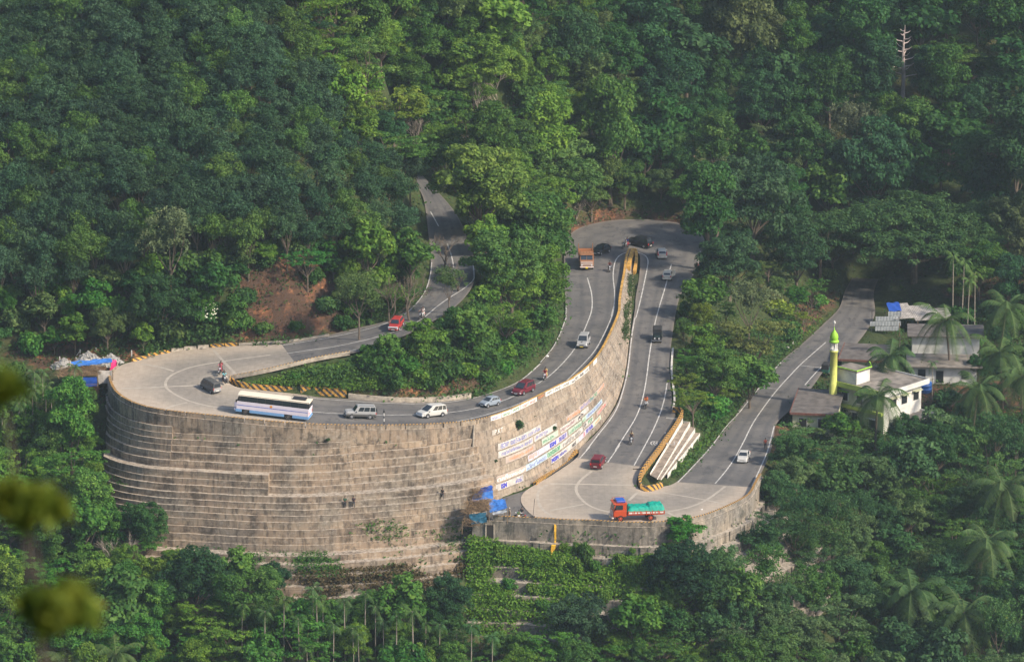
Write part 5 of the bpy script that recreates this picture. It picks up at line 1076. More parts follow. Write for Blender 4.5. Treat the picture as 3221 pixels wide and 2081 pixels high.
for i_, (x_, y_, r_, lb_) in enumerate([(575, 700, 1.9, 'bush at the left edge of the red laterite bank'), (560, 770, 2.2, 'wide bush at the foot of the red bank, left side'), (765, 720, 2.3, 'green bush covering the right part of the red bank'), (730, 655, 1.8, 'bush near the top right of the red bank'), (620, 620, 1.7, 'bush at the upper lip of the red bank'), (690, 775, 1.3, 'small bush at the foot of the red bank beside the white stone'), (800, 760, 1.8, 'bush between the red bank and the upper road'), (610, 780, 1.5, 'low bush at the foot of the red bank')]): hero('shrub', x_, y_, r_, jit(MG if i_ % 2 else (.05, .12, .03)), lb_, 'shrub')
for x_, y_, k_, r_, c_, lb_ in ((1175, 735, 'layered', 4.2, LG, 'feathery light green tree in the middle of the slope above the cars'), (1095, 775, 'bigleaf', 3.8, (.085, .18, .03), 'round bright tree on the slope above the silver cars'), (985, 800, 'bigleaf', 3.4, LG, 'light green tree at the head of the grassy island'), (905, 815, 'bigleaf', 2.6, (.08, .18, .03), 'small light tree on the grassy island beside the upper road'), (1265, 700, 'layered', 3.8, (.09, .18, .035), 'spreading light tree at the edge of the upper arm'), (1640, 800, 'bigleaf', 3.6, LG, 'light green tree behind the kerb of the middle road')): hero(k_, x_, y_, r_, c_, lb_)
hero('shrub', 692, 905, 1.1, BG, 'bright weed clump in the gap between the two striped island walls', 'shrub')
nE = fill([(870, 790), (1000, 770), (1110, 690), (1200, 640), (1330, 640), (1320, 720), (1280, 800), (1220, 870), (1130, 900), (1000, 905), (870, 890), (850, 830)], ['shrub', 'shrub', 'bigleaf'], (1.7, 3.2), [BG, MG, LG, (.06, .15, .03)], 'lush green bush on the steep slope above the cars', 'bushes on the slope between the two upper roads', 'bush', 'bush', dens=.55, tries=4000, tol=0)
nF = fill([(1580, 640), (1660, 600), (1930, 650), (1930, 690), (1820, 800), (1740, 900), (1640, 1000), (1600, 960), (1570, 900), (1570, 760)], ['shrub', 'broad', 'layered'], (1.8, 3.4), [MG, OL, BG, YG], 'green bush between the middle road and the lowest road', 'bushes between the two right-hand roads', 'bush', 'bush', dens=.6, tries=3000)
nG = fill([(-40, 940), (60, 900), (235, 930), (245, 1100), (330, 1190), (400, 1260), (560, 1300), (620, 1390), (640, 1570), (-40, 1580)], ['bigleaf', 'broad', 'layered', 'tall'], (2.2, 4.6), [MG, BG, LG, LG, (.08, .19, .03)], 'green tree in the wooded gully left of the great wall', 'trees in the gully at the lower left', 'broadleaf_tree', dens=.52, tries=6000)
nH = fill([(600, 1400), (700, 1390), (1060, 1400), (1090, 1500), (1300, 1500), (1420, 1450), (1500, 1370), (1650, 1340), (1650, 1600), (600, 1600)], ['broad', 'bigleaf', 'broad', 'layered'], (2.2, 4.), [DK, MG, BG, LG, (.08, .19, .03)], 'green tree in the wooded valley below the terraces', 'trees below the terraces', 'broadleaf_tree', dens=.56, tries=5000)
hero('sparse', 1045, 655, 3.2, (.08, .14, .04), 'loose green tree growing up before the bend of the upper road')
nI = fill([(1650, 1290), (1710, 1290), (1745, 1150), (1800, 1070), (1850, 1010), (1990, 1030), (2180, 1000), (2440, 960), (2440, 1600), (1640, 1600)], ['broad', 'layered', 'broad', 'sparse', 'bigleaf'], (3.0, 5.0), [(.052, .125, .042), (.045, .115, .035), MG, (.085, .15, .05), (.065, .145, .038)], 'grey-green tree on the wooded slope at the lower right', 'trees on the lower right slope', 'broadleaf_tree', dens=.47, tries=9000)
nJ = fill([(2150, 660), (2440, 640), (2440, 1000), (2250, 980), (2150, 900), (2230, 820)], ['broad', 'shrub', 'bigleaf'], (2., 3.2), [DK, MG, BD], 'low dark tree between the palms at the right edge', 'trees between the palms', 'broadleaf_tree', dens=.75, tries=1500)
print('TREES', nA, nB, nC, nD, nE, nF, nG, nH, nI, nJ)
# ---- palms
def frond(Vq, Tq, base, az, L, rise, droop, wid, nl, tone):
    ca, sa = math.cos(az), math.sin(az); pts = []
    for k in range(nl + 1):
        t = k / nl; h = L * t; z = rise * h - droop * h * h / L; hh = h * (1 - .25 * droop * t); pts.append(np.array([base[0] + ca * hh, base[1] + sa * hh, base[2] + z]))
    side = np.array([-sa, ca, 0.])
    for k in range(nl):
        a, b = pts[k], pts[k + 1]; d = (b - a); d = d / np.linalg.norm(d); t = k / nl
        w = wid * math.sin(math.pi * min(1, .12 + t * .86)) ** .6; lw = .06 + .045 * (wid > 1)
        for s in (-1, 1):
            tip = a + side * s * w * .8 + d * w * .45 + np.array([0, 0, -w * (.35 + .25 * rng.random())])
            Vq.append([a, a + d * lw * 1.3, tip + d * lw * .3, tip]); Tq.append(np.clip(tone + rng.normal() * .12, 0, 1))
    for k in range(nl):
        a, b = pts[k], pts[k + 1]; Vq.append([a - side * .035, a + side * .035, b + side * .025, b - side * .025]); Tq.append(.95)
def palm_proto(n, L, wid, nl, h, rt, base_t=.45, lean=.6):
    Vq, Tq = [], []; lx = lean
    for k in range(n):
        u = k / n; rise = 1.15 - 1.55 * u; frond(Vq, Tq, (lx, 0, h), k * 2.4 + rng.random() * .3, L * (.85 + .2 * rng.random()), rise, .75 + .35 * u, wid, nl, base_t + .15 * rng.random())
    cm = quad_mesh('fronds', np.array(Vq), np.array(Tq), M['frond'])
    tb = MB(); tb.tube([(0, 0, -1.5), (lx * .2, 0, h * .35), (lx * .65, 0, h * .7), (lx, 0, h + .1)], [rt * 1.4, rt, rt * .9, rt * .8], 8)
    t = tb.build('trunk', M['bark_pale' if rt < .12 else 'bark']); COL.objects.unlink(t); return cm, t.data
COCO = [palm_proto(18, 5.6, 1.25, 34, 8.5, .17, .42, .7) for _ in range(3)]
AREC = [palm_proto(9, 1.75, .62, 15, 9., .085, .55, .15) for _ in range(3)]
nut = MB()
for k in range(7): nut.lathe([(.02, -.16), (.12, -.08), (.14, .02), (.08, .12), (.01, .15)], (.3 * math.cos(k), .3 * math.sin(k), -.35 + .05 * (k % 3)), 7)
nuts = nut.build('coconuts', mat('nut', (.30, .20, .05), .6)); COL.objects.unlink(nuts)
def palm(kind, vx, vy, s, label, group, col, cond=1.):
    if kind == 'coco': s *= 1.12
    pr = random.choice(COCO if kind == 'coco' else AREC); h = (8.5 if kind == 'coco' else 9.) * s; p = ray_ground(vx, vy, h)
    if p is None: return
    e = empty('coconut_palm' if kind == 'coco' else 'areca_palm', p, random.random() * 6.28, label, 'palm', group); tag(e, kind='thing'); e.scale = (s, s, s)
    a = bpy.data.objects.new('fronds', pr[0]); link(a, e); a.color = (*col, 1); link(bpy.data.objects.new('trunk', pr[1]), e)
    if kind == 'coco':
        q = bpy.data.objects.new('coconuts', nuts.data); link(q, e); q.location = (.7, 0, 8.5)
CPC = (.055, .105, .03)
for x, y, s, lb in [(2214, 748, 1., 'coconut palm behind the tin sheds, nearest the white building'), (2331, 714, 1.05, 'coconut palm at the right edge behind the sheds'), (2066, 828, .95, 'coconut palm leaning over the flat roof of the white building'), (2040, 920, .95, 'coconut palm before the front wall of the white building'), (2266, 905, 1., 'coconut palm right of the blue tank with orange fronds'),
  (2338, 822, 1., 'coconut palm at the right edge behind the palm with orange fronds'), (2382, 880, 1., 'coconut palm cut by the right edge of the picture'), (2323, 1135, 1.1, 'large lone coconut palm on the lower right slope'), (2310, 1262, 1., 'coconut palm above the red patch at the lower right'), (2112, 1375, 1.05, 'coconut palm standing in the dark trees of the lower right'), (2250, 1435, 1.1, 'coconut palm left of the blue tarpaulin at the bottom right corner'),
  (170, 1545, .9, 'coconut palm at the bottom left edge'), (270, 1530, .8, 'coconut palm right of the one at the bottom left edge'), (590, 1540, .7, 'small coconut palm at the bottom edge below the great wall')]:
    palm('coco', x, y, s, lb, None, jit(CPC, .1))
def vpx(f, x, y): px, py = src(f, x, y); return px * .74014, py * .74014
for i, (f, x, y, s) in enumerate([('L', 660, 360, 1.), ('L', 690, 190, .95), ('L', 420, 350, 1.), ('L', 300, 400, 1.05), ('L', 560, 500, .9), ('L', 100, 480, 1.), ('L', 330, 250, 1.), ('L', 230, 480, 1.), ('L', 480, 430, .9), ('L', 170, 520, 1.1), ('L', 400, 230, .9), ('L', 20, 600, 1.)]):
    palm('areca', *vpx(f, x, y), s, 'slender areca palm in the grove left of the great wall', 'areca palms left of the great wall', jit((.06, .125, .035), .12))
for i, (f, x, y, s) in enumerate([('O', 735, 1230, 1.), ('O', 845, 985, 1.1), ('O', 1030, 930, 1.1), ('O', 1210, 1180, 1.), ('O', 1325, 1150, 1.2), ('O', 1490, 1110, 1.3), ('O', 980, 1330, .9), ('O', 930, 1270, .9), ('O', 545, 880, 1.1), ('O', 590, 970, 1.1), ('O', 270, 1000, 1.1), ('O', 420, 1180, 1.), ('O', 1730, 1230, .9), ('O', 1890, 1260, .8), ('O', 2030, 1240, 1.1), ('O', 2230, 1330, 1.), ('O', 500, 1440, .9), ('O', 90, 1100, 1.), ('S', 2150, 950, .95), ('S', 2260, 1010, .95), ('O', 640, 1060, .9), ('O', 1130, 1060, .9), ('O', 1600, 1180, .9)]):
    palm('areca', *vpx(f, x, y), s, 'slender areca palm among the trees at the foot of the great wall', 'areca palms at the foot of the great wall', jit((.04, .10, .026), .25, .25))
for x, y, s in ((2221, 600, 1.2), (2243, 610, 1.2), (2272, 640, 1.1), (2255, 655, 1.1)): palm('areca', x, y, s, 'tall thin areca palm under the right side of the umbrella-shaped tree', 'tall areca palms above the sheds', jit((.08, .15, .035), .1))
palm('areca', 2172, 848, .75, 'small areca palm beside the long white house', None, (.05, .12, .035)); palm('areca', 2095, 770, .6, 'short areca palm before the silver tin sheets', None, (.05, .13, .035))
palm('areca', 2255, 1000, .6, 'yellowish areca palm below the blue tank', None, (.14, .20, .03)); palm('areca', 2345, 1440, .8, 'yellowish areca palm beside the blue tarpaulin at the bottom right', None, (.11, .19, .03))
# ---- bare trees
def bare_tree(vx, vy, h, label, m, depth=5, spread=.62, rt=.2):
    p = ray_ground(vx, vy, h * .5)
    if p is None: return
    mb_ = MB()
    def br(a, d, L, r, n):
        mid = a + d * L * .5 + Vector(rng.normal(size=3) * L * .06); b = a + d * L + Vector(rng.normal(size=3) * L * .05); mb_.tube([a, mid, b], [r, r * .8, r * .6], 5 if n > 1 else 3, cap=False)
        if n <= 0: return
        for k in range(3 if n > 1 else 4):
            q = Vector(rng.normal(size=3)); q = (d + q.normalized() * spread + Vector((0, 0, .12))).normalized(); br(b if k < 2 else mid, q, L * random.uniform(.6, .82), r * .58, n - 1)
    br(Vector((0, 0, -.5)), Vector((0, 0, 1)), h * .32, rt, depth)
    o = mb_.build('bare_tree', M[m]); o.location = p; tag(o, label, 'tree', kind='thing')
p = ray_ground(2103, 160, 8.); sn = MB(); sn.tube([(0, 0, -1), (.1, 0, 6), (-.1, 0, 11), (.15, 0, 15.5)], [.42, .36, .24, .05], 7)
for k in range(24):
    z_ = 6. + k * .38; a_ = k * 2.4; l_ = 2.9 * (1 - (z_ - 6) / 12) * random.uniform(.6, 1.1); l_ *= 1.35; q_ = (l_ * math.cos(a_), l_ * .5 * math.sin(a_), z_ + l_ * .4); sn.tube([(0, 0, z_), (q_[0] * .6, q_[1] * .6, z_ + l_ * .12), q_], [.13, .09, .03], 4)
o = sn.build('bare_tree', mat('snag', (.42, .34, .31), .9, .2, 2.)); o.location = p; tag(o, 'upright pale dead tree snag high on the right hillside', 'tree')
for a in [(1120, 250, 13, 'leafless pinkish twiggy tree high in the middle of the forest', 'bark_pale'), (1160, 220, 11, 'second leafless twiggy tree behind the pinkish one', 'bark_pale'), (968, 310, 9, 'bare branching tree at the head of the upper road', 'bark_pale'), (1110, 305, 10, 'bare grey tree above the yellowish tree by the upper road', 'bark_pale'), (1990, 180, 8, 'thin leafless tree behind the right hillside trees', 'bark_pale'),
 (1035, 590, 7, 'small leafless tree growing before the upper road', 'bark'), (1065, 640, 6.5, 'leafless sapling beside the upper road near its bend', 'bark'), (905, 700, 8, 'bare brown tree left of the red car on the upper road', 'bark'), (950, 690, 9, 'bare forked tree right of the red car on the upper road', 'bark'), (1345, 480, 6, 'bare shrubby tree left of the topmost bend', 'bark_pale'), (260, 1290, 9, 'bare twiggy tree in the gully left of the wall foot', 'bark_pale'), (300, 1330, 8, 'brown leafless tree beside the bare twiggy one in the gully', 'bark'), (1880, 700, 5, 'dry leafless bush on the bank of the lowest road', 'bark')]: bare_tree(*a)
hero('sparse', 835, 690, 4.1, OL, 'thin tree with a pale trunk standing before the upper road')
# ---- ground cover: nobody could count it
def scatter(name, n, polys, leaf, tones, col, label=None, onto=None, per=7, spread=.55, lift=.25, mask=None, keepout=None):
    Cs, Ns, Ss, Ts = [], [], [], []; tot = 0; tries = 0
    while tot < n and tries < n * 20:
        tries += 1; P = random.choice(polys); x0, x1 = min(p[0] for p in P), max(p[0] for p in P); y0, y1 = min(p[1] for p in P), max(p[1] for p in P)
        vx, vy = random.uniform(x0, x1), random.uniform(y0, y1)
        if not inpoly(P, vx, vy) or (keepout and any(inpoly(K, vx, vy) for K in keepout)): continue
        h = (onto or GB2).ray_cast(CAM, ray(vx / .74014, vy / .74014).normalized())
        if h[0] is None: continue
        p = h[0]; rz = roadz(p.x, p.y)
        if any(abs((roadz(p.x + a_, p.y + b_) or -99) - p.z) < 1.2 for a_, b_ in ((0, 0), (.9, 0), (-.9, 0), (0, .9), (0, -.9), (.7, .7), (-.7, -.7))): continue
        if mask and (math.sin(p.x * .55 + p.y * .2) + math.sin(p.z * 1.1 + p.x * .21) + rng.normal() * .4) < mask: continue
        k = per; tot += k; t = random.choice(tones); nrm = np.array(h[1]) if h[1].z > 0 or onto else np.array([0, 0, 1.])
        Cs.append(np.array(p) + rng.normal(size=(k, 3)) * spread * np.array([1, 1, .35]) + nrm * lift * rng.random((k, 1)) * 2); Ns.append(nrm * .6 + rng.normal(size=(k, 3)) * .6 + np.array([0, 0, .5])); Ss.append(leaf * (.6 + .8 * rng.random(k))); Ts.append(np.clip(t + rng.normal(size=k) * .15, 0, 1))
    me = leaf_mesh(name, np.concatenate(Cs), np.concatenate(Ns), np.concatenate(Ss), np.concatenate(Ts), M['leaf'], .55); o = link(bpy.data.objects.new(name, me)); o.color = (*col, 1); tag(o, label, kind='stuff'); return o
GB2 = GB
ALL = [[(-60, -60), (2440, -60), (2440, 1600), (-60, 1600)]]
STEPS = [vpx('E', *q) for q in ((1760, 0), (1850, 50), (1925, 130), (1935, 190), (1690, 470), (1600, 505), (1480, 540), (1430, 500), (1500, 380))]
BARE2 = BARE + [STEPS]
scatter('undergrowth', 150000, ALL + [[(1760, 960), (2440, 640), (2440, 1300), (1800, 1200)]] * 1 + [[(1560, 850), (1930, 690), (1640, 1080), (1560, 1110)], [(300, 760), (1330, 620), (1330, 760), (1100, 930), (300, 830)]], .26, (.3, .45, .6), (.055, .12, .028), 'low green undergrowth covering the slopes', spread=.8, lift=.3, keepout=BARE2)
scatter('undergrowth', 16000, BARE, .2, (.3, .6), (.05, .09, .028), 'sparse weeds on the bare red banks', spread=.5, lift=.15)
scatter('grass', 26000, [[(545, 886), (700, 845), (860, 805), (1000, 770), (1000, 900), (830, 905), (700, 895), (560, 890)], [(1640, 1010), (1800, 850), (1905, 740), (1915, 745), (1830, 830), (1650, 1050), (1560, 1110)]], .17, (.45, .6, .75), (.09, .19, .025), 'grass and weeds on the road island and road banks', spread=.4, lift=.12, keepout=[STEPS])
WBT = BVHTree.FromPolygons([Vector(v) for v in w1.v], w1.f)
scatter('climbing_plants', 60000, [[(1085, 1245), (1300, 1285), (1720, 1300), (1680, 1520), (1040, 1520)], [(1085, 1245), (1300, 1285), (1700, 1310), (1300, 1420), (1080, 1420)]], .2, (.4, .6, .8), (.10, .215, .025), 'creepers and weeds overgrowing the terraces under the lowest bend', onto=LWB, spread=.5, lift=.2, mask=-.45)
scatter('climbing_plants', 2600, [[(1446, 640), (1472, 640), (1470, 780), (1440, 800)]], .16, (.3, .5), (.06, .10, .03), 'scrubby weeds in the narrow gap behind the wedge wall', onto=WB[1], spread=.3, lift=.2, mask=-.6)
scatter('dry_weeds', 12000, [[(640, 1335), (1090, 1300), (1090, 1420), (640, 1420)]], .18, (.3, .6), (.11, .085, .04), 'dry brown weeds on the lowest courses of the great wall', onto=WBT, spread=.4, lift=.25, mask=-.3)
scatter('climbing_plants', 5000, [[(820, 1215), (1090, 1180), (1090, 1330), (760, 1340)], [(560, 1290), (800, 1280), (800, 1340), (600, 1340)], [(255, 1100), (300, 1130), (262, 1130)]], .15, (.4, .6), (.06, .15, .025), 'weeds rooted along the ledges of the great wall', onto=WBT, spread=.3, lift=.1, mask=.5)
for f, x, y, r_, lb in (('T', 510, 900, 1.1, 'bushy dark sapling growing from a joint near the top of the great wall'), ('T', 1150, 920, .5, 'small weed rooted in the painted part of the great wall'), ('B', 95, 825, .4, 'small green tuft high on the stepped face of the great wall'), ('B', 1665, 1025, .35, 'small dark tuft beside the painted panels of the great wall')):
    px, py = src(f, x, y); bb = WB[1] if f == 'T' or x > 1400 else WB[0]; h = bb.ray_cast(CAM, ray(px, py).normalized())
    if h[0] is not None: plant_at('shrub', h[0] + Vector((0, -.2, -.4)), r_ / 2, (.035, .09, .03), lb, None, 'shrub', 'shrub')
for i_ in range(46):
    vx, vy = random.uniform(1095, 1640), random.uniform(1262, 1440)
    h = LWB.ray_cast(CAM, ray(vx / .74014, vy / .74014).normalized())
    if h[0] is None: continue
    plant_at('shrub', h[0] + Vector((0, .1, -.3)), random.uniform(.3, .75), jit(random.choice([BG, LG, MG, (.10, .20, .03)])), 'green shrub rooted on the overgrown terraces below the lowest bend', 'shrubs on the overgrown terraces', 'shrub', 'shrub', random.uniform(1., 1.7))
# ---- the blurred sprigs close to the lens
def near_sprig(f, x, y, D, size, label, n):
    px, py = src(f, x, y); d = ray(px, py); c = CAM + d * (D / d.y); root = Vector((c.x + .25, c.y + .3, gnd(c.x, c.y) if False else c.z - 1.6)); o = empty('leafy_twig', tuple(root), 0, label, 'twig'); tag(o, kind='thing')
    mb_ = MB(); rel = c - root; mb_.tube([(0, 0, -1.5), (rel.x * .3 - .1, rel.y * .4, rel.z * .45), tuple(rel)], [.008, .007, .004], 5); mb_.build('stem', M['bark'], o)
    dd_ = sph(n); C = np.array(rel) + dd_ * np.array([size * 1.3, size, size * .5]) * (rng.random((n, 1)) ** .5) + np.array([0, 0, 1.]) * np.sin(dd_[:, :1] * 5) * size * .25; me = leaf_mesh('leaves', C, dd_ + rng.normal(size=(n, 3)) * .6, np.full(n, .06) * (.7 + .6 * rng.random(n)), rng.random(n), M['leaf'], .5); q = link(bpy.data.objects.new('leaves', me), o); q.color = (.12, .155, .02, 1)
near_sprig('V', 5, 905, 14., .045, 'out of focus green sprig close to the lens at the left edge, highest of three', 60)
near_sprig('V', 65, 1170, 14., .085, 'large out of focus sprig close to the lens in the middle of the left edge', 170)
near_sprig('V', 135, 1415, 14., .10, 'out of focus sprig with a brown stem close to the lens at the lower left', 170)

p = ray_ground(2335, 1455, 1.2) or at('V', 2335, 1450, -14); e = empty('hut', p, R(10), 'small hut covered by a blue tarpaulin at the bottom right corner', 'hut'); e.scale = (.6, .6, .6); tarp_sheet('tarpaulin', e, [(-2, -1, 1.3), (1.5, -1.2, 1.0), (1.5, 1.6, 2.6), (-1.2, 1.6, 2.4)], M['tarp_blue'], .3, 10, 21); b = MB(); b.box(-1.8, 1.3, -.8, 1.4, -4, 1.1); b.build('wall', M['wood'], e)
p = ray_ground(598, 1465, .8) or at('O', 610, 1240, -14); e = empty('hut', p, R(-8), 'tiny hut with a grey slab roof among the palms below the great wall', 'hut'); b = MB(); b.box(-1.6, 1.6, -1.2, 1.2, -4, .9); b.build('wall', M['laterite'], e); b = MB(); b.rbox(-2, 2, -1.6, 1.6, .902, 1.08, .03); b.build('roof', M['roof_slab'], e)
# ------------------------------------------------------------------ vehicles (front towards +x)
mat('glass', (.025, .032, .04), .12, spec=.8); mat('tyre', (.02, .02, .021), .8); mat('rim_silver', (.50, .50, .52), .35, metal=.6); mat('rim_dark', (.13, .12, .12), .5, metal=.4); mat('plastic_dark', (.03, .03, .033), .5); mat('lamp_clear', (.75, .76, .78), .15, spec=.8); mat('lamp_red', (.55, .02, .02), .3); mat('lamp_amber', (.75, .30, .03), .3); mat('plate_white', (.75, .74, .70), .5); mat('plate_yellow', (.78, .56, .04), .5); mat('chrome', (.6, .6, .6), .2, metal=.9)
def paint(name, c, r=.3): return mat(name, c, r, .04, 2., spec=.6)
for n_, c_ in (('paint_silver', (.33, .33, .33)), ('paint_white_silver', (.50, .49, .46)), ('paint_grey', (.085, .083, .08)), ('paint_blue_grey', (.24, .28, .33)), ('paint_maroon', (.13, .012, .022)), ('paint_red', (.13, .008, .014)), ('paint_black', (.012, .012, .014)), ('paint_beige', (.56, .53, .46)), ('paint_bright_red', (.34, .03, .025)), ('paint_white', (.68, .68, .67)), ('bus_lilac', (.70, .64, .72)), ('bus_blue', (.16, .33, .58)), ('bus_cream', (.66, .58, .46)), ('truck_red', (.48, .065, .02)), ('truck_orange', (.36, .16, .075)), ('truck_band', (.62, .50, .45)), ('cab_blue', (.02, .10, .45)), ('jeep_green', (.012, .024, .02))): paint(n_, c_, .75 if n_ == 'bus_cream' else .38)
mat('tarp_green', (.0, .30, .22), .6, .2, 2., bump=.6); mat('canvas', (.025, .025, .027), .9, .3, 3.); mat('board_white', (.66, .62, .58), .7, .2, 3.)
def wheel(parent, x, y, r, w_, rim='rim_silver', dual=False):
    b = MB(); s = 1 if y > 0 else -1
    b.lathe([(r * .55, -w_ / 2), (r * .93, -w_ / 2), (r, -w_ * .3), (r, w_ * .3), (r * .93, w_ / 2), (r * .55, w_ / 2)], (0, 0, 0), 18, 'y'); o = b.build('wheel', M['tyre'], parent); o.location = (x, y, r)
    b = MB(); b.lathe([(r * .1, w_ / 2 * s + .012 * s), (r * .2, w_ / 2 * s + .03 * s), (r * .28, w_ / 2 * s), (r * .56, w_ / 2 * s - .01 * s), (r * .6, w_ / 2 * s + .015 * s), (r * .62, w_ / 2 * s)], (0, 0, 0), 14, 'y')
    for k in range(5): a = k * 1.2566; b.box(-.035, .035, w_ / 2 * s - .01, w_ / 2 * s + .02, .1 * r, .58 * r, M=Matrix.Rotation(a, 4, 'Y'))
    b.build('rim', M[rim], o); return o
def loft(b, secs, mi=0):            # secs: x, z bottom, z top, half width
    n = 10; vs = []; fs = []
    for x, zb, zt, hw in secs:
        h = zt - zb; vs += [(x, -hw * .82, zb), (x, -hw * .97, zb + h * .12), (x, -hw, zb + h * .45), (x, -hw * .97, zt - h * .14), (x, -hw * .86, zt), (x, hw * .86, zt), (x, hw * .97, zt - h * .14), (x, hw, zb + h * .45), (x, hw * .97, zb + h * .12), (x, hw * .82, zb)]
    for i in range(len(secs) - 1):
        for k in range(n): fs.append((i * n + k, (i + 1) * n + k, (i + 1) * n + (k + 1) % n, i * n + (k + 1) % n))
    fs += [tuple(range(n)), tuple((len(secs) - 1) * n + k for k in range(n - 1, -1, -1))]
    b.add(vs, fs, mi)
def face_pt(q, u, v, off):
    A, B, C, D = [Vector(c) for c in q]; n = (B - A).cross(D - A).normalized(); return A.lerp(B, u).lerp(D.lerp(C, u), v) + n * off
def pane(name, q, u0, u1, v0, v1, m, parent, off=.012):
    pts = [face_pt(q, u, v, off) for u, v in ((u0, v0), (u1, v0), (u1, v1), (u0, v1))]; pb = [face_pt(q, u, v, -.004) for u, v in ((u0, v0), (u1, v0), (u1, v1), (u0, v1))]
    b = MB(); b.add(pts + pb, [(0, 1, 2, 3), (4, 5, 1, 0), (5, 6, 2, 1), (6, 7, 3, 2), (7, 4, 0, 3)]); return b.build(name, m, parent)
def car(name, label, L, W, H, body, secs, cab, wins, wb, col, wr=.3, belt=.95, plate='plate_white', lower=None, rack=False, bumper='plastic_dark', cat='car', spare=False, hub='rim_silver', stripe=None, rear_glass=(.1, .9, .18, .85)):
    e = empty(name, (0, 0, 0), 0, label, cat); b = MB(); loft(b, secs)
    for x in wb:
        for s in (-1, 1): b.lathe([(wr * 1.16, s * (W / 2 - .06)), (wr * 1.16, s * (W / 2 + .004))], (x, 0, wr + .02), 14, 'y', 1)
    b.build('body', [col, M['plastic_dark']], e, False)
    if lower: b = MB(); loft(b, [(x, zb - .01, zb + (zt - zb) * .6, hw + .03) for x, zb, zt, hw in secs]); b.build('lower_cladding', lower, e)
    xr0, xr1, xf1, xf0, hb, hr, zr = cab
    base = [(xr0, -hb), (xf0, -hb), (xf0, hb), (xr0, hb)]; top = [(xr1, -hr), (xf1, -hr), (xf1, hr), (xr1, hr)]; zt = zr - .06
    b = MB(); i = .16; vs = [(x, y, belt - .04) for x, y in base] + [(x, y, zt) for x, y in top] + [(x + (i if x == xr1 else -i), y * .84, zr) for x, y in top]
    b.add(vs, [(0, 1, 5, 4), (1, 2, 6, 5), (2, 3, 7, 6), (3, 0, 4, 7), (4, 5, 9, 8), (5, 6, 10, 9), (6, 7, 11, 10), (7, 4, 8, 11), (8, 9, 10, 11)]); b.build('cabin', col, e)
    R_ = [(*base[0], belt), (*base[1], belt), (*top[1], zt), (*top[0], zt)]; Lf = [(*base[2], belt), (*base[3], belt), (*top[3], zt), (*top[2], zt)]; Fr = [(*base[1], belt), (*base[2], belt), (*top[2], zt), (*top[1], zt)]; Re = [(*base[3], belt), (*base[0], belt), (*top[0], zt), (*top[3], zt)]
    for u0, u1 in wins: pane('side_window', R_, u0, u1, .1, .9, M['glass'], e); pane('side_window', Lf, 1 - u1, 1 - u0, .1, .9, M['glass'], e)
    pane('windscreen', Fr, .07, .93, .06, .93, M['glass'], e); u0, u1, v0, v1 = rear_glass; pane('rear_window', Re, u0, u1, v0, v1, M['glass'], e)
    for x in wb:
        for s in (-1, 1): wheel(e, x, s * (W / 2 - .085), wr, .19, hub)
    xf, xr = max(s[0] for s in secs), min(s[0] for s in secs); f = secs[-1] if secs[-1][0] == xf else secs[0]; r_ = secs[0]
    zf = f[2] - .16; zh = .62 if zf > .62 else zf
    for s in (-1, 1):
        b = MB(); b.rbox(xf - .16, xf + .015, s * W * .36 - .17, s * W * .36 + .17, zh - .07, zh + .09, .03); b.build('headlight', M['lamp_clear'], e)
        b = MB(); b.rbox(xr - .02, xr + .1, s * W * .42 - .1, s * W * .42 + .1, .72, 1.0 if H > 1.6 else .92, .02); b.build('tail_light', M['lamp_red'], e)
        b = MB(); b.rbox(xf0 - .45, xf0 - .28, s * (W / 2 + .09) - .1, s * (W / 2 + .09) + .08, belt - .02, belt + .14, .03); b.build('mirror', col, e)
    b = MB(); b.rbox(xf - .05, xf + .03, -W * .2, W * .2, zh - .06, zh + .08, .02); b.build('grille', M['chrome'] if H > 1.6 else M['plastic_dark'], e)
    bm_ = M[bumper] if bumper else col
    b = MB(); b.rbox(xf - .2, xf + .06, -W * .46, W * .46, .24, .46, .05); b.build('front_bumper', bm_, e); b = MB(); b.rbox(xr - .06, xr + .2, -W * .46, W * .46, .26, .48, .05); b.build('rear_bumper', bm_, e)
    b = MB(); b.box(xf + .062, xf + .075, -.26, .26, .3, .42); b.build('number_plate', M[plate], e); b = MB(); b.box(xr - .075, xr - .062, -.26, .26, .5, .62); b.build('number_plate', M[plate], e)
    if rack:
        for s in (-1, 1): b = MB(); b.tube([(xr1 + .2, s * hr * .9, zr - .02), (xr1 + .3, s * hr * .9, zr + .09), (xf1 - .4, s * hr * .9, zr + .09), (xf1 - .2, s * hr * .9, zr - .02)], .025, 5); b.build('roof_rail', M['plastic_dark'], e)
    return e
def put(e, p, ang):
    e.location = p; e.rotation_euler = (0, 0, ang); z0 = roadz(p.x, p.y); d = 1.4
    zx = (roadz(p.x + d * math.cos(ang), p.y + d * math.sin(ang)), roadz(p.x - d * math.cos(ang), p.y - d * math.sin(ang)))
    if z0 is not None: e.location.z = z0 + .012
    if None not in zx: e.rotation_euler[1] = -math.atan2(zx[0] - zx[1], 2 * d); e.location.z = (zx[0] + zx[1]) / 2 + .012
def put_near(e, f, fw, rw, W, xw):      # by the feet of the two wheels on the near side
    F, B = drop(f, *fw), drop(f, *rw); d = (F - B); d.z = 0; d.normalize(); n = Vector((-d.y, d.x, 0))
    if n.y < 0: n = -n
    c = (F + B) / 2 + n * W / 2 - d * (xw[0] + xw[1]) / 2; put(e, c, math.atan2(d.y, d.x))
def put_dir(e, f, c, t):
    C_, T_ = drop(f, *c), drop(f, *t); put(e, C_, math.atan2(T_.y - C_.y, T_.x - C_.x))
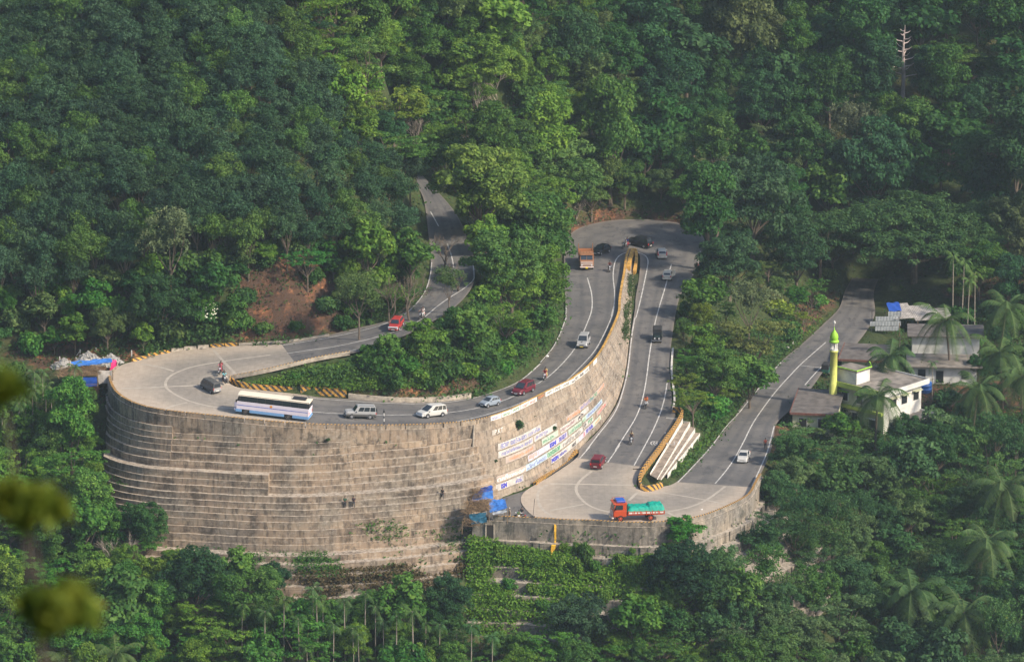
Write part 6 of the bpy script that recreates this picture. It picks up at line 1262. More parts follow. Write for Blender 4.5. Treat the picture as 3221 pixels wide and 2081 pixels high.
hatch = lambda L, W, hood=.86: [(-L / 2, .34, .88, W / 2 - .06), (-L / 2 + .12, .24, .95, W / 2 - .01), (-L * .2, .2, .96, W / 2), (L * .18, .2, .95, W / 2), (L / 2 - .5, .22, hood, W / 2 - .02), (L / 2 - .12, .24, hood - .1, W / 2 - .08), (L / 2, .32, .62, W / 2 - .2)]
c = car('parked_car' if 0 else 'suv', 'two-tone silver and dark grey off-roader with a roof rail just right of the bus', 4.45, 1.82, 1.9, 0, [(-2.2, .5, 1.1, .84), (-2.08, .36, 1.14, .9), (0, .34, 1.14, .91), (1.05, .34, 1.12, .91), (1.95, .38, 1.06, .88), (2.18, .42, .98, .84), (2.22, .5, .8, .8)], (-2.16, -2.06, .55, 1.0, .86, .74, 1.88), [(.03, .27), (.31, .57), (.6, .84)], (-1.33, 1.35), M['paint_silver'], .36, 1.1, lower=M['paint_grey'], rack=True)
put_near(c, 'B', (317, 647), (485, 651), 1.7, (-1.33, 1.35)); b = MB(); b.rbox(-1.1, 1.0, -.98, -.88, .36, .42, .02); b.build('footboard', M['paint_white'], c); b = MB(); b.rbox(-2.42, -2.22, -.3, .4, .75, 1.35, .06); b.build('spare_wheel', M['tyre'], c)
mpv = [(-2.28, .42, 1.02, .82), (-2.2, .28, 1.06, .87), (-.4, .22, 1.04, .88), (1.0, .22, 1.0, .88), (1.85, .24, .88, .84), (2.2, .28, .76, .7), (2.28, .36, .6, .55)]
mcab = (-2.22, -2.0, .35, 1.4, .82, .7, 1.76); mw = [(.03, .22), (.26, .5), (.53, .76)]
c = car('people_carrier', 'pale silver people carrier third in the line behind the bus', 4.58, 1.77, 1.76, 0, mpv, mcab, mw, (-1.4, 1.35), M['paint_white_silver'], .32, .98, bumper=None); put_near(c, 'B', (1022, 643), (1170, 626), 1.65, (-1.4, 1.35))
c = car('people_carrier', 'dark maroon people carrier on the curve above the painted wall', 4.58, 1.77, 1.76, 0, mpv, mcab, mw, (-1.4, 1.35), M['paint_maroon'], .32, .98, bumper=None, rack=True); put_near(c, 'B', (1925, 428), (2013, 391), 1.65, (-1.4, 1.35))
c = car('hatchback', 'small blue-grey boxy hatchback between the pale silver and maroon cars', 3.34, 1.44, 1.4, 0, hatch(3.34, 1.44, .84), (-1.6, -1.25, .2, .85, .66, .55, 1.4), [(.04, .2), (.24, .5), (.53, .8)], (-1.08, 1.1), M['paint_blue_grey'], .27, .9); put_near(c, 'B', (1583, 545), (1697, 521), 1.35, (-1.08, 1.1))
c = car('minivan', 'small dark grey box van with a silver tailgate rounding the left bend', 3.37, 1.48, 1.75, 0, [(-1.68, .36, .98, .68), (-1.6, .26, 1.02, .73), (0, .24, 1.02, .74), (1.4, .26, 1.0, .73), (1.62, .3, .92, .68), (1.68, .36, .8, .62)], (-1.64, -1.5, 1.05, 1.55, .7, .58, 1.74), [(.03, .24), (.28, .5), (.54, .78)], (-1.0, 1.05), M['paint_grey'], .26, .98)
b = MB(); b.rbox(-1.72, -1.66, -.66, .66, .45, .98, .02); b.build('tailgate', M['paint_silver'], c); put_near(c, 'A', (1008, 668), (1072, 704), 1.4, (-1.0, 1.05))
c = car('hatchback', 'glossy black hatchback beside the orange truck below the topmost bend', 3.85, 1.7, 1.5, 0, hatch(3.85, 1.7, .9), (-1.8, -1.4, .3, 1.0, .8, .64, 1.5), [(.05, .25), (.28, .52), (.55, .8)], (-1.2, 1.25), M['paint_black'], .3, .95, bumper=None); put_near(c, 'C', (745, 731), (865, 690), 1.55, (-1.2, 1.25))
c = car('suv', 'tall black off-roader in the middle of the topmost bend', 4.45, 1.86, 1.8, 0, [(-2.2, .46, 1.1, .84), (-2.08, .32, 1.14, .91), (0, .3, 1.14, .93), (1.1, .3, 1.1, .92), (1.9, .34, 1.02, .88), (2.2, .4, .85, .74)], (-2.1, -1.7, .5, 1.2, .86, .7, 1.8), [(.03, .25), (.29, .53), (.56, .8)], (-1.35, 1.35), M['paint_black'], .36, 1.08, bumper=None); put_near(c, 'C', (1125, 602), (1278, 640), 1.7, (-1.35, 1.35))
c = car('people_carrier', 'silver taxi with a yellow number plate and a dark bonnet stripe', 4.4, 1.72, 1.85, 0, [(-2.15, .44, 1.06, .8), (-2.05, .32, 1.1, .85), (0, .28, 1.08, .86), (1.1, .28, 1.04, .86), (1.95, .3, .95, .82), (2.15, .36, .78, .74)], (-2.1, -1.95, .45, 1.2, .8, .68, 1.84), mw, (-1.3, 1.3), M['paint_silver'], .33, 1.04, plate='plate_yellow'); b = MB(); b.box(1.25, 2.0, -.09, .05, 1.02, 1.035); b.build('bonnet_stripe', M['plastic_dark'], c); put_dir(c, 'D', (402, 558), (345, 655))
sed = [(-2.1, .36, .9, .74), (-2.0, .24, .95, .8), (-1.2, .2, .96, .82), (.9, .2, .93, .82), (1.8, .22, .84, .78), (2.08, .28, .7, .66), (2.12, .36, .58, .55)]
c = car('sedan', 'silver-white saloon coming down the lowest road', 4.2, 1.64, 1.42, 0, sed, (-1.45, -.85, .35, 1.05, .76, .6, 1.42), [(.06, .46), (.5, .9)], (-1.25, 1.3), M['paint_white_silver'], .29, .94, bumper=None); put_dir(c, 'E', (2238, 350), (2190, 450))
c = car('hatchback', 'grey hatchback with tall red rear lamps in the topmost bend', 3.8, 1.68, 1.48, 0, hatch(3.8, 1.68, .88), (-1.8, -1.35, .3, 1.0, .8, .64, 1.48), [(.05, .25), (.28, .52), (.55, .8)], (-1.2, 1.25), M['paint_white_silver'], .3, .95, bumper=None, rear_glass=(.12, .88, .1, .8))
for s in (-1, 1): b = MB(); b.rbox(-1.86, -1.6, s * .74 - .07, s * .74 + .07, .75, 1.3, .02); b.build('tail_light', M['lamp_red'], c)
put_dir(c, 'C', (1510, 742), (1478, 640))
c = car('hatchback', 'beige hatchback driving up the middle arm with its nearside door ajar', 3.6, 1.55, 1.46, 0, hatch(3.6, 1.55, .86), (-1.72, -1.4, .25, .95, .72, .6, 1.46), [(.05, .25), (.28, .52), (.55, .8)], (-1.12, 1.15), M['paint_beige'], .28, .93, bumper=None); put_dir(c, 'C', (1590, 1012), (1640, 890)); b = MB(); b.rbox(-.1, .8, -.03, .03, .35, 1.3, .02); o = b.build('open_door', M['paint_beige'], c); o.location = (.1, -.85, 0); o.rotation_euler = (0, 0, -.35)
c = car('hatchback', 'dark red car seen from behind on the slab of the lowest bend', 3.95, 1.7, 1.62, 0, hatch(3.95, 1.7, .95), (-1.88, -1.7, .4, 1.15, .8, .68, 1.66), [(.05, .25), (.28, .52), (.55, .8)], (-1.25, 1.25), M['paint_red'], .31, 1.0, bumper=None); put_dir(c, 'E', (1148, 388), (1235, 262))
c = car('hatchback', 'bright red car with a white band on the upper road behind bare trees', 3.7, 1.6, 1.5, 0, hatch(3.7, 1.6, .88), (-1.75, -1.4, .3, .95, .76, .62, 1.5), [(.05, .25), (.28, .52), (.55, .8)], (-1.15, 1.15), M['paint_bright_red'], .29, .95, bumper=None); b = MB(); b.rbox(1.72, 1.9, -.76, .76, .62, .76, .02); b.build('white_band', M['paint_white'], c); put_dir(c, 'K', (1925, 688), (1860, 770))
# jeep
e = empty('jeep', (0, 0, 0), 0, 'black open-fronted jeep with a canvas hood coming up the middle arm', 'jeep'); b = MB(); b.rbox(-1.9, .6, -.74, .74, .45, 1.0, .06); b.rbox(.6, 1.75, -.5, .5, .55, 1.08, .08); b.build('body', M['jeep_green'], e)
b = MB(); b.rbox(-1.85, .25, -.72, .72, 1.35, 1.95, .12); b.rbox(-1.85, -.9, -.72, .72, 1.0, 1.4, .05); b.build('canvas_hood', M['canvas'], e); b = MB(); b.box(.55, .6, -.7, .7, 1.0, 1.6); b.build('windscreen_frame', M['plastic_dark'], e); b = MB(); b.box(.605, .615, -.62, .62, 1.08, 1.5); b.build('windscreen', M['glass'], e)
for s in (-1, 1):
    b = MB(); b.rbox(.75, 1.75, s * .66 - .16, s * .66 + .16, .72, .82, .03); b.build('mudguard', M['paint_black'], e); b = MB(); b.lathe([(.1, -.04), (.12, 0), (.1, .04)], (1.78, s * .34, .82), 12, 'x'); b.build('headlight', M['lamp_clear'], e)
    for x in (-1.15, 1.2): wheel(e, x, s * .66, .36, .2, 'rim_dark')
b = MB(); b.rbox(1.85, 1.95, -.75, .75, .42, .56, .03); b.build('front_bumper', M['chrome'], e); b = MB(); [b.box(1.755, 1.775, -.24 + k * .08, -.2 + k * .08, .62, 1.0) for k in range(7)]; b.build('grille', M['plastic_dark'], e); put_dir(e, 'D', (1094, 505), (1082, 600))
# bus
e = empty('bus', (0, 0, 0), 0, 'long white and blue passenger bus with a cream roof entering the left bend', 'bus'); L, W = 11., 2.5
b = MB(); vs = []; secs = [(-5.5, 2.95, 1.18), (-5.4, 3.02, 1.24), (4.75, 3.02, 1.24), (5.15, 2.95, 1.2)]
b.rbox(-5.45, 5.2, -1.24, 1.24, .84, 2.02, .05); b.add([(5.19, -1.2, 1.05), (5.5, -1.1, 1.05), (5.5, -1.1, 1.7), (5.19, -1.2, 2.0), (5.19, 1.2, 1.05), (5.5, 1.1, 1.05), (5.5, 1.1, 1.7), (5.19, 1.2, 2.0)], [(0, 1, 2, 3), (7, 6, 5, 4), (1, 5, 6, 2), (2, 6, 7, 3), (0, 4, 5, 1)]); b.build('body', M['bus_lilac'], e)
b = MB(); 
for x0, x1 in ((-5.45, -3.05), (-1.85, 3.25), (4.4, 5.3)): b.rbox(x0, x1, -1.25, 1.25, .42, .838, .04)
b.build('skirt', M['bus_blue'], e)
b = MB(); b.add([(-5.42, -1.21, 2.0), (5.15, -1.21, 2.0), (4.85, -1.19, 2.95), (-5.4, -1.19, 2.95), (-5.42, 1.21, 2.0), (5.15, 1.21, 2.0), (4.85, 1.19, 2.95), (-5.4, 1.19, 2.95)], [(0, 1, 2, 3), (5, 4, 7, 6), (1, 5, 6, 2), (4, 0, 3, 7), (3, 2, 6, 7)]); b.build('window_band', M['plastic_dark'], e)
b = MB(); n = 9; vs = []; 
for x, k in ((-5.5, .9), (-5.3, 1), (4.9, 1), (5.1, .9)):
    for j in range(n): a = math.pi * j / (n - 1); vs.append((x, -1.25 * k * math.cos(a) if 0 < j < n - 1 else (-1.25 * k if j == 0 else 1.25 * k), 2.84 + .26 * math.sin(a) * k))
b.add(vs, [(i * n + j, (i + 1) * n + j, (i + 1) * n + j + 1, i * n + j + 1) for i in range(3) for j in range(n - 1)] + [tuple(range(n)), tuple(3 * n + j for j in range(n - 1, -1, -1))] + [(0, n, 2 * n, 3 * n, 4 * n - 1, 3 * n - 1, 2 * n - 1, n - 1)]); b.build('roof', M['bus_cream'], e)
for s in (-1, 1):
    for k in range(8): x = -5.1 + k * 1.22; pane('side_window', [(x, s * 1.212, 2.05), (x + 1.12, s * 1.212, 2.05), (x + 1.12, s * 1.195, 2.86), (x, s * 1.195, 2.86)] if s < 0 else [(x + 1.12, s * 1.212, 2.05), (x, s * 1.212, 2.05), (x, s * 1.195, 2.86), (x + 1.12, s * 1.195, 2.86)], 0, 1, 0, 1, M['glass'], e, .01)
pane('windscreen', [(5.17, -1.2, 2.02), (5.17, 1.2, 2.02), (4.87, 1.18, 2.9), (4.87, -1.18, 2.9)], .04, .96, .05, .95, M['glass'], e, .02); pane('rear_window', [(-5.43, 1.2, 2.02), (-5.43, -1.2, 2.02), (-5.41, -1.18, 2.9), (-5.41, 1.18, 2.9)], .1, .9, .1, .9, M['glass'], e, .02)
for x in (-2.45, 3.85):
    for s in (-1, 1): wheel(e, x, s * 1.08, .5, .28, 'rim_dark')
b = MB(); [b.tube(p_, .02, 4) for p_ in ([(-4.9, -.8, 3.35), (-2.7, -.8, 3.35), (-2.7, .8, 3.35), (-4.9, .8, 3.35), (-4.9, -.8, 3.35)], [(-4.9, -.8, 3.1), (-4.9, -.8, 3.35)], [(-2.7, -.8, 3.1), (-2.7, -.8, 3.35)], [(-4.9, .8, 3.1), (-4.9, .8, 3.35)], [(-2.7, .8, 3.1), (-2.7, .8, 3.35)], [(-3.8, -.8, 3.1), (-3.8, -.8, 3.35)])]; b.rbox(-4.8, -2.8, -.75, .75, 3.12, 3.18, .02); b.build('roof_rack', M['plastic_dark'], e)
for s in (-1, 1): b = MB(); b.box(-5.3, 5.1, s * 1.246 - .006, s * 1.246 + .006, 1.42, 1.5); b.build('side_stripe', M['cab_blue'], e); b = MB(); b.lathe([(.18, s * .01), (.2, 0)], (.1, s * 1.25, 1.72), 14, 'y'); b.build('emblem', M['lamp_amber'], e)
b = MB(); b.rbox(-5.56, -5.44, -1.15, 1.15, .55, .8, .04); b.build('rear_bumper', M['bus_blue'], e); b = MB(); b.rbox(5.3, 5.56, -1.1, 1.1, .55, .85, .05); b.build('front_bumper', M['bus_lilac'], e)
for s in (-1, 1): b = MB(); b.lathe([(.12, 0), (.14, .03)], (5.5, s * .8, 1.2), 12, 'x'); b.build('headlight', M['lamp_clear'], e); b = MB(); b.rbox(-5.49, -5.44, s * 1. - .08, s * 1. + .08, 1.1, 1.5, .02); b.build('tail_light', M['lamp_red'], e); b = MB(); b.rbox(5.1, 5.3, s * 1.4 - .06, s * 1.4 + .06, 1.9, 2.3, .03); b.build('mirror', M['plastic_dark'], e)
for k, (x, m_) in enumerate(((3.2, 'lamp_red'), (1.2, 'paint_white'), (-.9, 'lamp_amber'), (-3.4, 'paint_white'))): pass
put_near(e, 'A', (1428, 912), (1778, 953), 2.3, (-2.45, 3.85))
# trucks
def truck(label, col, loaded, w_=2.35):
    e = empty('truck', (0, 0, 0), 0, label, 'truck'); b = MB(); b.rbox(-3.7, 3.3, -.42, .42, .72, .95, .03); b.build('chassis', M['plastic_dark'] if not loaded else M[col], e)
    b = MB(); b.rbox(1.75, 3.7, -1.12, 1.12, .75, 1.75, .08); b.add([(1.78, -1.1, 1.74), (3.68, -1.1, 1.74), (3.45, -1.06, 2.62), (1.78, -1.06, 2.62), (1.78, 1.1, 1.74), (3.68, 1.1, 1.74), (3.45, 1.06, 2.62), (1.78, 1.06, 2.62)], [(0, 1, 2, 3), (5, 4, 7, 6), (1, 5, 6, 2), (4, 0, 3, 7), (3, 2, 6, 7)]); b.rbox(1.7, 3.75, -1.12, 1.12, 2.6, 2.78, .05); b.build('cab', M[col], e)
    for s, q in ((-1, [(2.2, -1.1, 1.76), (3.66, -1.1, 1.76), (3.43, -1.06, 2.6), (2.2, -1.06, 2.6)]), (1, [(3.66, 1.1, 1.76), (2.2, 1.1, 1.76), (2.2, 1.06, 2.6), (3.43, 1.06, 2.6)])): pane('side_window', q, .08, .92, .08, .88, M['glass'], e)
    F_ = [(3.685, -1.1, 1.76), (3.685, 1.1, 1.76), (3.455, 1.06, 2.6), (3.455, -1.06, 2.6)]; pane('windscreen', F_, .05, .485, .08, .9, M['glass'], e); pane('windscreen', F_, .515, .95, .08, .9, M['glass'], e)
    b = MB(); [b.rbox(3.68, 3.78, -1.0, 1.0, .95 + k * .17, 1.04 + k * .17, .02) for k in range(4)]; b.build('grille', M['truck_band'], e); b = MB(); b.rbox(3.6, 3.95, -1.15, 1.15, .5, .72, .05); b.build('front_bumper', M['truck_band'], e)
    b = MB(); b.box(3.955, 3.97, -.2, .2, .4, .66); b.build('number_plate', M['plate_yellow'], e)
    for s in (-1, 1):
        b = MB(); b.lathe([(.11, 0), (.13, .04)], (3.78, s * .82, .95), 12, 'x'); b.build('headlight', M['lamp_clear'], e); b = MB(); b.rbox(3.2, 3.35, s * 1.3 - .08, s * 1.3 + .08, 1.9, 2.3, .03); b.build('mirror', M['plastic_dark'], e)
        wheel(e, 2.65, s * 1.0, .5, .28, 'truck_red' if loaded else 'rim_dark'); wheel(e, -1.75, s * .95, .5, .42, 'truck_red' if loaded else 'rim_dark')
    W2 = w_ / 2
    b = MB(); b.rbox(-3.8, 1.6, -W2, W2, 1.0, 1.14, .03); b.build('load_bed', M[col], e)
    for s in (-1, 1):
        h = 1.62 if loaded else 2.0
        b = MB(); b.box(-3.78, 1.58, s * W2 - .03, s * W2 + .03, 1.15, h); b.build('side_board', M[col], e)
        for k in range(9 if not loaded else 7): x = -3.7 + k * (5.2 / (8 if not loaded else 6)); b = MB(); b.box(x - .05, x + .05, s * (W2 + .05) - .02, s * (W2 + .05) + .02, 1.0, h + .02); b.build('stake', M[col], e)
        if loaded:
            for k in range(8): b = MB(); x = -3.6 + k * .65; b.box(x, x + .5, s * (W2 + .034) - .004, s * (W2 + .034) + .004, 1.2, 1.42); b.build('painted_board', M['board_white'], e)
    if loaded:
        nx_, ny_ = 40, 14; vs = []; rs = np.random.default_rng(5)
        for i in range(nx_ + 1):
            for j in range(ny_ + 1):
                u, v = i / nx_, j / ny_; y = (v - .5) * 2 * (W2 + .06); edge = min(1, min(v, 1 - v) * 7) ** .6 * min(1, min(u, 1 - u) * 14) ** .6; top = 2.08 + (.28 if u < .42 else .0) + .05 * math.sin(u * 31) * math.sin(v * 9 + 1) + .04 * math.sin(u * 70 + v * 12)
                vs.append((-3.85 + 5.5 * u, y, 1.52 + (top - 1.52) * edge + rs.normal() * .02))
        b = MB(); k = ny_ + 1; b.add(vs, [(i * k + j, (i + 1) * k + j, (i + 1) * k + j + 1, i * k + j + 1) for i in range(nx_) for j in range(ny_)]); b.build('tarpaulin', M['tarp_green'], e, True)
        b = MB(); b.rbox(1.9, 3.2, -.9, .9, 2.78, 3.12, .08); b.build('roof_bundle', M['cab_blue'], e); b = MB(); [b.tube(p_, .025, 4) for p_ in ([(1.8, -1.05, 3.05), (3.5, -1.05, 3.05), (3.5, 1.05, 3.05), (1.8, 1.05, 3.05)], [(3.5, -1.05, 2.78), (3.5, -1.05, 3.05)], [(1.8, -1.05, 2.78), (1.8, -1.05, 3.05)])]; b.build('roof_rail', M[col], e)
        b = MB(); b.rbox(1.66, 2.12, -1.15, -1.121, 1.3, 1.75, .01); b.build('door_panel', M['cab_blue'], e)
    else:
        b = MB(); b.box(1.52, 1.58, -W2, W2, 1.15, 2.9); b.build('headboard', M[col], e); b = MB(); b.box(-3.8, -3.74, -W2, W2, 1.15, 2.0); b.build('tailboard', M[col], e)
        b = MB(); [b.tube([(1.5, y_, 2.9), (3.4, y_, 2.86)], .025, 4) for y_ in (-1., -.5, 0, .5, 1.)]; b.tube([(3.4, -1.05, 2.86), (3.4, 1.05, 2.86)], .03, 4); b.build('roof_carrier', M['wood'], e)
        b = MB(); [b.tube([(-3.77, s * W2, 2.), (-3.77, s * W2, 2.9)], .05, 5) for s in (-1, 1)]; b.build('corner_post', M[col], e)
    return e
e = truck('red truck with a lumpy sea-green tarpaulin over its load on the lowest bend', 'truck_red', True); put_near(e, 'E', (1318, 814), (1535, 806), 2.1, (-1.75, 2.65))
e = truck('orange-brown empty truck facing the viewer at the foot of the topmost bend', 'truck_orange', False); put_dir(e, 'C', (570, 850), (588, 1010))
# parked green rickshaw beside the lowest road
def rickshaw():
    e = empty('auto_rickshaw', (0, 0, 0), 0, 'dark green three-wheeler parked beside the minaret', 'rickshaw'); b = MB(); b.rbox(-1.2, .5, -.62, .62, .3, .85, .08); b.rbox(.5, 1.25, -.3, .3, .35, .9, .1); b.build('body', mat('rick_green', (.02, .10, .07), .5), e)
    b = MB(); b.rbox(-1.2, .75, -.62, .62, 1.45, 1.7, .1); b.rbox(-1.2, -.7, -.62, .62, .8, 1.5, .05); b.build('hood', M['canvas'], e); b = MB(); b.box(.72, .76, -.5, .5, .85, 1.5); b.build('windscreen', M['glass'], e)
    for x, y in ((-.8, -.55), (-.8, .55), (1.05, 0)): wheel(e, x, y, .22, .1)
    return e
e = rickshaw(); p = at('G', 775, 960, -5.0); e.location = (p.x, p.y, -5.05); e.rotation_euler = (0, 0, R(75))
# ------------------------------------------------------------------ people and motorcycles
mat('skin', (.20, .10, .06), .6); mat('hair', (.012, .01, .01), .6)
def mat_cloth():
    m = bpy.data.materials.new('cloth'); nt, b = nodes(m); b.inputs['Roughness'].default_value = .85; oi = nt.nodes.new('ShaderNodeObjectInfo'); n = noise(nt, coord(nt), 9., 3)
    nt.links.new(mix(nt, math_(nt, 'MULTIPLY', n, .25), oi.outputs['Color'], (.02, .02, .02)), b.inputs['Base Color']); M['cloth'] = m
mat_cloth()
def skin_mesh(name, vs, es, rs, root, m, sub=1):
    me = bpy.data.meshes.new(name); me.from_pydata([tuple(v) for v in vs], es, []); o = bpy.data.objects.new(name, me); COL.objects.link(o)
    md = o.modifiers.new('s', 'SKIN'); 
    for i, r_ in enumerate(rs): me.skin_vertices[0].data[i].radius = (r_, r_) if not isinstance(r_, tuple) else r_; me.skin_vertices[0].data[i].use_root = (i == root)
    s = o.modifiers.new('u', 'SUBSURF'); s.levels = sub; s.render_levels = sub
    bpy.context.view_layer.update(); dg = bpy.context.evaluated_depsgraph_get(); r = bpy.data.meshes.new_from_object(o.evaluated_get(dg)); bpy.data.objects.remove(o); r.materials.clear(); r.materials.append(m); r.polygons.foreach_set('use_smooth', [True] * len(r.polygons)); return r
def figure(J):                     # J: joints; x forward, y left. One continuous body, clothes over it
    V, E, Rr = [], [], []
    def add(p, r_, par=None): V.append(Vector(p)); Rr.append(r_); i = len(V) - 1; (E.append((par, i)) if par is not None else None); return i
    pel = add(J['pelvis'], (.13, .11)); bel = add(J['belly'], (.125, .10), pel); ch = add(J['chest'], (.15, .11), bel); nk = add(J['neck'], .055, ch); hd = add(J['head'], (.082, .095), nk); tp = add(Vector(J['head']) + (Vector(J['head']) - Vector(J['neck'])).normalized() * .11, .07, hd)
    fx = Vector((1, 0, 0)); no = add(Vector(J['head']) + Vector((.10, 0, -.01)), .016, hd)
    for s, k in ((1, 'L'), (-1, 'R')):
        sh = add(J['sh' + k], .062, ch); el = add(J['el' + k], .044, sh); wr = add(J['wr' + k], .028, el); d = (Vector(J['wr' + k]) - Vector(J['el' + k])).normalized(); pa = add(Vector(J['wr' + k]) + d * .07, (.038, .022), wr)
        side = d.cross(Vector((0, 0, 1))); side = side.normalized() if side.length > .1 else Vector((0, 1, 0)); dn = Vector((0, 0, -.018)) if abs(d.z) < .8 else Vector((.018, 0, 0))
        for j, (o_, l_) in enumerate(((-.03, .06), (-.01, .075), (.01, .07), (.03, .055))):
            a = add(V[pa] + d * .035 + side * o_, .009, pa); b = add(V[a] + d * l_ * .5 + side * o_ * .2 + dn, .008, a); add(V[b] + d * l_ * .35 + dn * 1.6, .007, b)
        a = add(V[wr] + d * .03 - side * s * .035, .010, wr); add(V[a] + d * .03 - side * s * .02, .009, a)
        hp = add(J['hp' + k], .095, pel); kn = add(J['kn' + k], .06, hp); an = add(J['an' + k], .038, kn); f = Vector((1, 0, 0)); he = add(Vector(J['an' + k]) + Vector((-.03, 0, -.05)), .034, an); add(Vector(J['an' + k]) + Vector((.15, 0, -.06)), .03, he)
    body = skin_mesh('body', V, E, Rr, 0, M['skin'])
    V, E, Rr = [], [], []
    pel = add(Vector(J['pelvis']) + Vector((0, 0, .02)), (.155, .13)); bel = add(J['belly'], (.155, .13), pel); ch = add(J['chest'], (.175, .135), bel); add(Vector(J['chest']).lerp(Vector(J['neck']), .55), .075, ch)
    for k in 'LR': sh = add(J['sh' + k], .08, ch); add(Vector(J['sh' + k]).lerp(Vector(J['el' + k]), .95), .06, sh)
    shirt = skin_mesh('shirt', V, E, Rr, 0, M['cloth'])
    V, E, Rr = [], [], []
    pel = add(J['pelvis'], (.15, .13))
    for k in 'LR': hp = add(J['hp' + k], .112, pel); kn = add(J['kn' + k], .078, hp); add(Vector(J['kn' + k]).lerp(Vector(J['an' + k]), .9), .056, kn)
    tr = skin_mesh('trousers', V, E, Rr, 0, M['cloth'])
    b = MB(); h = Vector(J['head']); vs = []; fs = []; n = 12
    for i in range(6):
        a = i / 5 * 1.75
        for j in range(n): q = 6.283 * j / n; vs.append(h + Vector((.112 * math.sin(a) * math.cos(q) - .012, .100 * math.sin(a) * math.sin(q), .045 + .125 * math.cos(a) - (.0 if math.cos(q) < .3 else -.03 * (a > 1.2)))))
    for i in range(5): fs += [(i * n + j, i * n + (j + 1) % n, (i + 1) * n + (j + 1) % n, (i + 1) * n + j) for j in range(n)]
    b.add(vs, fs); me = bpy.data.meshes.new('hair'); me.from_pydata([tuple(v) for v in b.v], [], b.f); me.materials.append(M['hair']); me.polygons.foreach_set('use_smooth', [True] * len(me.polygons))
    b = MB()
    for s in (-1, 1): b.lathe([(.002, -.008), (.012, 0), (.002, .008)], tuple(h + Vector((.092, s * .035, .02))), 6, 'x')
    eyes = bpy.data.meshes.new('eyes'); eyes.from_pydata([tuple(v) for v in b.v], [], b.f); eyes.materials.append(M['hair'])
    return body, shirt, tr, me, eyes
def J_(pelvis, lean, armf, legs):
    p = Vector(pelvis); ch = p + Vector((lean * .9, 0, .42)); J = dict(pelvis=p, belly=p + Vector((lean * .35, 0, .2)), chest=ch, neck=ch + Vector((lean * .35, 0, .17)), head=ch + Vector((lean * .4 + .02, 0, .31)))
    for s, k in ((1, 'L'), (-1, 'R')):
        J['sh' + k] = ch + Vector((0, s * .18, .08)); e_, w_ = armf(s); J['el' + k] = J['sh' + k] + Vector(e_); J['wr' + k] = J['el' + k] + Vector(w_)
        J['hp' + k] = p + Vector((0, s * .09, -.05)); k_, a_ = legs(s); J['kn' + k] = J['hp' + k] + Vector(k_); J['an' + k] = J['kn' + k] + Vector(a_)
    return J
FIG = {'stand': figure(J_((0, 0, .95), .02, lambda s: ((.0, s * .06, -.28), (.05, s * .02, -.25)), lambda s: ((.02, s * .02, -.42), (-.02, s * .01, -.40)))),
 'walk': figure(J_((0, 0, .93), .06, lambda s: ((.1 * s, s * .06, -.26), (.10 * s + .03, 0, -.23)), lambda s: ((.16 * s + .02, s * .02, -.39), (.12 * s - .06, 0, -.39)))),
 'lean': figure(J_((0, 0, .80), .12, lambda s: ((.02, s * .08, -.27), (.12, 0, -.2)), lambda s: ((.26, s * .06, -.22), (.10, s * .03, -.44)))),
 'ride': figure(J_((0, 0, .88), .14, lambda s: ((.2, s * .12, -.17), (.23, s * .03, -.02)), lambda s: ((.36, s * .14, -.10), (-.08, s * .02, -.40)))),
 'pillion': figure(J_((0, 0, .92), .06, lambda s: ((.04, s * .08, -.27), (.2, -s * .06, -.08)), lambda s: ((.34, s * .17, -.14), (-.04, s * .02, -.38))))}
def person(pose, p, ang, shirt, trousers, label, head=None):
    e = empty('person', p, ang, label, 'person'); me = FIG[pose]
    link(bpy.data.objects.new('body', me[0]), e); a = link(bpy.data.objects.new('shirt', me[1]), e); a.color = (*shirt, 1); a = link(bpy.data.objects.new('trousers', me[2]), e); a.color = (*trousers, 1)
    a = link(bpy.data.objects.new('hair' if head is None else 'helmet', me[3]), e); link(bpy.data.objects.new('eyes', me[4]), e)
    if head is not None: a.scale = (1.0, 1.0, 1.0); m = me[3].copy(); m.materials.clear(); m.materials.append(M['cloth']); a.data = m; a.color = (*head, 1)
    return e
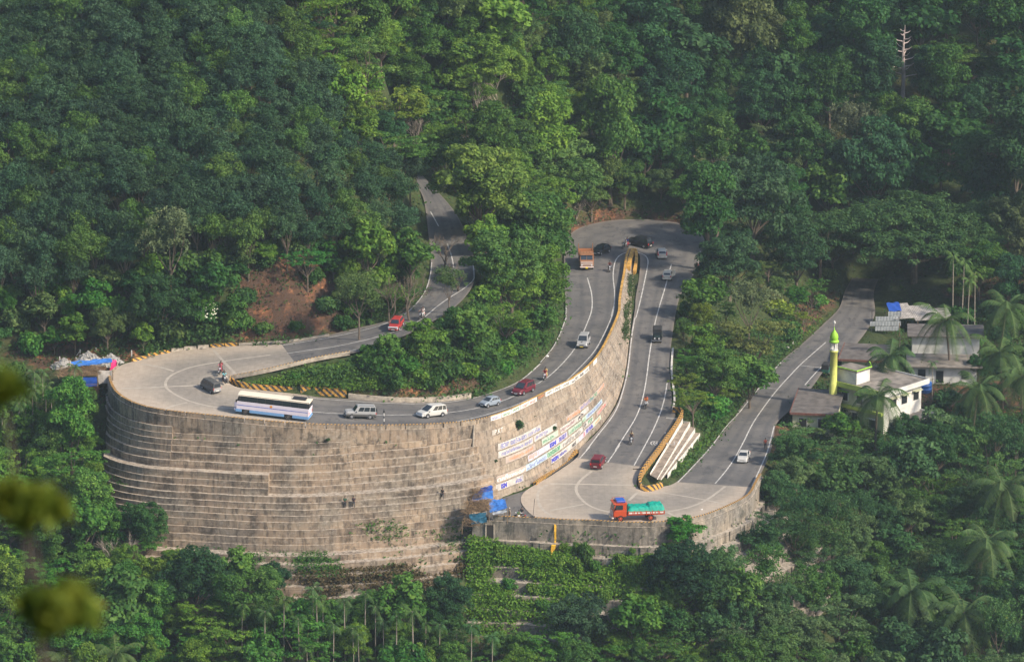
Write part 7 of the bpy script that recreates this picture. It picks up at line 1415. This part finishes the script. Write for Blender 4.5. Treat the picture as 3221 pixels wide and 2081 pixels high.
def motorcycle(label, col):
    e = empty('motorcycle', (0, 0, 0), 0, label, 'motorcycle')
    for x in (-.64, .66):
        b = MB(); b.lathe([(.24, -.045), (.29, -.05), (.31, 0), (.29, .05), (.24, .045)], (0, 0, 0), 16, 'y'); w_ = b.build('wheel', M['tyre'], e); w_.location = (x, 0, .31); b = MB(); b.lathe([(.05, -.06), (.05, .06)], (0, 0, 0), 8, 'y'); [b.box(-.012, .012, -.02, .02, 0, .25, M=Matrix.Rotation(k * 1.047, 4, 'Y')) for k in range(6)]; b.build('rim', M['rim_silver'], w_)
    b = MB(); b.tube([(.62, 0, .34), (.48, 0, .78), (.42, 0, .98)], .035, 6); b.build('fork', M['chrome'], e); b = MB(); b.tube([(.45, 0, .8), (.0, 0, .7), (-.35, 0, .62), (-.64, 0, .33)], .03, 6); b.tube([(.4, 0, .75), (.15, 0, .38), (-.3, 0, .36)], .03, 6); b.build('frame', M['plastic_dark'], e)
    b = MB(); b.lathe([(.04, -.28), (.12, -.18), (.145, 0), (.12, .16), (.05, .24)], (.2, 0, .82), 10, 'x'); b.build('fuel_tank', col, e); b = MB(); b.rbox(-.72, .0, -.13, .13, .76, .86, .04); b.build('seat', M['plastic_dark'], e)
    b = MB(); b.rbox(-.12, .22, -.14, .14, .32, .6, .05); b.build('engine', M['rim_dark'], e); b = MB(); b.tube([(.38, -.36, 1.05), (.45, -.15, 1.02), (.45, .15, 1.02), (.38, .36, 1.05)], .018, 6); b.build('handlebar', M['chrome'], e)
    b = MB(); b.lathe([(.05, -.06), (.1, 0), (.1, .06)], (.56, 0, .9), 12, 'x'); b.build('headlight', M['lamp_clear'], e); b = MB(); b.rbox(-.95, -.72, -.07, .07, .6, .75, .03); b.build('tail_light', M['lamp_red'], e); b = MB(); b.tube([(.1, -.14, .3), (-.4, -.18, .3), (-.75, -.2, .38)], .04, 6); b.build('exhaust', M['chrome'], e)
    b = MB(); vs = [];
    for k in range(7): a = .5 + k * .36; vs += [(.66 + .345 * math.cos(a), -.06, .31 + .345 * math.sin(a)), (.66 + .345 * math.cos(a), .06, .31 + .345 * math.sin(a))]
    b.add(vs, [(2 * k, 2 * k + 1, 2 * k + 3, 2 * k + 2) for k in range(6)]); b.build('mudguard', col, e)
    return e
BK = paint('bike_black', (.02, .02, .022)); BR = paint('bike_red', (.3, .02, .02)); BS = paint('bike_silver', (.4, .4, .42))
def ride(f, c, t, bl, col, drv, pil=None):
    C_, T_ = drop(f, *c), drop(f, *t); ang = math.atan2(T_.y - C_.y, T_.x - C_.x); z = roadz(C_.x, C_.y) or C_.z; b = motorcycle(bl, col); b.location = (C_.x, C_.y, z + .012); b.rotation_euler = (0, 0, ang); d = Vector((math.cos(ang), math.sin(ang), 0))
    q = Vector((C_.x, C_.y, z)); person('ride', q - d * .16 + Vector((0, 0, .06)), ang, drv[0], drv[1], drv[2], drv[3] if len(drv) > 3 else None)
    if pil: person('pillion', q - d * .54 + Vector((0, 0, .1)), ang, pil[0], pil[1], pil[2], pil[3] if len(pil) > 3 else None)
DKT = (.05, .05, .06); WHT = (.6, .6, .58)
ride('A', (1172, 520), (1140, 580), 'motorcycle with a silver headlamp, upper one of two on the left bend', BS, ((.62, .16, .2), (.45, .05, .08), 'rider in a pink shirt on the upper motorcycle of the left bend'), ((.25, .02, .03), DKT, 'passenger in dark red behind the rider in pink'))
ride('A', (1210, 605), (1232, 680), 'black motorcycle beside the nose of the grassy island', BK, ((.25, .62, .66), DKT, 'rider in a pale turquoise shirt beside the island nose'), ((.02, .02, .025), DKT, 'passenger in black behind the rider in turquoise'))
ride('B', (2128, 278), (2060, 320), 'motorcycle with two riders behind the maroon car', BS, ((.35, .02, .04), (.5, .2, .2), 'rider in dark red behind the maroon car'), ((.70, .52, .16), (.68, .55, .2), 'passenger in yellow behind the rider in dark red'))
ride('C', (864, 925), (872, 1010), 'motorcycle with white front facing the viewer beside the orange truck', BS, ((.14, .03, .04), DKT, 'rider in dark red right of the orange truck'))
ride('C', (1060, 640), (985, 655), 'motorcycle passing the tip of the yellow wedge', BK, ((.62, .62, .60), (.55, .55, .52), 'rider in white with a white helmet at the wedge tip', (.75, .74, .7)), ((.04, .07, .38), (.5, .12, .16), 'passenger in blue at the wedge tip'))
ride('C', (1962, 935), (1990, 850), 'motorcycle at the white edge line right of the topmost bend', BK, ((.45, .10, .12), DKT, 'rider with a pale back by the right edge line', (.5, .4, .4)))
ride('D', (990, 1135), (985, 1210), 'motorcycle on the centre line of the middle road', BK, ((.72, .20, .03), (.6, .6, .58), 'rider in bright orange on the middle road'), ((.32, .04, .03), DKT, 'passenger in dark red behind the rider in orange'))
ride('D', (852, 1470), (845, 1560), 'motorcycle nearest the slab of the lowest bend', BS, ((.05, .05, .055), DKT, 'rider in dark clothes nearest the slab of the lowest bend'), ((.42, .33, .18), DKT, 'passenger in tan behind the rider in dark clothes'))
ride('K', (2165, 605), (2100, 650), 'motorcycle with three riders coming down the upper road', BK, ((.66, .50, .46), WHT, 'rider in pale pink on the upper road'), ((.68, .66, .62), WHT, 'passenger in white on the upper road'))
p = drop('N', 1400, 905); b = motorcycle('black motorcycle parked by the lowest parapet near the blue awning', BK); b.location = p; b.rotation_euler = (0, 0, R(160))
def stand(pose, f, x, y, ang, sh, tr, label, p=None, head=None):
    p = p or drop(f, x, y); return person(pose, p, R(ang), sh, tr, label, head)
stand('lean', 'N', 1375, 930, -60, (.07, .22, .08), (.68, .68, .66), 'man in a green shirt and white trousers leaning by the parked motorcycle'); stand('stand', 'N', 1440, 900, -100, (.02, .02, .022), (.55, .53, .58), 'man in a black shirt standing behind the parked motorcycle')
stand('stand', 'N', 1210, 915, 200, (.45, .38, .28), (.45, .36, .26), 'man in tan with a pale cap by the lowest parapet', head=(.6, .55, .5)); b = MB(); b.lathe([(.14, 0), (.2, .05), (.22, .28), (.2, .32)], (0, 0, 0), 12); o = b.build('bucket', mat('bucket_yellow', (.62, .68, .02), .5)); o.location = drop('N', 1225, 935); tag(o, 'bright yellow-green bucket beside the man in tan', 'bucket')
p = at('M', -40, 985, -1.4); q = roadz(p.x, p.y); stand('stand', 'M', 0, 0, -90, (.55, .12, .08), DKT, 'person in red at the edge of the lowest road', p=Vector((p.x, p.y, q if q is not None else GZ(p.x, p.y))))
def on_wall(x, y):
    px, py = src('B', x, y); h = WB[0].ray_cast(CAM, ray(px, py).normalized()); return (h[0] + Vector((0, -.12, -.05))) if h[0] is not None else at('B', x, y, 2)
for x, y, ps, sh, lb in ((1168, 1395, 'walk', (.03, .03, .035), 'person in black climbing the ledges near the shacks'), (255, 1475, 'stand', (.02, .10, .06), 'person in dark green on a ledge of the great wall'), (335, 1472, 'walk', (.05, .03, .05), 'person in dark purple right of the one in dark green')):
    stand(ps, 'B', 0, 0, -90, sh, DKT, lb, p=on_wall(x, y))
# ------------------------------------------------------------------ camera, sun, sky
cd = bpy.data.cameras.new('camera'); cam = bpy.data.objects.new('camera', cd); COL.objects.link(cam)
cam.location = CAM; cam.rotation_euler = (math.pi / 2 - PITCH, 0, 0); cd.sensor_width = 36; cd.lens = FPX / 3221 * 36; cd.clip_start = .5; cd.clip_end = 6000
cd.dof.use_dof = True; cd.dof.focus_distance = 705; cd.dof.aperture_fstop = 3.6
SC.camera = cam
SUN_EL, SUN_AZ = R(38), R(118)             # azimuth clockwise from +Y (away from the camera)
sd = bpy.data.lights.new('sun', 'SUN'); sd.energy = 3.9; sd.angle = R(4.); sd.color = (1, .89, .72)
so = bpy.data.objects.new('sun', sd); COL.objects.link(so)
dv = Vector((math.sin(SUN_AZ) * math.cos(SUN_EL), math.cos(SUN_AZ) * math.cos(SUN_EL), math.sin(SUN_EL)))
so.rotation_euler = dv.to_track_quat('Z', 'Y').to_euler(); so.location = (60, 500, 300)
w = bpy.data.worlds.new('World'); SC.world = w; w.use_nodes = True; nt = w.node_tree; bg = nt.nodes['Background']
sk = nt.nodes.new('ShaderNodeTexSky'); sk.sky_type = 'NISHITA'; sk.sun_disc = False; sk.sun_elevation = SUN_EL; sk.sun_rotation = SUN_AZ; sk.altitude = 500; sk.dust_density = 2.5
nt.links.new(sk.outputs[0], bg.inputs[0]); bg.inputs[1].default_value = .15
SC.view_settings.view_transform = 'Standard'; SC.view_settings.look = 'None'; SC.view_settings.exposure = EXPO; SC.view_settings.gamma = 1
hz = MB(); hz.box(-470, 470, -60, 1460, -75, 335); hm = bpy.data.materials.new('haze'); hm.use_nodes = True; hn = hm.node_tree; hn.nodes.remove(hn.nodes['Principled BSDF'])
pv = hn.nodes.new('ShaderNodeVolumePrincipled'); pv.inputs['Color'].default_value = (.74, .90, 1, 1); pv.inputs['Density'].default_value = .00008; pv.inputs['Anisotropy'].default_value = .2
hn.links.new(pv.outputs[0], hn.nodes['Material Output'].inputs['Volume']); ho = hz.build('haze', hm); tag(ho, 'thin pale haze filling the whole valley', kind='stuff')
SC.cycles.volume_bounces = 0; SC.cycles.max_bounces = 6; SC.cycles.diffuse_bounces = 3; SC.cycles.transmission_bounces = 4; SC.cycles.use_adaptive_sampling = True; SC.cycles.use_denoising = True
SC.render.film_transparent = False
